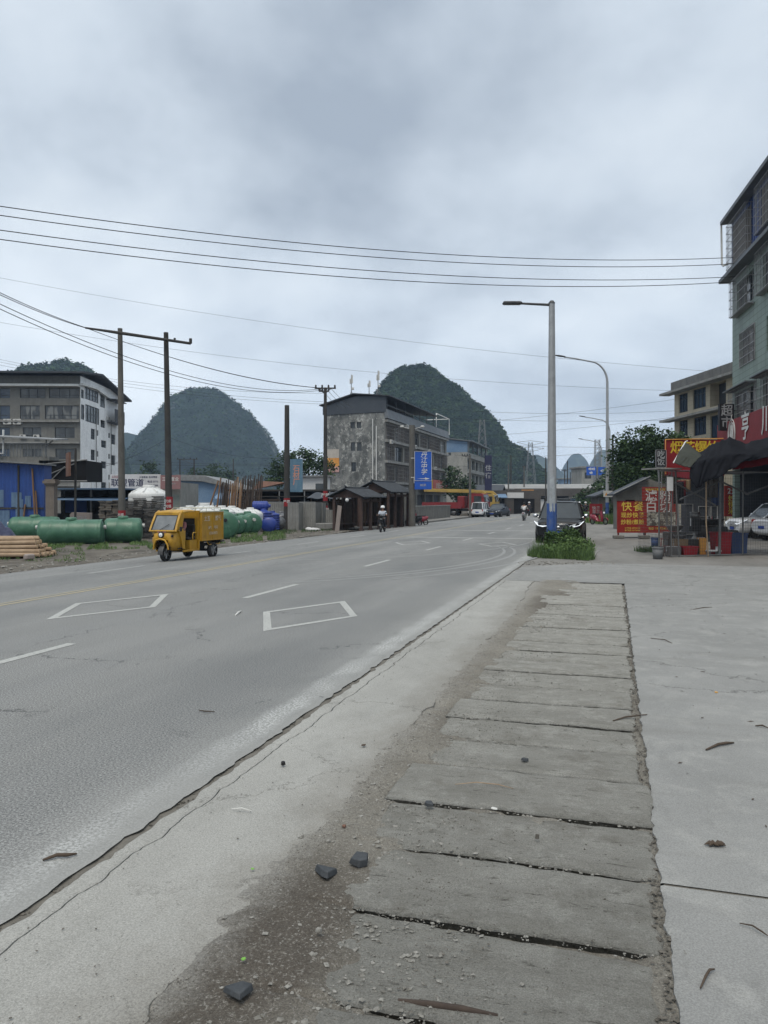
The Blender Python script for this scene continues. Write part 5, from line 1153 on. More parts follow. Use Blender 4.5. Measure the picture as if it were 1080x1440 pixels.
# cab: windscreen frame and roof
A_ = (1.30, .98); B_ = (.98, 1.56)
mb = MB()
for s_ in (1, -1): mb.tube([(1.30, s_ * .465, .96), (1.18, s_ * .46, 1.22), (1.00, s_ * .44, 1.52), (.86, s_ * .42, 1.60)], [.05, .045, .05, .05], 8)
mb.tube([(1.325, -.46, .985), (1.335, 0, .985), (1.325, .46, .985)], .035, 8); mb.tube([(1.0, -.44, 1.54), (1.02, 0, 1.56), (1.0, .44, 1.54)], .05, 8); mb.build('windscreen_frame', YL, t)
mb = MB(); mb.add([(1.315, -.42, 1.0), (1.315, .42, 1.0), (1.01, .40, 1.52), (1.01, -.40, 1.52)], [(0, 1, 2, 3)]); mb.build('windscreen', M['tuk_glass'], t)
mb = MB(); mb.tube([(1.33, -.41, 1.01), (1.33, .41, 1.01), (1.03, .39, 1.51), (1.03, -.39, 1.51), (1.33, -.41, 1.01)], .014, 6); mb.tube([(1.34, -.1, 1.01), (1.24, .2, 1.2)], .009, 4); mb.build('rubber_seal', M['black_plastic'], t)
mb = MB(); loft(mb, [[(x, y * .46, z + dz) for y, dz in ((-1, -.05), (-.93, .0), (-.5, .03), (.5, .03), (.93, 0), (1, -.05))] for x, z in ((1.06, 1.535), (.95, 1.60), (.5, 1.625), (.12, 1.625))][::-1]); mb.build('cab_roof', YL, t, shade=True)
# side pillars, lower sill, doorway
for s_ in (1, -1):
    mb = MB(); mb.add([(.84, s_ * .495, .40), (.96, s_ * .50, .42), (1.16, s_ * .495, .97), (1.22, s_ * .46, 1.02), (.98, s_ * .45, 1.56), (.80, s_ * .45, 1.60), (.98, s_ * .475, 1.06), (.90, s_ * .495, .96)], [(0, 1, 2, 7), (7, 2, 3, 6), (6, 3, 4, 5)]); o = mb.build('door_pillar', YL, t); md = o.modifiers.new('s', 'SOLIDIFY'); md.thickness = .035
    mb = MB(); mb.box(-.02, .90, s_ * .50 - .03, s_ * .50 + .03, .30, .36); mb.build('sill', YL, t)
mb = MB(); mb.box(-.02, .86, -.46, .46, .30, .335); mb.build('floor', M['inside_dark'], t)
mb = MB(); mb.box(.0, .44, -.44, .44, .335, .66); mb.build('seat_base', YL, t)
mb = MB(); mb.cbox((.24, 0, .70), (.44, .84, .09), bev=.03); mb.cbox((.06, 0, .96), (.09, .80, .42), bev=.03); mb.build('seat', M['inside_dark'], t)
mb = MB(); mb.box(-.08, -.03, -.50, .50, .36, 1.03); mb.box(-.08, -.03, -.50, .50, 1.36, 1.62); mb.box(-.08, -.03, -.5, -.34, 1.03, 1.36); mb.box(-.08, -.03, .34, .5, 1.03, 1.36); mb.build('cab_rear_wall', YL, t)
mb = MB(); mb.box(-.072, -.05, -.34, .34, 1.03, 1.36); mb.build('rear_window', M['inside_dark'], t)
for s_ in (1, -1):
    mb = MB(); mb.tube([(.05, s_ * .48, .68), (.05, s_ * .48, .86), (.09, s_ * .48, .90), (.28, s_ * .48, .90), (.32, s_ * .48, .86), (.32, s_ * .48, .68)], .018, 6); mb.build('armrest', YL, t)
# cargo box with frames, doors, lettering
bx0, bx1, bz0, bz1, bw = -1.52, -.10, .60, 1.56, .56
mb = MB(); mb.box(bx0, bx1, -bw, bw, bz0, bz1)
for s_ in (1, -1):
    y = s_ * bw
    for x in (bx0, bx1 - .04, (bx0 + bx1) / 2 - .02): mb.box(x, x + .04, min(y, y + s_ * .018), max(y, y + s_ * .018), bz0, bz1)
    for z in (bz0 + .0, bz1 - .04): mb.box(bx0 + .04, bx1 - .04, min(y, y + s_ * .014), max(y, y + s_ * .014), z, z + .04)
mb.build('cargo_box', YL, t, bevel=.008)
mb = MB(); mb.box(bx0 - .02, bx1 + .02, -bw - .02, bw + .02, bz1 + .001, bz1 + .03); mb.build('box_roof', M['tuk_roof'], t)
mb = MB()
for s_ in (1, -1): mb.tube([(bx0 + .08, s_ * (bw - .06), bz1 + .03), (bx0 + .08, s_ * (bw - .06), bz1 + .14), (bx1 + .1, s_ * (bw - .10), bz1 + .14), (bx1 + .28, s_ * (bw - .12), bz1 + .08)], .012, 6)
for x in (bx0 + .08, bx0 + .5, bx1 - .4, bx1): mb.tube([(x, -bw + .06, bz1 + .14), (x, bw - .06, bz1 + .14)], .010, 5); mb.tube([(x, bw - .06, bz1 + .03), (x, bw - .06, bz1 + .14)], .010, 5)
mb.build('roof_rack', M['tuk_roof'], t)
mat('faded_letter', (.55, .50, .44), (.42, .36, .26), 20, .7)
# left side of the vehicle (+y) faces the camera side: x runs to the left in view
LM = T((0, bw + .02, 0)) @ RZ(R(180))
def tl(s_, size, x, z, bold=.01): return text(s_, size, M['faded_letter'], t, LM @ T((-x, 0, z)), bold=bold, extrude=.001)
tl('土五', .19, -.42, 1.34); tl('燃气', .19, -1.14, 1.34); tl('送气', .10, -.60, 1.03, .004); tl('电话', .12, -1.0, 1.04, .008); tl('1376·0973', .13, -.82, .84, .006)
# chassis, wheels, step, lights, mirror
mb = MB(); mb.box(-1.50, .0, -.40, -.34, .42, .52); mb.box(-1.50, .0, .34, .40, .42, .52); mb.box(-1.5, -1.44, -.5, .5, .50, .58); mb.box(-.3, -.24, -.5, .5, .5, .58); mb.cyl((-.92, -.42, .26), (-.92, .42, .26), .045, n=10); mb.box(-.75, -.35, -.28, .28, .28, .48)
for x in (-1.4, -1.15, -.62, -.3): mb.box(x, x + .03, .50, .53, .46, .60)
mb.box(-1.62, -1.3, .42, .56, .52, .56); mb.build('chassis', M['black_plastic'], t)
mb = MB(); mb.tube([(-1.48, .53, .60), (-1.28, .53, .46), (-.6, .53, .46), (-.45, .53, .60)], .016, 5); mb.build('side_guard', YL, t)
for s_ in (1, -1): wheel_parts(t, -.92, s_ * .48, .265, .13, s_)
mb = MB(); o = wheel_parts(t, 1.14, 0, .265, .12, 1)
mb = MB(); mb.tube([(1.14, .10, .265), (1.10, .10, .62)], .03, 8); mb.tube([(1.14, -.10, .265), (1.10, -.10, .62)], .03, 8); mb.build('fork', M['dark_metal'], t)
mb = MB(T((1.14, 0, .265)) @ Matrix.Rotation(R(90), 4, 'X')); a_ = np.linspace(R(-5), R(165), 12); vs = []
for a in a_: vs += [(.31 * math.cos(a), .31 * math.sin(a), -.09), (.33 * math.cos(a), .33 * math.sin(a), 0), (.31 * math.cos(a), .31 * math.sin(a), .09)]
mb.add(vs, [(3 * i + j, 3 * i + j + 1, 3 * i + j + 4, 3 * i + j + 3) for i in range(11) for j in (0, 1)], smooth=True); mb.build('front_fender', M['dark_metal'], t)
mb = MB(T((1.385, 0, .86)) @ Matrix.Rotation(R(90), 4, 'Y')); mb.lathe([(.001, .03), (.095, .03), (.105, .0), (.10, -.03)], n=20); o = mb.build('headlight_ring', M['black_plastic'], t)
mb = MB(T((1.425, 0, .86)) @ Matrix.Rotation(R(90), 4, 'Y')); mb.lathe([(.001, .02), (.05, .012), (.068, .0)], n=16); mb.build('headlight', M['lamp_glass'], t)
for s_ in (1, -1):
    mb = MB(T((1.325, s_ * .36, .83)) @ RZ(s_ * R(28)) @ Matrix.Rotation(R(90), 4, 'Y')); mb.lathe([(.001, .05), (.032, .04), (.042, .0), (.042, -.03)], n=14); mb.build('indicator', M['black_plastic'], t)
    mb = MB(); mb.tube([(1.16, s_ * .47, 1.02), (1.24, s_ * .60, 1.06)], .01, 5); mb.cbox((1.24, s_ * .62, 1.05), (.03, .09, .15), bev=.01); mb.build('mirror', M['black_plastic'], t)
text('福星  电动', .07, M['cloth_pink'], t, T((1.365, 0, .955)) @ RZ(R(90)), bold=.003, extrude=.001)
mb = MB(); mb.tube([(.98, 0, .45), (.86, 0, 1.0)], .03, 8); mb.tube([(.80, -.28, 1.04), (.86, 0, 1.0), (.80, .28, 1.04)], .014, 6); mb.build('handlebar', M['dark_metal'], t)
seated_person('tricycle driver in a pink top holding the handlebar in the yellow cab', t.location + RZ(hd) @ Vector((.22, 0, -.06)), hd, 'cloth_pink', 'cloth_dark', 'hair', .06, (.56, .26, 1.08), (.48, .12, .42), .80)

# ------------------------------------------------------------------ crane lorries parked behind the low wall
mat('lorry_red', (.19, .018, .02), (.14, .014, .016), 1.2, .5, stain=(.08, .03, .03)); mat('lorry_yellow', (.36, .25, .06), (.28, .19, .05), 1.2, .5, stain=(.2, .14, .05))
def lorry(label, loc, rz, cab, boom=True, ln=6.4):
    t = thing('crane_lorry', label, 'lorry', loc, rz)
    mb = MB(); prof = [(0, .95), (2.05, .95), (2.16, 1.3), (2.16, 1.95), (1.92, 2.95), (1.7, 3.05), (.1, 3.05), (0, 2.9)]
    mb.prism(prof, -1.2, 1.2); mb.build('cab', M[cab], t, bevel=.05)
    for s_ in (1, -1):
        mb = MB(); mb.box(.75, 1.75, s_ * 1.2 - .02, s_ * 1.2 + .02, 1.95, 2.7); mb.build('side_window', M['car_glass'], t)
        mb = MB(); mb.tube([(2.0, s_ * 1.2, 2.5), (2.3, s_ * 1.4, 2.6)], .025, 5); mb.cbox((2.3, s_ * 1.42, 2.25), (.12, .22, .6), bev=.03); mb.build('mirror', M['black_plastic'], t)
        mb = MB(); mb.cbox((2.16, s_ * .9, 1.15), (.08, .4, .2), bev=.03); mb.build('headlight', M['lamp_glass'], t)
    mb = MB(); mb.add([(2.175, -1.05, 2.0), (2.175, 1.05, 2.0), (1.945, 1.0, 2.88), (1.945, -1.0, 2.88)], [(0, 1, 2, 3)]); mb.build('windscreen', M['car_glass'], t)
    mb = MB(); mb.box(-ln, 2.0, -.45, .45, .75, 1.0); mb.box(1.9, 2.3, -1.2, 1.2, .5, .95); mb.build('chassis', M['black_plastic'], t)
    for x in (1.1, -ln + 2.6, -ln + 1.3):
        for s_ in (1, -1): wheel_parts(t, x, s_ * 1.02, .52, .3, s_)
    mb = MB(); mb.box(-ln, -1.0, -1.2, 1.2, 1.1, 1.25); mb.box(-ln, -1.0, 1.15, 1.2, 1.25, 1.9); mb.box(-ln, -1.0, -1.2, -1.15, 1.25, 1.9)
    for k in range(9): x = -ln + k * (ln - 1.0) / 8; mb.box(x - .04, x + .04, -1.23, -1.2, 1.1, 1.92)
    mb.build('cargo_bed', M['lorry_red'], t)
    mb = MB(); mb.cbox((-1.2, 0, 1.9), (1.0, 1.4, 1.6), bev=.08); mb.tube([(-.7, .6, 1.2), (-.6, .7, 2.9)], .06, 6); mb.build('crane_column', M['lorry_red' if cab == 'lorry_red' else 'black_plastic'], t)
    if boom:
        mb = MB(); mb.M = T((-.4, 0, 3.35)) @ Matrix.Rotation(R(1.5), 4, 'Y'); mb.box(-ln + .2, .8, -.2, .2, -.2, .22); mb.box(.8, 1.9, -.15, .15, -.15, .16); mb.prism([(1.6, -.15), (2.3, -.4), (2.4, -.2), (1.9, .16)], -.12, .12); mb.build('crane_boom', M['lorry_yellow'], t, bevel=.03)
    return t
c = at(665, 100); lorry('red crane lorry with a yellow boom behind the low grey wall', (c.x - .2, c.y, ground_at(c.x, c.y)), R(-25), 'lorry_red')
c = at(679, 107); lorry('yellow cab lorry half hidden behind the red crane lorry', (c.x - .1, c.y, ground_at(c.x, c.y)), R(-22), 'lorry_yellow')

# ================================================================== poles, lamps, wires
mat('pole_concrete', (.12, .115, .105), (.085, .082, .075), 1.2, .9, stain=(.05, .048, .045), stain_amt=.5); mat('pole_dark', (.05, .048, .045), (.035, .034, .032), 1.2, .9)
mat('lamp_grey', (.30, .315, .33), (.25, .262, .275), .6, .5, metal=.15, stain=(.20, .20, .19), stain_amt=.35); mat('pole_blue', (.022, .060, .21), (.03, .075, .23), 2.5, .6, stain=(.12, .14, .18), stain_amt=.6, sscale=(6, 6, 3))
mat('band_red', (.26, .02, .025), None, 3, .7); mat('letter_pale', (.5, .5, .48), None, 3, .7); mat('galvanised', (.22, .225, .225), (.16, .165, .165), 3, .5, metal=.4)
mat('worn_patch', (.33, .36, .38), (.25, .27, .29), 8, .8)
def street_lamp(label, loc, h, r0, r1, arm, blue=1.55, facets=10, group='street lamps along the right kerb', straight=False, scl=1.0):
    t = thing('street_lamp', label, 'street lamp', loc, 0, group)
    mb = MB(); mb.tube([(0, 0, .0), (0, 0, h)], [r0, r1], facets, smooth=facets > 8); mb.build('pole', M['lamp_grey'], t)
    mb = MB(); mb.tube([(0, 0, .002), (0, 0, blue)], [r0 + .006, r0 + .006 - (r0 - r1) * blue / h], facets, smooth=facets > 8); mb.build('painted_band', M['pole_blue'], t)
    mb = MB(); mb.cbox((0, 0, .02), (r0 * 4, r0 * 4, .04)); mb.build('base_plate', M['galvanised'], t)
    mb = MB()
    if straight:
        mb.tube([(0, 0, h - .08), (-arm, 0, h - .02)], [.045, .035], 6); mb.build('arm', M['dark_metal'], t)
        mb = MB(); mb.cbox((-arm - .05, 0, h - .02), (.62, .26, .09), bev=.03); mb.build('lamp_head', M['dark_metal'], t)
        mb = MB(); mb.tube([(0, 0, h - .02), (0, 0, h + .06)], [r1 + .02, r1 * .6], 8); mb.build('cap', M['dark_metal'], t)
    else:
        pts = [(0, 0, h)] + [(-arm * .42 * (1 - math.cos(a)), 0, h + arm * .42 * 1.15 * math.sin(a)) for a in np.linspace(0, R(74), 9)][1:]
        x, _, z = pts[-1]; pts += [(-arm * .72, 0, z + .28 * scl), (-arm, 0, z + .42 * scl)]
        mb.tube(pts, np.linspace(r1, r1 * .55, len(pts)), 8); mb.build('arm', M['lamp_grey'], t)
        mb = MB(T((-arm - .3 * scl, 0, z + .50 * scl)) @ Matrix.Rotation(R(8), 4, 'Y')); mb.ball((0, 0, 0), (.48 * scl, .17 * scl, .07 * scl), 14); mb.build('lamp_head', M['dark_metal'], t)
    return t
c = at(776, 25.2); c.z = 0
L1 = street_lamp('nearest thick grey lamp post with a blue base standing in the weeds', c, 8.25, .172, .098, 1.25, 1.66, 8, straight=True)
mb = MB(T(c)); 
for z, a, w in ((2.35, -.15, .17), (1.95, .2, .10), (1.62, -.1, .2)):
    vs = []
    for i in range(7): aa = R(-90) - w * 3 + a + i * w; vs += [(.160 * math.cos(aa), .160 * math.sin(aa), z - .2 - .05 * (i % 2)), (.158 * math.cos(aa), .158 * math.sin(aa), z + .2 + .04 * ((i + 1) % 3))]
    mb.add(vs, [(2 * i, 2 * i + 2, 2 * i + 3, 2 * i + 1) for i in range(6)], 0)
o = mb.build('peeling_poster', M['worn_patch'], L1); o.matrix_parent_inverse = Matrix.Translation(-c)
L2 = street_lamp('tall curved lamp post with blue foot and small warning plate, second along the kerb', at(854, 62), 11.3, .15, .10, 3.5, 1.6, 12)
mb = MB(); mb.box(-.36, .36, -.2, -.17, 2.05, 2.55); pl = mb.build('warning_plate', M['ac_white'], L2)
mb = MB(); mb.add([(-.26, -.203, 2.16), (-.02, -.203, 2.16), (-.14, -.203, 2.42)], [(0, 1, 2)]); mb.build('warning_triangle', M['poster_orange'], pl)
street_lamp('curved lamp post with a dark oval head, third along the kerb', at(857.5, 101), 10.8, .15, .10, 3.3, 1.6, 10)
street_lamp('slender curved lamp post farthest along the kerb, beside the blue road sign', at(846, 136), 10.6, .15, .10, 3.4, 1.6, 10)

def cap_label(c_, px, r): pass
def pole(label, px, D, ytop, r0, r1, m='pole_concrete', band=None, name='utility_pole', arms=(), cat='utility pole', z0=None, group=None, lean=0):
    c = at(px, D); t = thing(name, label, cat, c, 0, group); h = P(px, ytop, D).z - c.z
    mb = MB(); mb.tube([(0, 0, -.2), (lean, 0, h)], [r0, r1], 10); mb.build('pole', M[m], t)
    if band:
        for z, hh in band:
            mb = MB(); rr = r0 - (r0 - r1) * z / h + .006; mb.tube([(0, 0, z), (0, 0, z + hh)], rr, 12); b1 = mb.build('red_band', M['band_red'], t)
            text('严禁', hh * .42, M['letter_pale'], b1, T((0, -rr - .004, z + hh * .55)), bold=.01, extrude=.001)
    for (z, w, off) in arms:
        mb = MB(); mb.box(off - w / 2, off + w / 2, -.05, .05, h - z - .05, h - z + .05)
        mb.tube([(off - w * .3, 0, h - z), (0, 0, h - z - w * .25)], .025, 4); mb.tube([(off + w * .3, 0, h - z), (0, 0, h - z - w * .25)], .025, 4); a = mb.build('crossarm', M['dark_metal'], t)
        mb = MB()
        for k in range(4): x = off + w * (-.45 + .3 * k); mb.lathe([(.05, .05), (.09, .1), (.05, .14), (.08, .19), (.03, .26)], c=(x, 0, h - z), n=8)
        mb.build('insulator', M['pole_dark'], a)
    return t, h
# twin pole with a long crossbar at the left
c = at(172, 41); c2 = at(238.5, 40.6)
t = thing('utility_pole', 'twin concrete poles joined by a long slanted crossbar behind the green tanks', 'utility pole', c)
d = c2 - c
for k, (o_, py, lean) in enumerate(((Vector((0, 0, 0)), 462, -.12), (d, 470, -.19))):
    h = P(172, py, 41).z + .37; mb = MB(); mb.tube([o_ + Vector((0, 0, -.2)), o_ + Vector((lean, 0, h))], [.20, .125], 12); p_ = mb.build('pole', M['pole_dark'] if k else M['pole_concrete'], t)
    zb_ = P(172, 735 if k == 0 else 716, 41).z + .37
    mb = MB(); mb.tube([o_ + Vector((-.02, 0, zb_)), o_ + Vector((-.02, 0, zb_ + .66))], .196, 12); b1 = mb.build('red_band', M['band_red'], p_)
    for q in (.15, .42): text('光缆', .17, M['letter_pale'], b1, T(o_ + Vector((-.02, -.20, zb_ + q))), bold=.008, extrude=.001)
a = P(120, 461, 40.5) - c; b_ = P(268, 483, 40.2) - c
mb = MB(); mb.tube([a, a.lerp(b_, .33), b_], [.05, .09, .075], 6); mb.tube([b_, b_ + Vector((0, 0, .26))], .08, 8); mb.tube([a.lerp(b_, .85), a.lerp(b_, .85) + Vector((0, 0, .16))], .06, 8)
mb.build('crossbar', M['pole_dark'], t)
pole('dark pole with a T crossarm and red bands by the peeling gable wall', 457.5, 58, 545, .19, .11, 'pole_dark', ((1.0, .75), (2.1, .75)), arms=((.05, 1.6, 0), (.28, .8, -.1)))
T1, h1 = pole('bare topped dark pole carrying the tall blue billboard', 403.5, 56, 570, .24, .17, 'pole_dark', ((1.7, .6),))
mb = MB(T((.25, 0, 0))); mb.box(-.02, .9, -.04, .04, 2.75, 5.15); mat('board_blue', (.06, .13, .20), (.09, .17, .23), 1.3, .6, stain=(.2, .25, .28), stain_amt=.5); bd = mb.build('billboard', M['board_blue'], T1)
mat('faded_orange', (.50, .22, .14), (.42, .20, .14), 5, .7)
text('石\n材\n厂', .52, M['faded_orange'], bd, T((.25 + .44, -.045, 3.95)), bold=.03, extrude=.002, line=.95)
T3, h3 = pole('grey concrete pole with white cameras beside the blue school sign', 579.5, 60, 598, .27, .22, 'pole_concrete')
for s_ in (-1, 1):
    mb = MB(); mb.tube([(0, 0, h3 - .3), (s_ * .75, 0, h3 - .15)], .03, 5); mb.cbox((s_ * .8, -.1, h3 - .12), (.3, .3, .16), bev=.05); mb.build('camera', M['ac_white'], T3)
mb = MB(); mb.cbox((.3, -.1, 3.6), (.4, .25, .5), bev=.03); mb.build('meter_box', M['ac_white'], T3)
# blue school sign
c = P(595, 690, 59.6); s_ = thing('school_sign', 'blue vertical sign with white brush characters on the grey concrete pole', 'sign', c)
mat('sign_blue', (.015, .075, .36), (.018, .085, .38), 1, .45)
mb = MB(); mb.box(-.68, .68, -.08, .08, .77, 3.05); mb.box(-.66, .66, -.075, .075, .1, .74); mb.build('board', M['sign_blue'], s_)
mb = MB(); mb.tube([(-.66, -.09, .77), (.66, -.09, .77), (.66, -.09, 3.03), (-.66, -.09, 3.03), (-.66, -.09, .77)], .02, 4); mb.build('frame', M['ac_white'], s_)
for z in (2.5, 1.0): mb = MB(); mb.box(-.95, -.68, -.02, .02, z, z + .06); mb.build('bracket', M['ac_white'], s_)
text('丹\n江\n中\n学', .47, M['sign_white'], s_, T((.05, -.085, 2.10)), bold=.004, shear=.18, line=.95, extrude=.002, sxy=(1.05, 1))
mb = MB(); mb.add([(-.5, -.085, .93), (.15, -.085, .90), (.15, -.085, .84), (.52, -.085, .93), (.15, -.085, 1.02), (.15, -.085, .96)], [tuple(range(6))]); mb.build('arrow', M['sign_white'], s_)
text('80米', .24, M['letter_grey'], s_, T((0, -.08, .42)), bold=.004, extrude=.002)
# further poles
for i, (px, D, yt, r, lab, arms) in enumerate([
    (661, 95, 640, .17, 'concrete pole in front of the pale blue-roofed block', ((.1, 1.0, -.5),)),
    (715, 140, 652, .16, 'thin pole left of the white rider', ()), (737, 150, 655, .16, 'thin pole straight above the white rider', ((.3, .8, 0),)),
    (718.5, 175, 640, .2, 'taller thin pole among the far poles', ()), (767.5, 120, 643, .13, 'dark thin pole just left of the nearest lamp post', ()),
    (794, 190, 660, .18, 'first distant pole between the lamp posts', ((.3, 1.6, 0),)), (798, 210, 648, .2, 'second distant pole between the lamp posts', ()), (802, 200, 664, .16, 'third distant pole between the lamp posts', ()),
    (861.5, 66, 612, .13, 'dark pole half inside the right hand tree', ()), (328, 150, 645, .17, 'dark pole standing above the blue warehouse', ()), (273, 110, 645, .12, 'pole of the low twin frame above the warehouse roof, right', ((.1, 3.0, -1.0),)), (253, 110, 646, .12, 'pole of the low twin frame above the warehouse roof, left', ()),
    (53 * 2, 60, 668, .1, 'short dark pole behind the pink stone block', ())]):
    pole(lab, px, D, yt, r, r * .7, 'pole_dark' if i not in (0, 1, 2) else 'pole_concrete', None, arms=arms)
# lattice masts
def lattice(label, px, D, yb, yt, w0, w1, m='galvanised', name='lattice_tower', n=9, head=0, rr=.05):
    c = at(px, D); t = thing(name, label, 'lattice tower', c); h = P(px, yt, D).z - c.z; mb = MB()
    cs = [(-1, -1), (1, -1), (1, 1), (-1, 1)]
    for a, b_ in cs: mb.tube([(a * w0, b_ * w0, 0), (a * w1, b_ * w1, h)], rr, 4)
    for i in range(n):
        f0, f1 = (i / n) ** .85, ((i + 1) / n) ** .85; q0 = w0 + (w1 - w0) * f0; q1 = w0 + (w1 - w0) * f1
        for k in range(4):
            a, b_ = cs[k], cs[(k + 1) % 4]
            mb.tube([(a[0] * q0, a[1] * q0, h * f0), (b_[0] * q1, b_[1] * q1, h * f1)], rr * .6, 3); mb.tube([(b_[0] * q0, b_[1] * q0, h * f0), (a[0] * q1, a[1] * q1, h * f1)], rr * .6, 3)
    mb.build('lattice', M[m], t)
    if head:
        mb = MB()
        for z in (h, h * .9)[:head]: mb.tube([(-w0 * 2.2, 0, z), (0, 0, z + w1), (w0 * 2.2, 0, z)], rr, 4); mb.tube([(-w0 * 2.2, 0, z), (0, 0, z - w1 * 2), (w0 * 2.2, 0, z)], rr * .8, 4)
        mb.build('crossarm', M[m], t)
    return t
lattice('grey lattice tower rising in front of the forested hill', 678, 260, 700, 590, 2.6, .7, n=10, rr=.09)
lattice('lattice power pylon on the shoulder of the forested hill', 746, 420, 700, 622, 3.4, .9, head=2, rr=.12)
lattice('narrow lattice mast behind the farthest lamp post', 840, 180, 700, 618, .75, .5, n=16, rr=.06)
# roof antennas on the centre building
def antenna(label, px, D, yb, yt):
    b_ = P(px, yb, D); h = P(px, yt, D).z - b_.z; t = thing('roof_antenna', label, 'antenna', b_); mb = MB(); mb.tube([(0, 0, 0), (0, 0, h)], .06, 5)
    for a in (0, 2.1, 4.2): mb.tube([(0, 0, h * .35), (.9 * math.cos(a), .9 * math.sin(a), 0)], .035, 4)
    mb.build('mast', M['galvanised'], t); mb = MB(); mb.cbox((.12, -.1, h * .82), (.22, .16, h * .32), bev=.03); mb.cbox((-.14, 0, h * .75), (.18, .16, h * .2), bev=.03)
    if h > 3.2: mb.cbox((.2, -.1, h * .45), (.35, .3, .35), bev=.03)
    mb.build('panel', M['ac_white'], t)
antenna('tallest antenna mast with panels on the left of the slate roof', 494, 108, 563, 527); antenna('short antenna mast in the middle of the slate roof', 519, 112, 562, 535); antenna('thin antenna mast on the right of the slate roof', 531.5, 113, 561, 521)

# wires: each cable is a thing of its own
mat('cable_black', (.012, .012, .014), None, 3, .6)
def cable(a, b_, sag, r, label, group='overhead cables'):
    n = 28; c0 = a.copy(); pts = [(a.lerp(b_, i / n) - a) - Vector((0, 0, sag * 4 * (i / n) * (1 - i / n))) for i in range(n + 1)]
    mb = MB(); mb.tube(pts, r, 5, caps=False); o = mb.build('overhead_cable', M['cable_black'], loc=c0); return tag(o, label, 'cable', group)
for k, (ya, yb, s_) in enumerate(((281, 362, .75), (294, 371, .75), (315, 389, .75), (328, 396, .8))):
    cable(P(-60, ya, 24), P(1031 + k, yb, 38.5), s_, .016, '%s of the four black cables crossing the sky to the green building' % ('topmost', 'second from top', 'third from top', 'lowest')[k])
for k, (ya, pb, yb, s_) in enumerate(((402, 121, 461, .1), (405, 123, 462, .12))):
    cable(P(-20, ya, 33), P(pb, yb, 40.5), s_, .018, '%s cable running left from the tip of the long crossbar' % ('upper', 'lower')[k])
    cable(P(pb, yb, 40.5), P(446 + k * 5, 545.5, 58), .55, .015, '%s cable from the crossbar tip to the T pole' % ('upper', 'lower')[k])
cable(P(-20, 418, 31), P(455, 546.5, 58), 1.35, .017, 'middle sagging cable passing under the long crossbar'); cable(P(-20, 425, 31), P(466, 546.5, 58), 1.5, .017, 'lowest sagging cable passing under the long crossbar')
for k in range(3): cable(P(452 + 7 * k, 547, 58), P(478 + 9 * k, 574, 80), .1, .016, '%s cable dropping right from the T pole over the slate roof' % ('left', 'middle', 'right')[k])
for k, (a, b_, D, s_) in enumerate([((-30, 385), (1110, 530), 130, 2.2), ((-30, 448), (1110, 552), 130, 3.0), ((-30, 499), (455, 553), 110, 1.4), ((-30, 503), (475, 566), 120, 1.2), ((-30, 507), (475, 569), 120, 1.3),
        ((602, 574), (960, 577), 140, .8), ((602, 587), (960, 590), 145, .5), ((602, 600), (960, 560), 150, .4), ((602, 618), (960, 585), 150, .5), ((620, 622), (950, 629), 150, .4), ((130, 660), (238, 615), 60, .3), ((238, 615), (440, 640), 90, 1.2), ((130, 651), (420, 655), 70, .1), ((190, 647), (400, 652), 120, .3), ((640, 640), (860, 635), 150, .6), ((640, 655), (860, 660), 150, .3)]):
    cable(P(*a, D), P(*b_, D), s_, .00013 * D + .004, 'thin far cable ' + ['highest across the whole sky', 'crossing the sky above both hills', 'passing behind the twin poles', 'upper one of a pair over the left hill', 'lower one of a pair over the left hill', 'level with the second lamp arm', 'just under the second lamp arm', 'rising to the right above the third lamp', 'rising to the right below the third lamp', 'sagging over the far pylon', 'slanting up to the right-hand twin pole', 'slanting down from the twin pole over the left hill', 'low over the pipe shop', 'low over the blue warehouse', 'above the blue road sign', 'at the height of the blue road sign'][k])

# ================================================================== left yard
mat('corrugated_blue', (.012, .045, .20), (.015, .055, .22), 1.2, .55, spec=.4, stain=(.02, .03, .08), stain_amt=.4); mat('corrugated_faded', (.10, .16, .24), (.07, .12, .20), 1.5, .7); mat('wood_brown', (.17, .10, .055), (.12, .07, .04), 4, .85, stretch=(3, 3, .4)); mat('wood_pale', (.33, .245, .165), (.24, .17, .11), 4, .85, bmp=.3); mat('wood_dark', (.060, .045, .035), (.04, .03, .025), 4, .9); mat('painted_shade', (.006, .006, .007), None, 3, .95)  # the near-black last material paints the shade inside sheds and openings
def corr(mb, x0, x1, y, z0, z1a, z1b=None, pitch=.25, d=.03, mi=0):
    n = max(2, int((x1 - x0) / pitch)) * 2; z1b = z1a if z1b is None else z1b; vs = []
    for i in range(n + 1):
        f = i / n; x = x0 + (x1 - x0) * f; yy = y - (d if i % 2 else 0); vs += [(x, yy, z0), (x, yy, z1a + (z1b - z1a) * f)]
    mb.add(vs, [(2 * i, 2 * i + 2, 2 * i + 3, 2 * i + 1) for i in range(n)], mi)
c = at(62, 45); sh = thing('tin_shed', 'blue corrugated shed with faded patches at the left edge', 'shed', c); X0 = -12
mb = MB(); corr(mb, X0, 0, 0, 0, 4.9, 4.2); mb.add([(0, 0, 0), (0, 1, 0), (0, 1, 4.2), (0, 0, 4.2)], [(0, 1, 2, 3)]); mb.build('wall', M['corrugated_blue'], sh)
mb = MB()
for a, b_, z0, z1 in ((-3.9, -3.55, 0, 2.5), (-3.3, -2.0, 0, 1.55), (-3.3, -2.35, 1.75, 2.75), (-1.65, -1.2, 0, 2.2), (-1.9, -1.3, 1.75, 2.6), (-1.1, -.75, 1.75, 2.4), (-6, -4.1, 0, 2.2)): corr(mb, a, b_, -.045, z0, z1, pitch=.2)
mb.build('faded_patch', M['corrugated_faded'], sh)
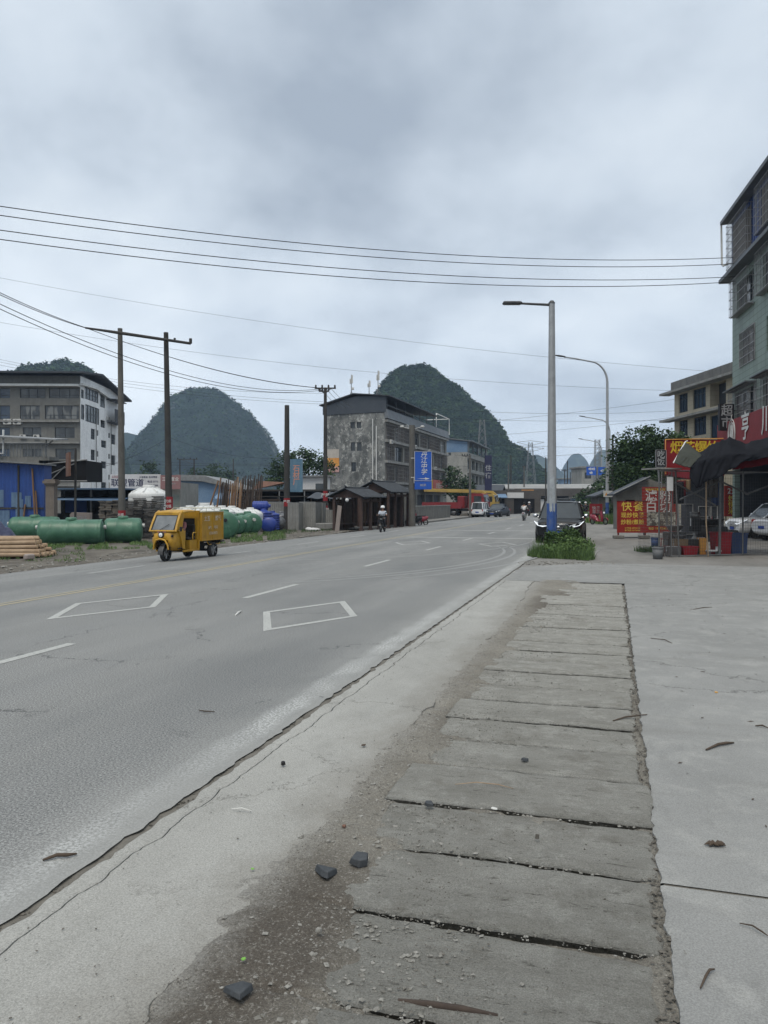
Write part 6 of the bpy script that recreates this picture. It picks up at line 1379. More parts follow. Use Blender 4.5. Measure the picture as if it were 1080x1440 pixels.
mb = MB(); mb.box(X0, 0, -.07, -.055, 1.62, 1.72); mb.box(-1.52, -1.42, -.09, -.05, 0, 4.2); mb.build('rail', M['pole_dark'], sh)
mb = MB(); mb.add([(X0, -.4, 5.0), (.2, -.4, 4.2), (.2, 1.2, 4.2), (X0, 1.2, 5.0), (X0, -.4, 5.08), (.2, -.4, 4.28), (.2, 1.2, 4.28), (X0, 1.2, 5.08)], [(0, 3, 2, 1), (4, 5, 6, 7), (0, 1, 5, 4), (1, 2, 6, 5), (2, 3, 7, 6), (3, 0, 4, 7)]); mb.build('roof', M['galvanised'], sh)
for k, (x0, x1, h_) in enumerate(((-.75, -.25, 4.0), (-.55, -.1, 2.7), (-1.15, -1.1, 1.9), (-.85, -.8, 1.25))):
    mb = MB(); mb.tube([(x0 + .1, -.12 if k else -.1, h_), (x1, -.5, 0)], .055, 6); o = mb.build('timber_plank', M['wood_brown'], loc=c); tag(o, ['tallest brown pole leaning on the blue shed corner', 'second brown pole leaning on the blue shed corner', 'short board upright against the blue shed', 'shortest board upright against the blue shed'][k], 'timber', 'timbers leaning on the blue shed')
# roof terrace behind with railing and canopy
c = at(40, 52); tr = thing('roof_terrace', 'grey terrace with a barred railing and flat canopy above the blue shed', 'terrace', c)
mb = MB(); mb.box(-14, 1.4, 0, 1.6, 4.3, 5.1); mb.box(-14, 1.2, .2, 1.5, 0, 4.3); mb.build('wall', M['old_wall'], tr)
mb = MB()
for k in range(60): x = -13 + k * .24; mb.box(x - .02, x + .02, -.05, -.01, 5.1, 5.95)
mb.box(-14, 1.4, -.06, 0, 5.95, 6.02); mb.build('railing', M['galvanised'], tr)
mb = MB(); mb.add([(-14, -.6, 7.0), (2.1, -.6, 6.15), (2.1, 1.5, 6.35), (-14, 1.5, 7.2), (-14, -.6, 7.08), (2.1, -.6, 6.23), (2.1, 1.5, 6.43), (-14, 1.5, 7.28)], [(0, 3, 2, 1), (4, 5, 6, 7), (0, 1, 5, 4), (1, 2, 6, 5), (2, 3, 7, 6), (3, 0, 4, 7)]); mb.tube([(1.2, 0, 5.1), (1.2, 0, 6.3)], .05, 5); mb.tube([(1.2, 0, 5.8), (1.8, -.3, 6.2)], .04, 5); mb.build('canopy', M['galvanised'], tr)
mb = MB(); mb.tube([(-1.6, -.2, 6.9), (-1.6, -.2, 5.3), (-2.4, -.2, 5.3)], .07, 6); mb.build('drainpipe', M['white_trim'], tr)
# pilaster and rusty board, dark lean-to
c = at(72.5, 44); gp = thing('gate_pillar', 'brown stone gate pillar with a moulded capital right of the blue shed', 'pillar', c); mat('pillar_stone', (.17, .145, .125), (.13, .11, .095), 2, .85, stain=(.09, .08, .07))
mb = MB(); mb.box(-.24, .24, -.24, .24, 0, 3.0); mb.build('shaft', M['pillar_stone'], gp)
mb = MB(); mb.box(-.29, .29, -.29, .29, 3.0, 3.1); mb.box(-.36, .36, -.36, .36, 3.1, 3.26); mb.box(-.29, .29, -.29, .29, 3.26, 3.34); mb.box(-.3, .3, -.3, .3, 0, .25); mb.build('capital', M['pillar_stone'], gp)
c = P(96, 652, 44); rb = thing('advertising_board', 'rusty brown slanting sign board on a pole above the gate pillar', 'sign', c); mat('rust', (.16, .085, .06), (.11, .06, .045), 3, .85)
mb = MB(T((0, 0, 0)) @ RZ(R(-62))); mb.box(-.75, .75, -.06, .06, -.72, .62); mb.build('board', M['rust'], rb); mb = MB(); mb.tube([(.28, .3, -3.3), (.3, .3, .9)], .07, 6); mb.build('post', M['pole_dark'], rb)
c = at(110, 58); ln = thing('market_shed', 'dark open lean-to with a blue wall piece behind the pink stone block', 'shed', c)
mb = MB(); mb.box(-3, 3.6, 4, 4.2, 0, 3.0); mb.build('back_wall', M['painted_shade'], ln); mb = MB(); mb.box(-3.1, 3.8, -1, 4.3, 2.95, 3.05); mb.add([(-3.1, -1.6, 2.2), (3.9, -1.9, 2.1), (3.9, 0, 2.35), (-3.1, 0, 2.4)], [(0, 1, 2, 3)]); mb.build('roof', M['corrugated_faded'], ln)
mb = MB(); mb.box(-1.4, .2, 1, 1.1, 1.2, 2.2); mb.build('blue_panel', M['corrugated_blue'], ln)
mb = MB(); [mb.box(x, x + .08, -.5, -.42, 0, 2.95) for x in (-3, -.9, 1.2, 3.3)]; mb.box(-3, 3.6, .9, 1.0, 0, 1.1); mb.build('post', M['pole_dark'], ln)
c = P(88, 658, 52); cn = thing('awning', 'dark awning frame between the gate pillar and the apartment block', 'awning', c)
mb = MB(); mb.box(-1.6, 1.6, 0, 3, -.9, .5); mb.build('underside_shade', M['painted_shade'], cn); mb = MB(); mb.tube([(-1.6, -.1, .2), (1.7, -.1, .55)], .05, 4); mb.tube([(-1.5, -.1, -.7), (.9, -.1, .3)], .04, 4); mb.tube([(-.8, -.1, -.9), (.2, -.1, .1)], .04, 4); mb.tube([(-1.6, -.1, -.9), (1.7, -.1, -.9)], .05, 4); mb.build('frame', M['galvanised'], cn)  # black block paints the shade below the awning
c = at(114, 46); st = thing('stone_block', 'pale pink stone block with faded characters behind the green tanks', 'stone block', c); mat('pink_stone', (.27, .23, .21), (.22, .19, .175), 3, .85, bmp=.3)
mb = MB(); mb.prism([(-.62, 0), (.58, 0), (.60, 1.38), (-.50, 1.42), (-.60, 1.28)], -.18, .18); mb.build('slab', M['pink_stone'], st, bevel=.02); text('石材加工', .22, M['letter_grey'], st, T((0, -.185, 1.1)), bold=.008, extrude=.001)
c = at(128, 60); yl = thing('yard_lamp', 'small white curved lamp post in front of the white side wall', 'street lamp', c); mb = MB(); mb.tube([(0, 0, 0), (0, 0, 3.4), (.0, 0, 4.6), (.15, 0, 4.9), (.4, 0, 5.0)], [.09, .06, .045, .04, .04], 8); mb.build('pole', M['ac_white'], yl); mb = MB(); mb.ball((.45, 0, 4.98), (.22, .1, .06), 10); mb.build('lamp_head', M['dark_metal'], yl)
# pipe shop with two signs
c = at(205, 62); ps = thing('shop_building', 'low shop with a grey roller door under the long white pipe sign', 'building', c)
mb = MB(); mb.box(-3.0, 2.8, 0, 6, 0, 3.6); mb.build('wall', M['pale_wall'], ps); mat('roller_door', (.24, .27, .25), (.20, .23, .21), 2, .6)
mb = MB(); mb.box(1.75, 2.7, -.04, 0, 0, 2.6); [mb.box(1.75, 2.7, -.055, -.04, z, z + .03) for z in np.arange(.1, 2.6, .14)]; mb.build('roller_door', M['roller_door'], ps); mb = MB(); mb.box(-2.8, 1.6, -.03, 0, 0, 2.4); mb.build('shop_opening', M['painted_shade'], ps)  # black panel on the solid wall paints the dark inside of the shop
c = P(190.5, 677.5, 61.5); s1 = thing('shop_sign', 'long white sign with black pipe shop characters between the twin poles', 'sign', c); mat('sign_offwhite', (.50, .50, .50), (.45, .45, .45), 1, .6); mat('letter_navy', (.02, .022, .06), None, 2, .6)
mb = MB(); mb.box(-2.02, 2.02, -.08, .08, -.60, .60); mb.build('board', M['sign_offwhite'], s1)
text('联塑管道', .66, M['letter_navy'], s1, T((-.62, -.085, -.12)), bold=.022, extrude=.002); text('LESSO', .26, M['sign_red'], s1, T((-1.5, -.085, .38)), bold=.01, extrude=.002)
text('水电管道  批发零售', .17, M['letter_navy'], s1, T((1.05, -.085, .36)), bold=.006, extrude=.002); text('电话 0773', .2, M['letter_navy'], s1, T((1.4, -.085, .0)), bold=.01, extrude=.002); text('1397·7388', .2, M['letter_navy'], s1, T((1.4, -.085, -.3)), bold=.01, extrude=.002)
c = P(240, 678, 61.4); s2 = thing('shop_sign', 'faded pinkish brown sign with white characters right of the white pipe sign', 'sign', c); mat('sign_mauve', (.25, .14, .14), (.21, .12, .12), 2, .7)
mb = MB(); mb.box(-.8, .8, -.06, .06, -.56, .56); mb.build('board', M['sign_mauve'], s2); text('三和置业', .34, M['sign_white'], s2, T((0, -.065, .22)), bold=.012, extrude=.002); text('房产 中介', .2, M['letter_grey'], s2, T((0, -.065, -.15)), bold=.006, extrude=.002)
# round tanks standing
mat('tank_white', (.56, .57, .56), (.50, .51, .50), 1, .6, stain=(.35, .36, .34), stain_amt=.4)
def water_tank(label, loc, r, h, group=None, m='tank_white'):
    t = thing('water_tank', label, 'water tank', loc, 0, group); mb = MB(); prof = [(r * .98, 0), (r, .05)]
    for k in range(int(h / .22)): z = .1 + k * .22; prof += [(r, z), (r * 1.015, z + .06), (r * 1.015, z + .12), (r, z + .18)]
    prof += [(r, h), (r * .9, h + r * .08), (r * .45, h + r * .30), (r * .28, h + r * .33)]; mb.lathe(prof, n=28); mb.build('shell', M[m], t)
    mb = MB()
    for k in range(8): a = k * math.pi / 4; mb.tube([(r * .9 * math.cos(a), r * .9 * math.sin(a), h + r * .10), (r * .4 * math.cos(a), r * .4 * math.sin(a), h + r * .33)], r * .04, 5)
    mb.build('rib', M[m], t); mb = MB(); mb.lathe([(r * .30, h + r * .32), (r * .30, h + r * .44), (r * .26, h + r * .47), (.001, h + r * .48)], n=20); mb.build('lid', M[m], t); return t
water_tank('big white ribbed water tank below the white pipe sign', at(209, 51), 1.28, 2.55)
for k, (px, D, h) in enumerate([(267, 48, 1.42), (288, 47, 1.48), (312, 49, 1.40), (326, 50, 1.38), (352, 52, 1.25), (258, 50, 1.3)]): water_tank('white tank with a domed lid, %s of the row behind the yellow tricycle' % ('first', 'widest', 'third', 'fourth', 'fifth', 'smallest')[k], at(px, D), .85 + .15 * (k == 1), h, 'white tanks behind the tricycle')
# green fibreglass tanks lying down
m, b, p, tc = base('tank_green', .42, 0, .45)
c_ = b.mix(b.ramp(b.noise(tc, 2.2, 6, .65), .35, .65), (.030, .098, .058), (.052, .140, .085)); c_ = b.mix(b.ramp(b.noise(b.map(tc, (1, 1, 1), (4, 4, 4)), 1.3, 6, .75, 1.0), .52, .62, 0, .55), c_, (.10, .21, .145)); c_ = b.mix(b.ramp(b.noise(tc, 18, 3, .7), .6, .7, 0, .3), c_, (.03, .09, .06))
b.l(c_, p.inputs['Base Color']); bump(b, p, b.noise(tc, 9, 4, .7), .2, .02)
def septic_tank(label, loc, rz, r, ln, pale=False, cap='white'):
    """cylinder lying along local x, origin on the ground under its near end"""
    t = thing('fibreglass_tank', label, 'tank', loc, rz, 'green fibreglass tanks lying in the yard'); Mx = T((0, 0, r)) @ Matrix.Rotation(R(90), 4, 'Y')
    mb = MB(Mx); prof = [(.001, -.02), (r * .5, .0), (r * .82, .05), (r * .97, .14), (r, .26)]
    z = .26
    while z < ln - .4: prof += [(r, z + .3), (r * 1.02, z + .34), (r * 1.02, z + .42), (r, z + .46)]; z += .75
    prof += [(r, ln - .2), (r * .95, ln - .08), (r * .6, ln), (.001, ln + .02)]; mb.lathe(prof, n=32); mb.build('shell', M['tank_green'], t)
    for q, x in ((0, 0), (1, ln)):
        s_ = -1 if q == 0 else 1; mb = MB(); mb.cyl((x - s_ * .02, 0, r * 1.38), (x + s_ * .12, 0, r * 1.38), .10, n=14); mb.build('pipe_stub', M['ac_white' if cap == 'white' else 'black_plastic'], t)
    mb = MB(T((ln * .5, 0, 2 * r - .03))); mb.lathe([(.26, 0), (.26, .10), (.2, .14), (.001, .15)], n=20); mb.build('manhole', M['tank_green'], t)
    return t
g_ = lambda px, D, dz=0.0: at(px, D) + Vector((0, 0, dz))
septic_tank('long dark green tank lying nearest the log pile', g_(54, 37.0), R(10), .60, 3.0)
septic_tank('green tank with a swirled end lying behind the tricycle, left of it', g_(146, 38.6), R(12), .62, 1.85)
septic_tank('green tank half hidden behind the log pile and the long tank', g_(14, 42.0), R(8), .62, 2.6)
septic_tank('big pale green tank end-on directly behind the cargo box', g_(317, 42.0), R(105), .76, 2.2, cap='black')
septic_tank('small pale green tank, first right of the biggest end-on tank', g_(334, 48.0), R(118), .58, 2.0)
septic_tank('small pale green tank, second right of the biggest end-on tank', g_(344, 48.5), R(118), .60, 2.0)
septic_tank('pale green tank end-on beside the blue tanks', g_(357, 49.0), R(122), .66, 2.2)
# blue ribbed tanks
mat('tank_blue', (.012, .030, .19), (.016, .04, .22), 1.5, .4, spec=.5); mat('steel_tank', (.16, .165, .17), (.10, .10, .105), 3, .4, metal=.5)
def ribbed_tank(label, loc, axis, r, ln):
    t = thing('plastic_tank', label, 'tank', loc, 0, 'blue ribbed plastic tanks'); Mx = {'x': Matrix.Rotation(R(90), 4, 'Y'), 'z': Matrix(), 'y': Matrix.Rotation(R(-90), 4, 'X')}[axis]
    mb = MB((T((0, 0, r)) if axis != 'z' else Matrix()) @ Mx); prof = [(.001, 0), (r * .8, .02), (r * .95, .08)]; z = .08
    while z < ln - .1: prof += [(r, z + .03), (r, z + .09), (r * .92, z + .12), (r * .92, z + .16)]; z += .16
    prof += [(r * .9, ln), (r * .4, ln + .08), (r * .3, ln + .16), (.001, ln + .17)]; mb.lathe(prof, n=24); mb.build('shell', M['tank_blue'], t)
    mb = MB((T((0, 0, r)) if axis != 'z' else Matrix()) @ Mx); mb.lathe([(r * .3, ln + .1), (r * .34, ln + .12), (r * .34, ln + .2), (.001, ln + .22)], n=16); mb.build('lid', M['tank_blue'], t)
c = at(371, 53); ribbed_tank('upright blue ribbed tank, left of the pair', c, 'z', .60, 1.35); c = at(383, 54); ribbed_tank('upright blue ribbed tank, right of the pair', c, 'z', .52, 1.2)
c = at(355, 53.5); ribbed_tank('blue ribbed tank lying on top of the others', Vector((c.x, c.y, c.z + 1.42)), 'x', .34, 1.05)
c = at(349, 55); ribbed_tank('blue ribbed tank lying low behind the green ones', c, 'x', .70, 1.3)
c = at(377, 51); ribbed_tank('small blue ribbed tank in front of the upright pair', c, 'y', .50, .9)
c = at(392, 54.5); t = thing('steel_tank', 'dark round steel tank by the foot of the billboard pole', 'tank', c); mb = MB(); mb.ball((0, 0, .52), (.50, .50, .50), 20); mb.build('shell', M['steel_tank'], t); mb = MB(); mb.cyl((0, 0, 0), (0, 0, .08), .3, n=16); mb.build('foot', M['black_plastic'], t)
water_tank('squat steel tank with a white lid behind the dark round tank', at(395, 57), .7, 1.0, m='steel_tank')
# log pile
rs = random.Random(5); lg = at(38, 28.3); k = 0
mat('log_end', (.50, .36, .22), (.42, .29, .17), 20, .85)
for row, n in enumerate((8, 7, 6, 5, 4)):
    for i in range(n):
        r = .075 + rs.random() * .02; z = .06 + row * .145; y = -.1 + i * .19 + row * .09; x1 = .62 - row * .10 - rs.random() * .18 - i * .01
        mb = MB(); s_ = rs.uniform(-.05, .05); mb.tube([(x1 - 4.6, s_, 0), (x1 - 2.2, s_ * .3 + .02, rs.uniform(-.015, .02)), (x1, 0, rs.uniform(-.02, .02))], [r * 1.05, r, r * .92], 9, caps=False)
        o = mb.build('log', M['wood_pale'], loc=(lg.x, lg.y + y, lg.z + z + r * .6), rz=R(6)); q = MB(); q.lathe([(.001, .012), (r * .6, .008), (r * .93, 0)], n=10); q.v = [(x1 + v_[2], v_[0], v_[1]) for v_ in q.v]; e_ = q.build('cut_end', M['log_end'], o)
        wd = ('bottom', 'second', 'third', 'fourth', 'top')[row]; tag(o, 'peeled pine log lying in the %s row of the pile, %s from the front' % (wd, words[i]), 'log', 'peeled logs in the roadside pile'); k += 1
c = at(41, 27.2); mb = MB(); mb.cbox((0, 0, .13), (.34, .22, .2), .5, bev=.04); o = mb.build('stone', M['pink_stone'], loc=c, rz=.4); tag(o, 'angular grey stone chocking the end of the log pile', 'stone')
mat('tarp_navy', (.018, .022, .055), (.03, .035, .075), 3, .45, bmp=.5, bscale=5)
c = at(-3, 31.5); A, B = np.meshgrid(np.linspace(-1, 1, 34), np.linspace(-1, 1, 26), indexing='ij'); Zt = np.clip(1.25 * (1 - np.abs(A) ** 1.5) * (1 - B ** 2) + fbm(A * 4, B * 4, 3) * .12 + .05 * np.sin(A * 18 + B * 5), 0.01, 3)
o = gridmesh('tarpaulin', A * 1.2, B * .9, Zt, M['tarp_navy']); o.location = c; tag(o, 'dark navy tarpaulin heap at the left edge above the logs', 'tarpaulin')
# stacked stone / tile piles
mat('stack_grey', (.09, .085, .078), (.055, .052, .05), 5, .92, bmp=.5); mat('stack_brown', (.14, .125, .105), (.09, .08, .07), 5, .92, bmp=.5)
def stack(label, px, D, w, h, dp, seed, m='stack_grey', n_col=3):
    c = at(px, D); t = thing('stone_stack', label, 'stone stack', c, 0, 'stacks of rough slabs in the yard'); r_ = random.Random(seed)
    for cc in range(n_col):
        cx = -w / 2 + w * (cc + .5) / n_col; z = 0; hh = h * r_.uniform(.86, 1.0)
        mb = MB()
        while z < hh:
            th = r_.uniform(.05, .11); mb.cbox((cx + r_.uniform(-.06, .06), r_.uniform(-.08, .08), z + th / 2), (w / n_col * r_.uniform(.86, 1.02), dp * r_.uniform(.8, 1), th * .82), r_.uniform(-.06, .06)); z += th
        mb.build('slab_column', M[m], t)
stack('dark stack of rough slabs left of the tricycle cab', 204, 43, 1.95, 2.38, 1.0, 1, n_col=4); stack('brownish stack of slabs beside the left twin pole', 156, 45, 1.1, 2.1, .9, 2, 'stack_brown', 3); stack('low stack of slabs between the twin poles', 184, 44.5, 1.1, 1.7, .9, 3, 'stack_brown', 3); stack('lowest stack of dark slabs just behind the tricycle', 222, 42.2, .8, 1.7, .8, 4, 'stack_grey', 2)
# blue warehouse
c = at(300, 88); wh = thing('warehouse', 'blue walled warehouse with a pale shallow roof behind the tricycle', 'warehouse', c)
mb = MB(); mb.prism([(-4.0, 0), (3.6, 0), (3.6, 3.2), (-1.2, 4.3), (-4.0, 4.4)], 0, .2); mb.build('wall', M['blue_sheet_faded'], wh); mb = MB()
mb.prism([(-4.2, 4.42), (-1.2, 4.34), (4.4, 3.05), (4.4, 3.2), (-1.0, 5.0), (-4.2, 5.1)], -.5, 12); mb.build('roof', M['galvanised'], wh); mb = MB(); mb.box(-3.9, .6, -.08, -.01, .9, 1.9); o = mb.build('sign_strip', M['sign_offwhite'], wh); text('建材批发市场', .5, M['sign_red'], o, T((-1.6, -.09, 1.45)), bold=.01, extrude=.002)
mb = MB(); mb.box(.9, 3.4, -.05, 0, 0, 2.6); mb.build('opening', M['painted_shade'], wh)  # doorway is a black panel on the wall, its shade painted
c = at(322, 70); t = thing('market_stall', 'small stall with a light blue tarpaulin by the leaning timbers', 'stall', c); mb = MB(); mb.add([(-1.2, -1, 2.3), (1.5, -1, 2.3), (1.5, 1, 2.8), (-1.2, 1, 2.8), (-1.2, -1.02, 1.7), (1.5, -1.02, 1.8)], [(0, 1, 2, 3), (4, 5, 1, 0)]); mb.build('tarpaulin', M['blue_sheet_faded'], t); mb = MB(); mb.box(-1, 1.3, -.6, .8, 0, 1.0); mb.build('table', M['pole_dark'], t)
for x in (-1.1, 1.4):
    for y in (-.9, .9): mb = MB(); mb.tube([(x, y, 0), (x, y, 2.4)], .04, 5); mb.build('post', M['pole_dark'], t)
# leaning timbers
TC = [0, 0, 0]; rs = random.Random(9); c = at(340, 60)
for k in range(46):
    f = k / 45; x = -1.75 + 3.2 * f + rs.uniform(-.05, .05); dark = f < .22 or f > .52; hh = (2.65 + .55 * f ** .8 + rs.uniform(-.15, .35)); mb = MB(); lean = .28 + rs.uniform(-.08, .08)
    mb.tube([(x - lean * .35, rs.uniform(-.5, .1), 0), (x + lean * .35, .5, hh + .75)], [.055, .038], 5); o = mb.build('timber_pole', M['wood_dark' if dark else 'wood_brown' if k % 3 else 'wood_pale'], loc=c)
    grp = 0 if f < .22 else (2 if dark else 1); TC[grp] += 1; tag(o, '%s, %s from the left in the %s of the leaning timber bundle' % (('dark weathered pole', 'fresh brown pole', 'dark thin pole')[grp], words[TC[grp] - 1], ('left part', 'middle', 'right part')[grp]), 'timber', 'timber poles leaning in a bundle')
for k, (x0, x1, h_) in enumerate(((-2.9, -1.9, 3.5), (-2.0, -1.7, 3.7))):
    mb = MB(); mb.tube([(x0, -.6, 0), (x1, .3, h_ + .2)], [.09, .06], 6); o = mb.build('timber_pole', M['wood_brown'], loc=c); tag(o, ('thick slanting log' if k == 0 else 'upright thin log') + ' left of the leaning timber bundle', 'timber')
c = at(352, 62); t = thing('timber_rack', 'low dark rack of stacked boards holding up the leaning timbers', 'rack', c); mb = MB(); [mb.box(-1.0, 2.4, -.4 + .1 * (i % 3), .5, .9 + i * .2, 1.05 + i * .2) for i in range(7)]; mb.build('boards', M['wood_dark'], t); mb = MB(); [mb.box(x, x + .1, -.2, -.1, 0, 2.4) for x in (-.9, .7, 2.2)]; mb.build('post', M['pole_dark'], t)
# sheet fence
mat('fence_sheet', (.22, .22, .205), (.17, .17, .16), 1.5, .7, stain=(.10, .10, .09), stain_amt=.6)
fz = lambda: 0
c = at(372, 55); c1_ = at(470, 57)
for k, (xa, xb, D, lab) in enumerate(((372, 402, 58, 'pale corrugated fence panel behind the steel tank'), (404.5, 420, 54.5, 'pale corrugated fence panel right of the billboard pole'), (420.5, 444, 55.5, 'widest corrugated fence panel, darker at its right fold'), (444.3, 454, 57, 'narrow grey fence panel before the T pole'), (458, 474, 56.6, 'short grey fence panel behind the red banded pole'))):
    a = at(xa, D); bb = at(xb, D); t = thing('sheet_fence', lab, 'fence', a, 0, 'corrugated sheet fence'); w_ = bb.x - a.x; hh = (2.0, 1.95, 2.0, 1.95, 1.4)[k]
    mb = MB(); corr(mb, 0, w_, 0, 0, hh, pitch=.16, d=.035); mb.add([(w_, 0, 0), (w_ + .3, 1.5, 0), (w_ + .3, 1.5, hh), (w_, 0, hh)], [(0, 1, 2, 3)]); mb.build('sheet', M['fence_sheet'], t); mb = MB(); mb.box(0, w_, -.01, .03, hh, hh + .04); mb.box(0, .05, .02, .07, 0, hh); mb.build('frame', M['galvanised'], t)
c = at(474.5, 53); mb = MB(); mb.prism([(-.18, 0), (.12, 0), (.3, 1.75), (.02, 1.8)], -.06, .06); o = mb.build('stone_slab', M['pink_stone'], loc=c); tag(o, 'pale upright stone slab leaning beside the wooden shelter', 'stone slab')
c = at(456, 56); mb = MB(); mb.cbox((0, 0, .24), (1.5, 1.0, .48), bev=.05); o = mb.build('concrete_footing', M['trim_concrete'], loc=c); tag(o, 'concrete footing block at the base of the T pole', 'footing')
c = at(441, 54); mb = MB(); mb.ball((0, 0, .08), (.5, .3, .14), 12); mb.ball((-.35, .05, .1), (.25, .2, .16), 10); o = mb.build('cement_bag', M['sign_offwhite'], loc=c); tag(o, 'white crumpled bag on the ground by the fence', 'bag')
# dark sheds and white hut behind the fence
c = at(410, 68); t = thing('market_shed', 'long black roofed open shed behind the corrugated fence', 'shed', c); mb = MB(); mb.box(-5.4, 3.6, 3, 3.2, 0, 3); mb.build('back_wall', M['painted_shade'], t); mb = MB(); mb.box(-5.6, 3.9, -1, 3.5, 2.95, 3.1); mb.box(-4.6, 3.9, -1.4, 1, 2.45, 2.52); mb.build('roof', M['pole_dark'], t); mb = MB(); [mb.box(x, x + .09, -1, -.92, 0, 2.95) for x in (-5.4, -3.2, -1, 1.2, 3.4)]; mb.box(-5.4, 3.4, -1.02, -.94, 1.4, 1.47); mb.build('post', M['galvanised'], t)
c = at(441, 80); t = thing('hut', 'small white hut with a dark window below the leafy tree', 'hut', c); mb = MB(); mb.box(-1.3, 1.5, 0, 3, 0, 4.6); mb.build('wall', M['sign_offwhite'], t); mb = MB(); mb.box(.2, 1.1, -.04, 0, 3.0, 3.9); mb.build('window', M['dark_glass'], t); mb = MB(); mb.box(-1.6, 1.8, -.4, 3.2, 4.6, 4.75); mb.build('roof', M['galvanised'], t)
c = at(380, 76); t = thing('parasol_frame', 'collapsed red canopy frame in front of the leafy tree', 'canopy', c); mb = MB(); mb.add([(-1.8, 0, 3.2), (1.8, 0, 4.0), (2.2, .8, 3.9), (-1.2, .8, 4.1)], [(0, 1, 2, 3)]); mb.build('cloth', M['rust'], t); mb = MB(); [mb.tube([(x, 0, 0), (x + .3, .2, 3.6)], .04, 4) for x in (-1.6, 0, 1.5)]; mb.build('frame', M['galvanised'], t)
# wooden shelters
mat('shelter_wood', (.068, .042, .034), (.045, .030, .025), 4, .8); mat('shelter_tile', (.040, .046, .054), (.024, .028, .033), 4, .7, bmp=.4)
def shelter(label, px, D, w, dp, h, rz, posts=4, rise=.75):
    c = at(px, D); t = thing('wooden_shelter', label, 'shelter', c, rz, 'tiled wooden shelters by the road'); n = 14
    for s_, nm in ((-1, 'f'), (1, 'b')):
        mb = MB(); 
        for i in range(n):
            x0 = -w / 2 - .35 + (w + .7) * i / n; x1 = x0 + (w + .7) / n
            f = lambda x: 0
            mb.add([(x0, s_ * (dp / 2 + .45), h), (x1, s_ * (dp / 2 + .45), h), (x1, 0, h + rise), (x0, 0, h + rise), ((x0 + x1) / 2, s_ * (dp / 2 + .45), h + .07), ((x0 + x1) / 2, 0, h + rise + .07)], [(0, 4, 5, 3), (4, 1, 2, 5)])
        o = mb.build('roof', M['shelter_tile'], t); md = o.modifiers.new('s', 'SOLIDIFY'); md.thickness = .05
    mb = MB(); mb.tube([(-w / 2 - .4, 0, h + rise + .18), (-w / 2 - .1, 0, h + rise + .06), (w / 2 + .1, 0, h + rise + .06), (w / 2 + .4, 0, h + rise + .18)], .07, 6); mb.build('ridge', M['shelter_tile'], t)
    for s_ in (-1, 1): mb = MB(); mb.prism([(-(dp / 2 + .4), h - .02), (dp / 2 + .4, h - .02), (0, h + rise - .06)], -.03, .03); mb.v = [(s_ * w / 2 + v_[1], v_[0], v_[2]) for v_ in mb.v]; mb.build('gable', M['shelter_wood'], t)
    for i in range(posts):
        for y in (-dp / 2, dp / 2): x = -w / 2 + w * i / (posts - 1); mb = MB(); mb.box(x - .09, x + .09, y - .09, y + .09, 0, h); mb.box(x - .14, x + .14, y - .14, y + .14, 0, .14); mb.build('post', M['shelter_wood'], t)
    for y in (-dp / 2, dp / 2): mb = MB(); mb.box(-w / 2, w / 2, y - .05, y + .05, h - .32, h - .14); mb.build('beam', M['shelter_wood'], t)
    mb = MB(); mb.box(-w / 2, w / 2, dp / 2 - .3, dp / 2 - .05, .42, .5); mb.build('bench', M['shelter_wood'], t)
    mb = MB(); mb.box(-w / 2 + .1, w / 2 - .1, dp / 2 - .02, dp / 2 + .02, .1, h - .35); mb.build('screen', M['wood_dark'], t); return t
shelter('lower tiled wooden shelter nearest the corrugated fence', 502, 55, 2.6, 2.2, 2.35, R(62), 3, .62)
shelter('taller tiled wooden shelter beside the green gate', 540, 60, 4.2, 2.4, 2.75, R(68), 4, .80)
c = at(488, 53.2); t = thing('lantern', 'round white lantern hanging at the corner of the lower shelter', 'lamp', (c.x, c.y, c.z + 2.15)); mb = MB(); mb.ball((0, 0, 0), .13, 12); mb.build('globe', M['helmet_white'], t); mb = MB(); mb.tube([(0, 0, .12), (0, 0, .42)], .01, 4); mb.build('cord', M['pole_dark'], t)
mat('green_gate', (.012, .055, .035), None, 2, .6); c = at(548, 66); t = thing('metal_gate', 'dark green metal gate between the shelters and the brick wall', 'gate', c); mb = MB(); corr(mb, -.7, .95, 0, 0, 2.3, pitch=.2); mb.build('panel', M['green_gate'], t); mb = MB(); mb.box(-.8, -.7, -.05, .05, 0, 2.4); mb.box(.95, 1.05, -.05, .05, 0, 2.4); mb.build('frame', M['pole_dark'], t)
mat('block_wall', (.17, .165, .15), (.125, .12, .11), 1.5, .92, stain=(.09, .09, .08), stain_amt=.6, bmp=.4, bscale=6)
a = at(556, 64); t = thing('block_wall', 'rough grey block wall between the green gate and the concrete pole', 'wall', a); mb = MB(); mb.box(0, 1.35, 0, .3, 0, 2.6); mb.build('blocks', M['block_wall'], t, rz=R(40)); mb = MB(); mb.box(-.04, 1.4, -.04, .34, 2.6, 2.7); mb.build('coping', M['trim_concrete'], t, rz=R(40))
a = RW(70, 19.0, -.37); t = thing('block_wall', 'low grey boundary wall in front of the crane lorry bed', 'wall', a, HF); mb = MB(); mb.box(0, 20.5, -.15, .15, 0, 1.5); mb.build('blocks', M['block_wall'], t); mb = MB(); mb.box(-.03, 20.53, -.19, .19, 1.5, 1.6); mb.build('coping', M['trim_concrete'], t)
# raised pavement on the far side
for (u0, u1) in ((52, 98),):
    us_ = np.arange(u0, u1, .5); o = strip('pavement', u0, u1, .25, 17.2, 26, -.24, M['yard_ground'], depth=.25, amps=(.08, .02), seeds=(3, 4), fs=(.8, 1))
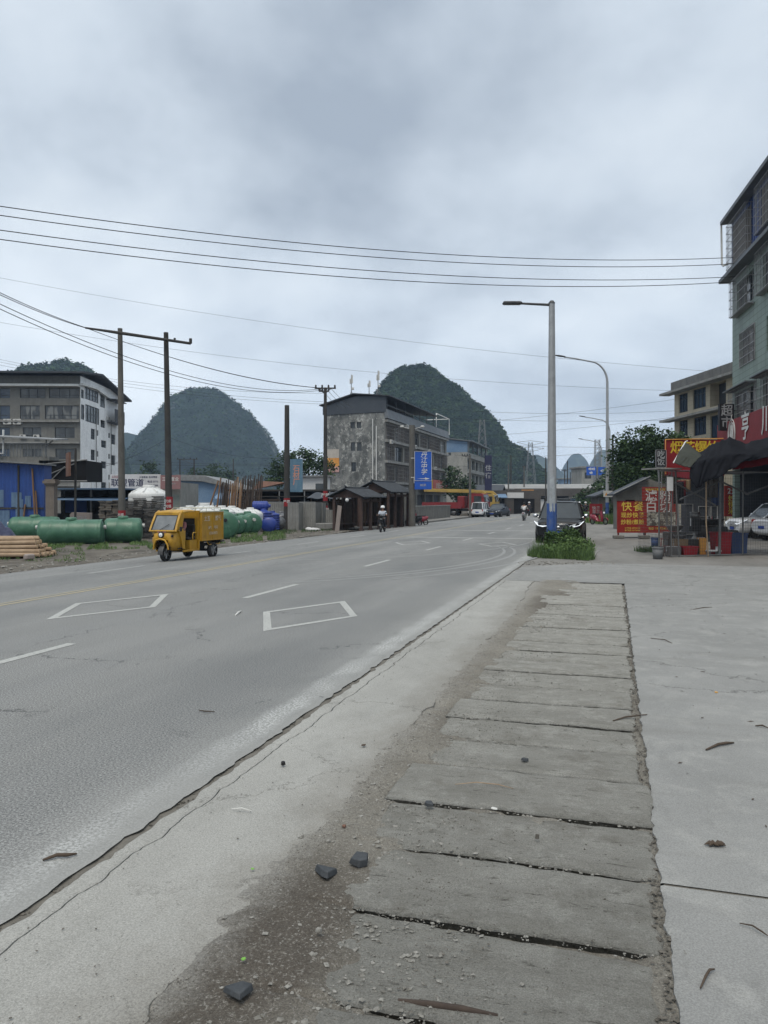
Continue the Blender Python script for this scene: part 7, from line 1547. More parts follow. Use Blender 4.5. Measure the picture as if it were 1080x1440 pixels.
# shop boards on the centre building
for k, (x0, x1, nm, lab, tx) in enumerate(((17.6, 22.4, 'sign_yellow', 'yellow shop board low on the centre building', '超市'), (22.6, 33.5, 'faded_red', 'long faded red shop board low on the centre building', '友情超市便利店'))):
    mat('faded_red', (.36, .07, .05), (.30, .06, .045), 1, .6); s_ = thing('shop_sign', lab, 'sign', C1); mb = MB(T((0, 0, .4)) @ GR.M.to_3x3().to_4x4()); mb.box(x0, x1, -1.0, -.85, 3.2 + .0, 5.2); mb.build('board', M[nm], s_); text(tx, 1.0, M['sign_red' if k == 0 else 'poster_cream'], s_, T((0, 0, .4)) @ GR.M.to_3x3().to_4x4() @ T(((x0 + x1) / 2, -1.02, 4.2)), bold=.02, extrude=.004)
# far market roofs, gantry, awnings, houses
mat('roof_tin_pale', (.26, .26, .25), (.20, .20, .195), .5, .7); mat('brick_brown', (.085, .078, .072), (.06, .055, .052), .6, .9)
def shed(label, px, D, w, dp, h, rz=0, wall='brick_brown', roof='roof_tin_pale', name='market_hall', cat='hall', rise=.8, op=5):
    c = at(px, D); t = thing(name, label, cat, c, rz); F_ = Facade(t, c, rz, w, 0, h); 
    for k in range(op): a = w * (k + .12) / op; F_.hole((a, a + w / op * .76, 0, h * .68))
    mb = MB(); F_.wall(mb, .3); mb.box(0, .2, .3, dp, 0, h); mb.box(w - .2, w, .3, dp, 0, h); mb.box(0, w, dp, dp + .2, 0, h); mb.build('wall', M[wall], t)
    mb = MB(); mb.prism([(-.6, h - .1), (dp / 2, h + rise), (dp + .6, h - .1), (dp + .6, h + .1), (dp / 2, h + rise + .2), (-.6, h + .1)], -.4, w + .4); mb.v = [(v_[1], v_[0], v_[2]) for v_ in mb.v]; o = mb.build('roof', M[roof], t)
    mb = MB(); [mb.box(w * (k + .12) / op, w * (k + .88) / op, .6, .65, 0, h * .68) for k in range(op)]; mb.build('interior_shade', M['painted_shade'], t); return t  # black panels behind the holes paint the unlit inside of the hall
shed('long low market hall with a pale tin roof far across the road', 692, 150, 21, 8, 4.4, R(-8), op=7); shed('second pale roofed hall behind the nearest lamp post', 745, 185, 13, 9, 5.0, R(-12), op=4)
shed('dark gabled hut with barred windows behind the white minivan', 664, 118, 4.2, 6, 3.2, R(-15), 'pale_wall', 'dark_roof', 'hut', 'hut', 1.2, 2)
c = at(688, 112); t = thing('shop_building', 'dark shop front with a blue awning right of the minivan', 'building', c); mb = MB(); mb.box(-2.2, 7.5, 0, 5, 0, 3.6); mb.build('wall', M['brick_brown'], t); mb = MB(); mb.add([(-1.8, 0, 3.0), (-1.8, -1.6, 2.5), (2.4, -1.6, 2.5), (2.4, 0, 3.0), (-1.8, 0, 3.1), (-1.8, -1.6, 2.6), (2.4, -1.6, 2.6), (2.4, 0, 3.1)], [(0, 1, 2, 3), (7, 6, 5, 4), (1, 5, 6, 2)]); mb.build('awning', M['blue_sheet_faded'], t); mb = MB(); mb.box(-1.8, 2.2, -.05, 0, 0, 2.4); mb.box(3.6, 6.6, -.05, 0, 0, 2.4); mb.build('opening', M['painted_shade'], t); mb = MB(); mb.box(2.6, 5.0, -.2, -.06, 2.5, 3.3); mb.build('sign', M['sign_offwhite'], t)  # shop openings are black panels with the inner shade painted on
c = at(686.5, 110); t = thing('vertical_sign', 'narrow dark blue vertical sign above the blue awning', 'sign', (c.x, c.y, c.z + 3.6)); mb = MB(); mb.box(-.5, .5, -.1, .1, 0, 5.0); mb.build('board', M['letter_navy'], t); text('住\n宿', .9, M['letter_grey'], t, T((0, -.12, 2.6)), bold=.01, line=1.2)
# low grey roadside wall and gate posts on the far left side beyond
a = RW(112, 19.5, -.37); t = thing('block_wall', 'long low grey wall along the far left kerb beyond the pole', 'wall', a, HF); mb = MB(); mb.box(0, 60, -.2, .2, 0, 1.0); mb.build('blocks', M['block_wall'], t); mb = MB(); [mb.box(k * 7.5, k * 7.5 + .8, -.4, .4, 0, 2.6) for k in range(8)]; mb.build('pier', M['pale_wall'], t)
c = at(742, 140); t = thing('advertising_board', 'orange and grey hoarding by the distant white piers', 'sign', c); mb = MB(); mb.box(-1.1, 1.1, -.1, .1, 1.0, 4.0); mb.build('board', M['poster_orange'], t); mb = MB(); mb.box(-.8, -.6, 0, .1, 0, 1.0); mb.box(.6, .8, 0, .1, 0, 1.0); mb.build('post', M['galvanised'], t)
# overhead conveyor / gantry in the far distance
c = at(770, 200); t = thing('footbridge', 'grey steel footbridge crossing the road in the far distance', 'footbridge', c); mb = MB(); mb.box(-6, 12, -1, 1, 4.6, 5.0); mb.box(-6, 12, -1.1, -1.0, 6.2, 6.35)
for k in range(13): x = -6 + k * 1.5; mb.tube([(x, -1.05, 5.0), (x + .75, -1.05, 6.2), (x + 1.5, -1.05, 5.0)], .06, 4)
mb.build('deck', M['galvanised'], t); mb = MB(); [mb.box(x, x + .5, -.4, .4, 0, 4.6) for x in (-5.5, 11)]; mb.build('pier', M['trim_concrete'], t)
# far right houses
c = at(818, 205); F2 = thing('apartment_building', 'small pale far building behind the blue road sign', 'building', c); q_ = Facade(F2, c, R(6), 9.5, 0, 10.5)
for i in range(3):
    for j in range(3): q_.hole((.8 + i * 3.1, 2.7 + i * 3.1, 1.2 + j * 3.2, 2.9 + j * 3.2))
for r in q_.op: q_.window(r, 2, 1, t=.12, set_=.3)
mb = MB(); q_.wall(mb, .4); mb.M = q_.M; mb.box(.01, 9.5, 7.9, 8, 0, 10.5); mb.quad((0, 8, 0), (0, 0, 0), (0, 0, 10.5), (0, 8, 10.5)); mb.build('wall', M['pale_wall'], F2); mb = MB(q_.M); mb.box(-.5, 10, -.5, 8.5, 10.5, 10.9); mb.build('roof', M['trim_concrete'], F2)
c = at(812, 240); t = thing('house', 'tiny blue walled house below the round far hill', 'house', c); mb = MB(); mb.box(-5, 3, 0, 5, 0, 8.5); mb.build('wall', M['blue_sheet_faded'], t); mb = MB(); mb.box(-5.4, 3.4, -.4, 5.4, 8.5, 8.8); mb.build('roof', M['trim_concrete'], t); mb = MB(); [mb.box(-4 + 2.4 * i, -3 + 2.4 * i, -.06, 0, 5.6, 7.2) for i in range(3)]; mb.build('window', M['dark_glass'], t)
# blue direction sign
c = P(838.5, 662, 118); t = thing('road_sign', 'wide blue direction sign with white arrows over the far bend', 'road sign', c); mb = MB(); mb.box(-1.5, -.02, -.06, .06, -.68, .62); mb.box(.3, 1.5, -.06, .06, -.66, .58); mb.build('panel', M['sign_blue'], t)
mb = MB()
for x, z in ((-.95, .28), (-.45, .28), (-.8, -.32), (.9, .0)):
    mb.add([(x + dx_, -.07, z + dz_) for dx_, dz_ in ((-.3, 0), (-.08, .2), (-.08, .06), (.24, .06), (.24, -.06), (-.08, -.06), (-.08, -.2))], [tuple(range(7))])
    mb.add([(x + .04, -.072, z - .22), (x + .14, -.072, z - .22), (x + .14, -.072, z + .24), (x + .04, -.072, z + .24)], [(0, 1, 2, 3)])
mb.build('arrows', M['sign_white'], t); mb = MB(); mb.tube([(.15, .1, -7.5), (.15, .1, .7)], .12, 8); mb.tube([(.15, .1, 0), (-1.4, .1, 0)], .06, 6); mb.tube([(.15, .1, 0), (1.4, .1, 0)], .06, 6); mb.build('post', M['galvanised'], t)

# ================================================================== right side: stall, boards, hut
mat('fence_wire', (.055, .058, .058), (.10, .10, .10), 6, .6, metal=.2); mat('cage_steel', (.13, .135, .135), (.09, .09, .09), 4, .5, metal=.3); mat('rust_mesh', (.11, .085, .075), (.08, .07, .065), 5, .8)
A_ = GP(943, 783.5); B_ = GP(1100, 779); dd = B_ - A_; ang = math.atan2(dd.y, dd.x); ln_ = dd.length
cg = thing('wire_cage', 'wire mesh cage stall on a steel frame under the black tarpaulin', 'stall', A_, ang)
Hc = 2.62
def mesh_panel(mb, p0, p1, z0, z1, sp, r):
    p0 = Vector(p0); p1 = Vector(p1); w = (p1 - p0).length; n = int(w / sp)
    for i in range(n + 1): q = p0.lerp(p1, i / max(1, n)); mb.tube([q + Vector((0, 0, z0)), q + Vector((0, 0, z1))], r, 3, caps=False)
    k = int((z1 - z0) / sp)
    for j in range(k + 1): z = z0 + sp * j; mb.tube([p0 + Vector((0, 0, z)), p1 + Vector((0, 0, z))], r, 3, caps=False)
mb = MB(); mesh_panel(mb, (0, 0, 0), (ln_, 0, 0), .05, Hc - .1, .10, .0035); mb.build('mesh_panel', M['fence_wire'], cg)
mb = MB(); mesh_panel(mb, (.05, .02, 0), (.62, 2.4, 0), .05, Hc - .1, .10, .004); mb.build('mesh_panel', M['fence_wire'], cg)
mb = MB(); mesh_panel(mb, (-.42, .05, 0), (.22, -.02, 0), .02, Hc + .05, .055, .0045); mb.build('mesh_panel', M['rust_mesh'], cg)
L_ = lambda px, py: (cg.matrix_basis.inverted() @ GP(px, py))
for (x, x1, r) in ((.18, .32, .028), (-.42, -.44, .02), (1.93, 1.88, .045), (2.82, 2.80, .03), (.05, .02, .02)):
    mb = MB(); mb.tube([(x1, 0, 0), (x, 0, Hc + .08)], r, 6); mb.build('post', M['cage_steel'], cg)
for p, q in (((.32, 1.78), (1.86, 2.36)), ((1.9, 2.36), (3.0, 1.95)), ((.15, 2.3), (1.7, 1.6)), ((2.9, 1.95), (ln_, 2.4))):
    mb = MB(); mb.tube([(p[0], -.03, p[1]), (q[0], -.03, q[1])], .028, 6); mb.build('brace', M['cage_steel'], cg)
mb = MB(); mb.tube([(0, 0, .03), (ln_, 0, .03)], .02, 5); mb.build('bottom_rail', M['galvanised'], cg); mb = MB(); mb.tube([(-.45, 0, Hc + .05), (ln_, 0, Hc + .05)], .022, 5); mb.build('top_rail', M['galvanised'], cg)
mb = MB(); mb.box(-.55, .35, -.1, .7, Hc + .1, Hc + .14); mb.build('top_board', M['trim_concrete'], cg)
mb = MB(); mb.box(-.18, .05, -.06, -.05, 2.05, 2.48); mb.build('paper_notice', M['sign_offwhite'], cg)
IC = lambda x, y, z=0: cg.matrix_basis @ Vector((x, y, z))
# tarpaulin over the stall
mat('tarp_black', (.007, .008, .011), (.012, .013, .017), 2, .85, spec=.12, bmp=.35, bscale=3.5, bdist=.02); mat('tarp_olive', (.045, .05, .042), (.032, .036, .03), 2, .8, bmp=.4, bscale=5); mat('cloth_dark_red', (.13, .012, .02), (.10, .01, .016), 3, .8)
def drape(label, rows, m, name='tarpaulin', seed=1, n=60, amp=.05, th=.02, k=7, parent=None):
    """rows: polylines of (px, py, Y) from the front hem to the back"""
    P3 = [[P(*q) for q in r_] for r_ in rows]; G_ = []
    for r_ in P3:
        f = np.linspace(0, len(r_) - 1, n); G_.append([r_[min(int(a), len(r_) - 2)].lerp(r_[min(int(a), len(r_) - 2) + 1], a - min(int(a), len(r_) - 2)) for a in f])
    G_ = np.array([[tuple(p) for p in r_] for r_ in G_]); fr = np.linspace(0, len(rows) - 1, (len(rows) - 1) * k + 1); out = []
    for a in fr:
        i = min(int(a), len(rows) - 2); f = a - i; f = f * f * (3 - 2 * f) * .5 + f * .5; out.append(G_[i] * (1 - f) + G_[i + 1] * f)
    out = np.array(out); U_, V_ = np.meshgrid(np.arange(out.shape[0]), np.arange(n), indexing='ij')
    nz = fbm(V_ * 6 / n + U_ * .10, U_ * .16, seed, 4) * amp + (1 - np.abs(fbm(V_ * 9 / n - U_ * .12, U_ * .05, seed + 3, 3)) * 3.2).clip(0, 1) * amp * .45
    out[..., 2] += nz; out[..., 1] += nz * 1.2
    o = gridmesh(name, out[..., 0], out[..., 1], out[..., 2], m); md = o.modifiers.new('s', 'SOLIDIFY'); md.thickness = th; md.offset = -1
    if parent: o.parent = parent
    elif label: tag(o, label, 'tarpaulin')
    return o
drape('black tarpaulin draped in folds over the wire cage stall', [
    [(970, 672, 23.2), (978, 684, 23.1), (990, 682, 23.1), (1006, 672, 23.1), (1024, 662, 23.2), (1045, 652, 23.3), (1075, 643, 23.3), (1120, 632, 23.3)],
    [(971, 655, 23.3), (982, 650, 23.2), (996, 648, 23.2), (1012, 645, 23.2), (1028, 641, 23.3), (1050, 640, 23.4), (1075, 636, 23.4), (1120, 622, 23.4)],
    [(974, 640, 23.9), (986, 636, 23.9), (1000, 629, 24.0), (1014, 621, 24.1), (1026, 616, 24.2), (1048, 624, 24.3), (1070, 618, 24.3), (1120, 598, 24.3)],
    [(978, 652, 26.2), (990, 650, 26.2), (1003, 645, 26.2), (1016, 642, 26.2), (1028, 640, 26.3), (1048, 640, 26.4), (1072, 636, 26.4), (1120, 622, 26.4)]], M['tarp_black'], seed=4, amp=.09, n=90)
drape('olive grey flap of awning sticking up left of the black tarpaulin', [
    [(948, 650, 23.4), (958, 655, 23.3), (971, 658, 23.2)], [(955, 636, 23.6), (965, 643, 23.4), (978, 650, 23.3)], [(964, 622, 24.0), (975, 630, 23.8), (987, 640, 23.6)]], M['tarp_olive'], name='awning_flap', seed=8, amp=.03, n=26)
drape('dark red cloth valance hanging under the black tarpaulin at the right', [
    [(1030, 661, 23.9), (1050, 657, 23.9), (1075, 654, 23.9), (1120, 650, 23.9)], [(1034, 648, 24.0), (1050, 642, 24.0), (1075, 638, 24.0), (1120, 630, 24.0)]], M['cloth_dark_red'], name='cloth_valance', seed=9, amp=.04, n=40)
mb = MB(); f0 = P(964, 621, 23.95); mb.tube([P(947, 651, 23.4) - f0, P(956, 635, 23.7) - f0, P(964, 621, 24.0) - f0, P(967, 620, 24.0) - f0], .02, 6); o = mb.build('awning_pole', M['white_trim'], loc=f0); tag(o, 'pale bent pole edging the olive awning flap', 'pole')
# big red sign with yellow characters
c = P(976, 648, 29); s_ = thing('shop_sign', 'big red sign with yellow characters behind the black tarpaulin', 'sign', c)
mb = MB(); mb.box(-1.08, 1.15, 0, .12, -.55, .80); mb.build('board', M['sign_red'], s_); mb = MB(); mb.tube([(-1.08, -.02, -.5), (-1.08, -.02, .8), (1.1, -.02, .84)], .02, 5); mb.build('edge', M['poster_orange'], s_)
for k, ch in enumerate('烟花爆竹'): text(ch, .50, M['sign_yellow'], s_, T((-.66 + k * .46, -.005, .48)), bold=.02, extrude=.003)
drape(None, [[(940, 668, 28.9), (955, 672, 28.9), (972, 674, 28.9)], [(940, 658, 29), (955, 660, 29), (972, 660, 29)]], M['cloth_dark_red'], name='hanging_cloth', n=16, amp=.02).parent = None
bpy.data.objects['hanging_cloth']['label'] = 'dark red cloth sagging below the left of the big red sign'; bpy.data.objects['hanging_cloth']['category'] = 'cloth'
mb = MB(); [mb.tube([(x, .06, -2.5), (x, .06, -.5)], .035, 5) for x in (-1.0, 1.0)]; mb.build('post', M['cage_steel'], s_)
c = P(929, 645, 28.5); s_ = thing('hanging_sign', 'small black upright sign with two pale characters left of the big red sign', 'sign', c); mb = MB(); mb.box(-.19, .19, -.04, .04, -.32, .32); mb.build('board', M['sign_black'], s_); mb = MB(); mb.tube([(-.19, -.045, -.32), (.19, -.045, -.32), (.19, -.045, .32), (-.19, -.045, .32), (-.19, -.045, -.32)], .01, 4); mb.build('frame', M['letter_grey'], s_)
for x in (-.1, .05): mb = MB(); mb.tube([(x, 0, -.32), (x * .5, 0, -1.1)], .02, 4); mb.build('leg', M['letter_grey'], s_)
text('吃\n饭', .30, M['letter_grey'], s_, T((0, -.045, .0)), bold=.006, extrude=.002, line=.9)
# menu boards on the pavement
mat('board_red', (.24, .020, .014), (.20, .016, .012), 1.5, .5); mat('letter_yellow', (.58, .46, .07), (.48, .37, .06), 9, .6)
g = GP(888.5, 757); mb_ = thing('sign_board', 'red standing board with yellow fast food characters on two concrete blocks', 'sign', g, R(-2)); w_ = .68
m_ = MB(); m_.box(-w_, w_, -.03, .03, .26, 1.72); m_.build('board', M['board_red'], mb_)
for x in (-.62, .62): m_ = MB(); m_.box(x - .03, x + .03, .0, .05, .08, .26); m_.build('leg', M['cloth_dark_red'], mb_)
m_ = MB(); m_.box(-w_ - .02, w_ + .02, -.045, -.031, 1.70, 1.74); m_.build('frame', M['cloth_dark_red'], mb_)
for x in (-.62, .55): m_ = MB(); m_.cbox((x, -.02, .07), (.48, .3, .14), bev=.02); m_.build('foot_block', M['block_wall'], mb_)
m_ = MB(); m_.tube([(-.3, .1, .04), (.7, .1, .04)], .02, 5); m_.build('foot_bar', M['dark_metal'], mb_)
for s, sz, z, sp_ in (('快餐', .50, 1.46, 1.12), ('现炒快餐', .26, 1.06, 1.05), ('炒粉/煮粉', .25, .74, 1.0)): text(s, sz, M['letter_yellow'], mb_, T((.02, -.034, z)), bold=.0035, extrude=.002, spacing=sp_)
text('订餐电话 18977341352\n送餐电话 15277363868', .088, M['letter_yellow'], mb_, T((.02, -.034, .42)), bold=.002, extrude=.002, line=1.2, sxy=(.82, 1))
g = GP(929, 756); g.y += .2; mb_ = thing('sign_board', 'taller red standing board with white characters and a food photograph', 'sign', g, R(-3)); w_ = .80
m_ = MB(); m_.box(-w_, w_, -.03, .03, .22, 2.40); m_.build('board', M['board_red'], mb_); m_ = MB(); [m_.box(x - .03, x + .03, .0, .05, 0, .22) for x in (-.7, .7)]; m_.build('frame', M['dark_metal'], mb_)
text('滤粉\n白切', .58, M['sign_white'], mb_, T((-.05, -.034, 1.68)), bold=.014, extrude=.002, spacing=1.25, line=.9); text('特色早餐米粉快餐小吃', .13, M['letter_yellow'], mb_, T((0, -.034, 2.27)), bold=.003, extrude=.002); text('电话  18977341352', .13, M['letter_yellow'], mb_, T((0, -.034, .42)), bold=.003, extrude=.002)
m, b, p, tc = base('food_photo', .5, 0, .4); c_ = b.mix(b.ramp(b.noise(tc, 5, 4, .6, .6), .45, .52), (.30, .29, .24), (.07, .06, .05)); c_ = b.mix(b.ramp(b.noise(b.map(tc, (1, 1, 1), (5, 1, 2)), 4, 3, .6), .55, .6), c_, (.38, .38, .34)); b.l(c_, p.inputs['Base Color'])
m_ = MB(); m_.box(-w_ + .08, w_ - .02, -.035, -.031, .55, 1.22); m_.build('photo', M['food_photo'], mb_)
g = GP(838, 733); g = at(838, 60); mb_ = thing('sign_board', 'small red board behind the parked dark red scooter', 'sign', g, 0); m_ = MB(); m_.box(-.5, .5, -.03, .03, .12, 1.5); m_.build('board', M['sign_red'], mb_); m_ = MB(); [m_.box(x - .03, x + .03, 0, .3, 0, .12) for x in (-.4, .4)]; m_.build('foot', M['dark_metal'], mb_); text('快餐\n早餐', .3, M['letter_grey'], mb_, T((0, -.034, 1.0)), bold=.006, extrude=.002)
g = P(1033, 725, 41); g.z = .35; mb_ = thing('sign_board', 'red board with yellow characters behind the cage, in front of the white car', 'sign', g, 0); m_ = MB(); m_.box(-.55, .60, -.03, .03, .55, 2.2); m_.build('board', M['board_red'], mb_); m_ = MB(); [m_.box(x - .02, x + .02, .0, .05, -.35, .55) for x in (-.45, .5)]; m_.build('foot', M['dark_metal'], mb_); text('2元', .4, M['letter_pale'], mb_, T((-.1, -.034, 1.9)), bold=.008, extrude=.002); text('炒粉\n快餐\n米饭', .36, M['letter_yellow'], mb_, T((0, -.034, 1.15)), bold=.008, extrude=.002, line=.95)
# shop back wall with lattice door behind the cage
g = P(1000, 750, 33); g.z = 0; t = thing('shop_building', 'dark shop front with a grey framed door behind the wire cage', 'shop front', g); m_ = MB(); m_.box(-1.1, .55, 0, .5, 0, 2.9); m_.build('wall', M['dark_roof'], t); m_ = MB()
for (x0, x1, z0, z1) in ((-.55, -.1, .3, .9), (-.55, -.1, 1.05, 1.5), (-1.4, -.8, .3, 1.6), (-.02, .25, .3, 1.5)): m_.tube([(x0, -.03, z0), (x1, -.03, z0), (x1, -.03, z1), (x0, -.03, z1), (x0, -.03, z0)], .025, 4)
m_.build('door_frame', M['galvanised'], t)
m_ = MB(); m_.box(-1.2, 1.6, -.6, .8, 2.9, 3.0); m_.build('canopy', M['dark_roof'], t)
# clutter in the cage, each its own thing
mat('plastic_red', (.24, .014, .022), (.20, .012, .018), 2, .45); mat('plastic_blue', (.03, .05, .12), (.04, .07, .15), 3, .5); mat('cardboard', (.20, .145, .09), (.16, .115, .07), 3, .9); mat('wok_steel', (.10, .10, .10), (.16, .16, .16), 4, .4, metal=.5); mat('bucket_grey', (.12, .125, .13), (.09, .095, .10), 3, .7, stain=(.2, .2, .19), stain_amt=.5)
def tub(label, loc, r, h, m, name='tub', cat='tub', taper=.85, sq=0):
    t = thing(name, label, cat, loc); m_ = MB(); n = 20 if not sq else 4; pr = [(r * taper * .98, 0.0), (r, h), (r * 1.06, h), (r * 1.06, h - .03), (r, h - .04)]
    old = m_.M; m_.M = RZ(R(45) if sq else 0); m_.lathe([(.001, 0), (r * taper, 0), (r, h), (r * .95, h), (r * taper * .95, .02), (.001, .02)], n=n, smooth=not sq); m_.build('body', m, t)
    m_ = MB(RZ(R(45) if sq else 0)); m_.lathe([(r, h - .03), (r * 1.06, h - .03), (r * 1.06, h + .01), (r * .96, h + .01)], n=n, smooth=not sq); m_.build('rim', m, t); return t
tub('dark red plastic tub on the ground behind the white leaning pole', IC(.95, .35), .34, .30, M['plastic_red'], sq=1); tub('dark red tub half hidden at the left in the cage', IC(.72, .8), .28, .28, M['plastic_red'], sq=1)
tub('tall bright red bin right of the thick cage post', IC(2.38, .5), .36, .72, M['plastic_red'], 'bin', 'bin', .88, 1); tub('dark blue water bin beside the tall red bin', IC(3.05, .55), .38, .68, M['plastic_blue'], 'bin', 'bin', .9, 1)
tub('grey dented bucket on the ground at the left foot of the cage', GP(925, 786), .16, .34, M['bucket_grey'], 'bucket', 'bucket'); tub('blue grey bucket standing behind the grey dented bucket', at(921, 29.0), .15, .34, M['plastic_blue'], 'bucket', 'bucket'); tub('small grey tub just left inside the folded mesh panel', IC(-.1, .4), .16, .30, M['bucket_grey'], 'tub')
def stove(label, loc, w, h, wok=True, m='wok_steel'):
    t = thing('stove', label, 'stove', loc); m_ = MB(); m_.cbox((0, 0, h * .78), (w, .5, h * .3), bev=.02); m_.build('burner_box', M['dark_metal'], t)
    for x in (-1, 1):
        for y in (-1, 1): m_ = MB(); m_.box(x * w * .45 - .02, x * w * .45 + .02, y * .2 - .02, y * .2 + .02, 0, h * .64); m_.build('leg', M['dark_metal'], t)
    if wok: m_ = MB(); m_.lathe([(.001, h * .95), (w * .3, h * .97), (w * .45, h * 1.16), (w * .47, h * 1.2), (w * .43, h * 1.18), (.001, h * 1.0)], n=24); m_.build('wok', M[m], t)
    return t
stove('stove with a grey wok left of the thick cage post', IC(1.22, 1.3), .62, .78); stove('black stove with a wide dark pan at the right of the cage', IC(2.75, 1.4), 1.0, .95, True, 'dark_metal')
def carton(label, loc, d, m='cardboard', rz=0, name='box', cat='box'):
    t = thing(name, label, cat, loc, rz); m_ = MB(); m_.cbox((0, 0, d[2] / 2), d, bev=.01); m_.build('body', M[m], t); m_ = MB(); m_.box(-d[0] / 2 - .004, d[0] / 2 + .004, -.03, .03, d[2] * .4, d[2] + .004); m_.build('tape', M['sign_offwhite'], t); return t
carton('brown cardboard box behind the dark red tub', IC(.98, .75, 0), (.42, .3, .52)); carton('dark crate under the grey wok', IC(1.42, .8), (.6, .4, .5), 'pole_dark'); carton('yellowish box right of the dark crate', IC(1.66, .55), (.2, .3, .55), 'poster_orange'); carton('black rack crate standing on the yellowish box', IC(1.70, .9, .75), (.28, .3, .42), 'black_plastic')
carton('white foam tray by the foot of the thick cage post', IC(1.82, .2, .12), (.42, .25, .05), 'sign_offwhite', name='tray', cat='tray'); carton('grey crate at the bottom left of the cage', IC(.42, .4), (.4, .3, .3), 'bucket_grey', name='crate', cat='crate')
c = P(993, 652, 23.5); b_ = GP(996, 783); mb = MB(); mb.tube([b_ - b_, (P(993, 735, 23.6) - b_), (c - b_)], .02, 6); mb.tube([P(981, 651, 23.5) - b_, P(1009, 650.5, 23.5) - b_], .018, 5); o = mb.build('leaning_pole', M['wood_pale'], loc=b_); tag(o, 'pale thin pole with a crossbar leaning upright before the cage', 'pole')
# more goods in the stall
def gas_bottle(label, loc):
    t = thing('gas_bottle', label, 'gas bottle', loc); m_ = MB(); m_.lathe([(.001, 0), (.13, .01), (.155, .08), (.155, .42), (.12, .52), (.05, .56), (.001, .56)], n=18); m_.build('body', M['bucket_grey'], t)
    m_ = MB(); m_.lathe([(.09, .54), (.09, .66), (.08, .66), (.08, .54)], n=14); m_.build('collar', M['bucket_grey'], t); m_ = MB(); m_.tube([(0, 0, .56), (0, 0, .64), (.1, -.1, .66), (.25, -.2, .5)], .012, 5); m_.build('hose', M['black_plastic'], t)
gas_bottle('grey gas bottle beside the stove with the grey wok', IC(1.15, 1.5)); gas_bottle('grey gas bottle under the wide dark pan', IC(2.35, 1.6))
def stool(label, loc, m, h=.44):
    t = thing('stool', label, 'stool', loc, .4); m_ = MB(); m_.cbox((0, 0, h), (.3, .3, .04), bev=.01); m_.build('seat', m, t)
    for x in (-.12, .12):
        for y in (-.12, .12): m_ = MB(); m_.tube([(x * 1.15, y * 1.15, 0), (x, y, h - .02)], .018, 5); m_.build('leg', m, t)
stool('dark red plastic stool behind the folded mesh panel', IC(1.55, 2.1), M['plastic_red']); stool('blue plastic stool deeper inside the cage', IC(2.0, 2.4), M['plastic_blue'])
tub('enamel basin stacked on the cardboard box', IC(.98, .75, .52), .2, .12, M['bucket_grey'], 'basin', 'basin', .6); tub('round steel pot on the black rack crate', IC(1.70, .9, 1.17), .15, .2, M['wok_steel'], 'pot', 'pot', 1.0); tub('pale plastic jug beside the foam tray', IC(2.05, .25), .08, .26, M['sign_offwhite'], 'jug', 'jug', 1.0)
for k, (x, z, l) in enumerate(((.5, 2.35, .7), (.75, 2.4, .5), (2.2, 2.45, .6), (2.55, 2.4, .8), (1.45, 2.45, .4))):
    o = drape(None, [[(0, 0, 1), (1, 0, 1)], [(0, 1, 1), (1, 1, 1)]], M[('cloth_dark', 'cloth_dark_red', 'curtain_dark', 'plastic_blue', 'cardboard')[k]], name='hanging_cloth', n=8, amp=.0); o.data.vertices.foreach_set('co', (np.array([((i % 8) / 7 * .32, .05 * math.sin(i % 8 * 1.7), -(i // 8) / (len(o.data.vertices) / 8 - 1) * l) for i in range(len(o.data.vertices))], np.float32)).ravel())
    o.location = IC(x, .5 + .2 * k, z); tag(o, ('black rag hanging at the left inside the cage', 'dark red rag hanging at the left inside the cage', 'brown apron hanging right of the thick post', 'blue cloth hanging above the stove pan', 'tan cardboard strip hanging above the wok')[k], 'cloth')
mat('bottle_green', (.02, .05, .03), None, 3, .2)
for k in range(6):
    m_ = MB(); m_.lathe([(.001, 0), (.035, 0), (.038, .15), (.014, .22), (.014, .28), (.001, .285)], n=10); o = m_.build('bottle', M[('bottle_green', 'sign_offwhite', 'plastic_red')[k % 3]], loc=IC(2.42 + k * .12, 1.2 + .07 * (k % 2), .95)); tag(o, '%s sauce bottle on the black stove, %s from the left' % (('green', 'white', 'red')[k % 3], words[k]), 'bottle', 'sauce bottles on the black stove')
# hut
c = at(868, 47.5); t = thing('hut', 'low grey hut with a dark sloping tin roof behind the standing boards', 'hut', c); Fh = Facade(t, c, R(-3), 3.4, 0, 2.2); Fh.hole((.5, 1.1, 1.1, 1.8)); Fh.hole((1.5, 2.7, 1.2, 2.0))
m_ = MB(); Fh.wall(m_, .15); m_.M = Fh.M; m_.box(0, .1, .15, 1, 0, 2.2); m_.box(3.3, 3.4, .15, 1, 0, 2.2); m_.prism([(0, 2.2), (3.4, 2.2), (3.4, 2.5), (1.9, 3.1)], 0, .1); m_.build('wall', M['block_wall'], t); m_ = MB(Fh.M); m_.box(.4, 3.0, .5, .6, .9, 2.1); m_.build('interior_shade', M['painted_shade'], t)  # black sheet behind the windows paints the dark inside of the hut
m_ = MB(Fh.M); m_.prism([(-.35, 2.05), (1.85, 3.12), (1.85, 3.22), (-.35, 2.15)], -.6, 1.2); m_.build('roof', M['dark_roof'], t); m_ = MB(Fh.M); m_.tube([(-.35, -.62, 2.17), (1.85, -.62, 3.24)], .035, 5); m_.build('roof_edge', M['galvanised'], t)
m_ = MB(Fh.M)
for i in range(16): x = 1.85 + i * .13; z = 3.22 - i * .04; m_.add([(x, -.6, z - 1.0), (x + .13, -.6, z - 1.03), (x + .13, 1.2, z - .04), (x, 1.2, z), (x + .065, -.6, z - .97), (x + .065, 1.2, z + .03)], [(0, 4, 5, 3), (4, 1, 2, 5)])
m_.build('side_roof', M['pole_dark'], t)
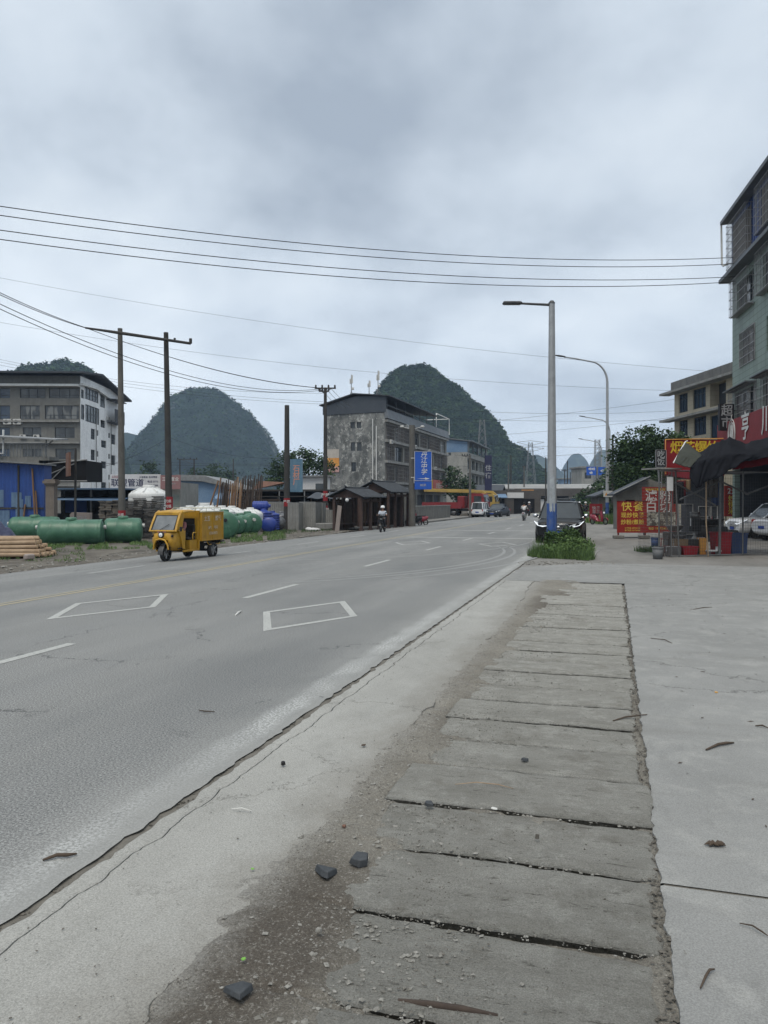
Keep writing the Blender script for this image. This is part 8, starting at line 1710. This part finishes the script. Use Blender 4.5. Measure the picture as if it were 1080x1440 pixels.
c = at(862, 80); t = thing('shed', 'dark low shed roof in the trees by the second lamp post', 'shed', c); m_ = MB(); m_.box(-1.5, 4, 0, 3, 0, 2.2); m_.build('wall', M['brick_brown'], t); m_ = MB(); m_.prism([(-2, 2.1), (1, 3.1), (4.4, 2.1), (4.4, 2.25), (1, 3.3), (-2, 2.25)], -.4, 3.3); m_.build('roof', M['dark_roof'], t)

# ================================================================== greenery on the ground
mat('weed_green', (.105, .17, .055), (.075, .125, .040), 1.5, .7, spec=.2); mat('weed_dark', (.050, .088, .030), (.034, .062, .022), 1.5, .8, spec=.2)
def blades(name, pts, h, w, m, seed=1, kind='stuff', lean=.5, parent=None):
    rs = np.random.RandomState(seed); n = len(pts); a = rs.rand(n) * 6.28; hh = h * (.5 + rs.rand(n)); d = np.stack([np.cos(a), np.sin(a), a * 0], 1); L2_ = rs.rand(n) * lean
    b2 = rs.rand(n) * 6.28; l = np.stack([np.cos(b2), np.sin(b2), b2 * 0], 1) * (L2_ * hh)[:, None]; up = np.stack([a * 0, a * 0, hh], 1); ww = w * (.6 + .8 * rs.rand(n))[:, None]
    v0 = pts - d * ww; v1 = pts + d * ww; v2 = pts + up * .6 + l * .4 + d * ww * .7; v3 = pts + up * .6 + l * .4 - d * ww * .7; v4 = pts + up * .98 + l
    V = np.stack([v0, v1, v2, v3, v4, v4 + d * .001], 1).reshape(-1, 3); ii = np.arange(n) * 6; F = np.concatenate([np.stack([ii, ii + 1, ii + 2, ii + 3], 1), np.stack([ii + 3, ii + 2, ii + 5, ii + 4], 1)])
    o = npmesh(name, V, F, m, smooth=False, parent=parent)
    if kind: o['kind'] = kind
    return o
rs = np.random.RandomState(4)
mc = at(790, 24.3); n = 9000; a = rs.rand(n) * 6.28; q = rs.rand(n) ** .5; rr0 = (.75 + .45 * vn(a * 2.2, a * 0, 6)); px_ = np.stack([mc.x + np.cos(a) * q * .92 * rr0, mc.y + np.sin(a) * q * 1.8 * rr0, np.zeros(n)], 1); px_ = px_[vn(px_[:, 0] * 4, px_[:, 1] * 4, 3) > .22]
blades('grass', px_[::2], .13, .007, M['weed_green'], 2, lean=1.0); blades('grass', px_[1::3], .26, .006, M['weed_dark'], 3, lean=.9); blades('grass', px_[1::9] * [1, 1, 1], .42, .006, M['weed_green'], 13, lean=.7)
t = thing('weed_clump', 'bushy green weed clump growing round the blue lamp post foot', 'weeds', (mc.x, mc.y, 0)); C = []
for (x, y, z, rx, ry, rz_) in ((.22, .2, .36, .44, .6, .28), (-.34, .1, .18, .28, .6, .16), (.62, -.1, .28, .30, .6, .26), (.05, -.7, .18, .75, .4, .16), (.35, .5, .55, .35, .5, .28), (-.1, .6, .45, .3, .4, .3)):
    k = 1500; d = rs.randn(k, 3); d /= np.linalg.norm(d, axis=1)[:, None]; cc = d * (.4 + .6 * rs.rand(k, 1) ** .6) * [rx, ry, rz_] + [x, y, z] + rs.randn(k, 3) * .05; C.append(cc)
C = np.concatenate(C); C[:, 2] = np.maximum(C[:, 2], .03); C[:, 2] *= (.85 + .3 * vn(C[:, 0] * 5, C[:, 1] * 5, 3)); quads_cloud('foliage', C, .05, rs, [M['weed_dark'], M['weed_green']], parent=t, kind=None)
m_ = MB(); [m_.tube([(x, y, 0), (x * 1.3, y * 1.2, .5)], .008, 4) for x, y in ((.1, .1), (-.2, 0), (.4, .2), (.5, -.2), (-.4, .3))]; m_.build('stem', M['bark'], t)
def strip_pts(n, fn): return np.array([fn(rs.rand(), rs.rand()) for _ in range(n)])
for (xa, xb, ya, yb, n_, hh, sd_) in ((60, 228, 762, 773, 5200, .11, 5), (300, 402, 749, 762, 4200, .12, 6), (370, 472, 742, 750, 2200, .13, 16), (0, 120, 774, 790, 900, .08, 17)):
    q_ = rs.rand(n_, 2); k_ = vn(q_[:, 0] * 14, q_[:, 1] * 3, sd_) > .36; q_ = q_[k_]; blades('grass', np.array([tuple(GP(xa + (xb - xa) * a_, ya + (yb - ya) * b_ - (xb > 300) * (a_ - .5) * 7)) for a_, b_ in q_]), hh, .013, M['weed_green' if sd_ != 16 else 'weed_dark'], sd_, lean=.9)
pp = np.array([(at(858, 60).x + (a - .5) * 3.4, 57 + b_ * 22, 0) for a, b_ in rs.rand(7000, 2)]); blades('grass', pp, .55, .03, M['weed_green'], 7, lean=.8)
gg = at(912, 26.3); pp = np.array([(gg.x + (a - .5) * .8, gg.y + (b_ - .5) * .8, 0) for a, b_ in rs.rand(500, 2)]); blades('grass', pp, .16, .008, M['weed_dark'], 8)
def shrub(label, loc, blobs, n, ls, seed, kinds=('leaf_dark', 'leaf_light')): return tree(label, loc, blobs, n, ls, .05, seed, None, 'shrub', 'shrub', .4, kinds)
shrub('low green bush at the left foot of the dark tree, beside the second lamp post', at(868, 64), [(0, 0, .8, 1.3, 1, .9), (1.5, 0, 1.2, 1.2, 1, 1.1)], 2600, .11, 31)
shrub('grey green bush beyond the bend below the small far building', at(828, 120), [(0, 0, .9, 2.0, 1.5, 1.0), (2.2, 0, 1.6, 1.6, 1.5, 1.5)], 1500, .2, 32)
shrub('low hedge of dark bushes between the far left poles', at(722, 165), [(-4, 0, 1.6, 3, 2, 1.6), (1, 0, 2.2, 3.5, 2, 2.2), (6, 0, 1.6, 3, 2, 1.8)], 2400, .3, 33)
shrub('pale flowering bush under the lattice tower', at(676, 125), [(0, 0, 2.8, 1.6, 1.2, .8), (1.4, 0, 3.2, 1.4, 1.2, .7)], 800, .2, 34, ('leaf_light', 'leaf_light'))
shrub('clump of green bushes right of the forest hill foot', at(760, 230), [(-5, 0, 2, 4, 3, 2.2), (2, 0, 2.5, 4, 3, 2.6), (9, 0, 2, 4, 3, 2.4), (-13, 0, 2.5, 4, 3, 3)], 2600, .45, 35)

# ================================================================== litter in the foreground, each piece a thing
mat('slate_dark', (.035, .040, .045), (.055, .06, .065), 9, .75, bmp=.5); mat('twig_brown', (.075, .055, .04), (.05, .038, .028), 9, .9); mat('leaf_dry', (.16, .09, .04), (.10, .06, .03), 9, .8); mat('leaf_fresh', (.16, .36, .06), (.12, .28, .05), 9, .6); mat('paper_white', (.55, .55, .52), None, 9, .7); mat('peel_orange', (.50, .27, .06), None, 9, .6)
def on(px, py, z=.0): g = GP(px, py); return Vector((g.x, g.y, z))
def shard(label, px, py, s, z, seed, m='slate_dark', name='slate_shard', cat='stone', th=.018, pts=None):
    r_ = random.Random(seed); n = 6; pts = pts or [(math.cos(i * 6.283 / n + r_.uniform(-.3, .3)) * r_.uniform(.6, 1), math.sin(i * 6.283 / n) * r_.uniform(.5, .9)) for i in range(n)]; n = len(pts)
    m_ = MB(Matrix.Rotation(R(r_.uniform(-12, 12)), 4, 'X') @ Matrix.Rotation(R(r_.uniform(-10, 10)), 4, 'Y')); a_ = [(x * s, y * s, 0) for x, y in pts]; b2 = [(x * s * .86, y * s * .86, th * r_.uniform(.8, 1.2)) for x, y in pts]
    m_.add(a_ + b2, [tuple(reversed(range(n))), tuple(range(n, 2 * n))] + [(i, (i + 1) % n, (i + 1) % n + n, i + n) for i in range(n)]); o = m_.build(name, M[m], loc=on(px, py, z), bevel=min(.004, s * .1)); return tag(o, label, cat)
shard('dark triangular slate shard, the left one of the pair on the dirt', 458, 1237, .058, .022, 1, pts=[(-1, .7), (.95, .55), (.2, -1.0), (-.3, -.6)], th=.03)
shard('dark pointed slate shard, the right one of the pair on the dirt', 504, 1219, .052, .024, 2, pts=[(-.9, -.4), (-.3, .9), (.9, .6), (.8, -.5), (.1, -.9)], th=.034)
shard('dark slate piece lowest on the dirt near the bottom edge', 334, 1409, .055, .03, 3, pts=[(-1, .1), (.2, .8), (1, .4), (.3, -.9)], th=.024)
shard('dark flat chip on the seventh drain slab', 604, 1137, .035, .02, 4); shard('flat dark chip near the middle of the ninth slab', 738, 1073, .03, .015, 5)
shard('small black lump lying on the pale apron', 398, 1080, .020, .02, 6, 'black_plastic', 'pebble', 'pebble', .022); shard('dark curled leaf on the pale apron near the crack', 511, 1052, .028, .02, 7, 'twig_brown', 'dry_leaf', 'leaf', .006)
shard('round pale disc of plastic on the sixth slab', 695, 1143, .020, .022, 8, 'paper_white', 'plastic_disc', 'disc', .006, [(math.cos(a), math.sin(a)) for a in np.linspace(0, 6.28, 13)[:-1]])
shard('small fresh green leaf scrap on the apron', 355, 1228, .014, .02, 9, 'leaf_fresh', 'leaf_scrap', 'leaf', .003); shard('small green leaf scrap on the dark wet dirt', 342, 1362, .014, .035, 10, 'leaf_fresh', 'leaf_scrap', 'leaf', .003)
shard('orange peel scrap on the forecourt', 1007, 975, .025, .01, 11, 'peel_orange', 'peel_scrap', 'peel', .005); shard('grey pebble on the dirt between the shards and the bottom edge', 448, 1321, .018, .03, 12, 'pale_grit', 'pebble', 'pebble', .014); shard('dark stone in the joint above the third slab', 755, 1185, .014, .02, 13, 'dark_grit', 'pebble', 'pebble', .02)
shard('pale pebble beside the two slate shards', 462, 1190, .014, .02, 14, 'pale_grit', 'pebble', 'pebble', .012); shard('brick red chip on the dirt left of the smooth slab', 484, 1168, .017, .02, 15, 'rust', 'pebble', 'pebble', .01)
def twig(label, pts, r, z, m='twig_brown', name='twig', cat='twig'):
    P_ = [on(px, py, z + (.012 if 0 < i < len(pts) - 1 else .004)) for i, (px, py) in enumerate(pts)]; o_ = P_[0].copy(); m_ = MB(); m_.tube([p - o_ for p in P_], [r * .6] + [r] * (len(P_) - 2) + [r * .5], 6); o = m_.build(name, M[m], loc=o_); return tag(o, label, cat)
twig('brown stick lying on the asphalt by the gutter, bottom left', [(60, 1212), (80, 1207), (94, 1207), (108, 1203)], .009, .005); twig('thin white straw lying on the apron', [(326, 1143), (340, 1144), (354, 1146)], .004, .018, 'paper_white', 'straw', 'straw')
twig('short brown stick on the forecourt, right of the slabs', [(993, 1057), (1010, 1051), (1022, 1049), (1032, 1047)], .010, .01); twig('forked twig near the bottom right of the forecourt', [(985, 1395), (993, 1380), (998, 1372), (1005, 1368)], .005, .01)
twig('long curved twig on the forecourt at the far right', [(1040, 1303), (1058, 1309), (1072, 1318), (1080, 1321)], .0035, .01); twig('thin stick across the drain edge by the eleventh slab', [(862, 1016), (880, 1012), (910, 1007)], .007, .01); twig('weathered lath lying in the crack at the bottom', [(560, 1404), (600, 1412), (650, 1419), (700, 1425)], .012, -.012, 'wood_dark')
twig('thin pale twig on the smooth sixth slab', [(640, 1108), (670, 1107), (700, 1110), (722, 1114)], .003, .018, 'wood_pale'); twig('dry twig beyond the forecourt joint', [(915, 899), (935, 902), (945, 906)], .006, .01); twig('tiny twig near the top of the forecourt', [(975, 858), (990, 856), (1001, 855)], .007, .01)
twig('dark twig at the right edge of the forecourt', [(1062, 1023), (1072, 1024), (1080, 1026)], .007, .01); twig('pale scrap of stick on the asphalt above the apron', [(331, 866), (335, 863), (339, 860)], .018, .004, 'paper_white'); twig('dark short stick on the asphalt lower left lane', [(280, 1000), (290, 1003), (302, 1002)], .006, .004)
m_ = MB()
for k in range(7): a = k * .9; m_.tube([(0, 0, .01), (.03 * math.cos(a), .012 * math.sin(a), .016), (.055 * math.cos(a + .4), .02 * math.sin(a + .4), .008)], [.006, .011, .002], 5)
o = m_.build('dry_leaf', M['twig_brown'], loc=on(1006, 1192, .008)); tag(o, 'dark shrivelled leaf on the forecourt beside the joint', 'leaf')
rr = np.random.RandomState(12); n = 260; uu = 3 + 18 * rr.rand(n) ** 1.3; vv = -.4 - 7 * rr.rand(n); a = rr.rand(n) * 3.1; l = .01 + .04 * rr.rand(n) ** 2; w = .003 + .004 * rr.rand(n)
d = np.stack([np.cos(a), np.sin(a) * .7, a * 0], 1); e_ = np.stack([-np.sin(a), np.cos(a), a * 0], 1); cc = np.stack([-vv, uu, np.full(n, .011)], 1)
o = npmesh('leaf_litter', np.stack([cc - d * l[:, None], cc + e_ * w[:, None] + [0, 0, .004], cc + d * l[:, None], cc - e_ * w[:, None]], 1).reshape(-1, 3), np.arange(4 * n).reshape(n, 4), M['twig_brown'], smooth=False); road_obj(struct(o, 'stuff'))
scatter_stones('gravel', 2600, lambda r, n: 10 + 45 * r.rand(n), lambda r, n, u: 16.9 + 2.2 * r.rand(n), lambda u, v: np.full(len(u), -.385), (.01, .07), M['pale_grit'], 21)
scatter_stones('gravel', 500, lambda r, n: 21.4 + 1.2 * r.rand(n), lambda r, n, u: 2.6 - 2.6 * r.rand(n), lambda u, v: np.full(len(u), -.01), (.01, .05), M['pale_grit'], 22)

# distant clutter before the market halls
rr = random.Random(3)
for k, px in enumerate((697, 704, 712, 724, 731, 752, 786, 800, 811)):
    D = rr.uniform(128, 142); c = at(px, D); w_, h_ = rr.uniform(.9, 1.9), rr.uniform(1.1, 2.3); m1 = ('sign_offwhite', 'pale_wall', 'pole_dark', 'blue_sheet_faded', 'brick_brown')[k % 5]
    t = thing('roadside_kiosk', '%s small kiosk in the far row before the market halls' % words[k], 'kiosk', c, R(-10), 'small kiosks before the market halls'); m_ = MB(); m_.box(-w_, w_, 0, 1.6, 0, h_); m_.build('body', M[m1], t)
    m_ = MB(); m_.prism([(-w_ - .2, h_), (w_ + .3, h_ + .25), (w_ + .3, h_ + .35), (-w_ - .2, h_ + .1)], -.4, 1.8); m_.build('roof', M[('galvanised', 'dark_roof')[k % 2]], t); m_ = MB(); m_.box(-w_ * .6, w_ * .4, -.03, 0, .3, h_ * .75); m_.build('opening', M['painted_shade'], t)  # kiosk opening is a painted black panel standing in for inner shade

# thin ragged shanty cover between the shelters and the fence
for k, (px, D, w_, h_) in enumerate(((478, 60, 2.2, 2.3), (522, 63, 2.6, 2.7))):
    c = at(px, D); t = thing('lean_to', ('dark ragged lean-to left of the wooden shelters', 'dark ragged lean-to behind the wooden shelters')[k], 'shed', c, R(-15), 'dark lean-tos behind the shelters'); m_ = MB(); m_.box(-w_, w_, .6, .7, 0, h_ - .2); m_.build('back_wall', M['wood_dark'], t)
    m_ = MB(); corr(m_, -w_ - .3, w_ + .3, 0, 0, .05, pitch=.3); m_.v = [(x, y - .8 + (z > .02) * 1.9, h_ + (z > .02) * .45 + .05 * math.sin(x * 5)) for x, y, z in m_.v]; m_.build('roof', M['dark_roof'], t)
    for x in (-w_, 0, w_): m_ = MB(); m_.tube([(x, -.6, 0), (x + .05, -.6, h_)], .06, 5); m_.build('post', M['wood_dark'], t)
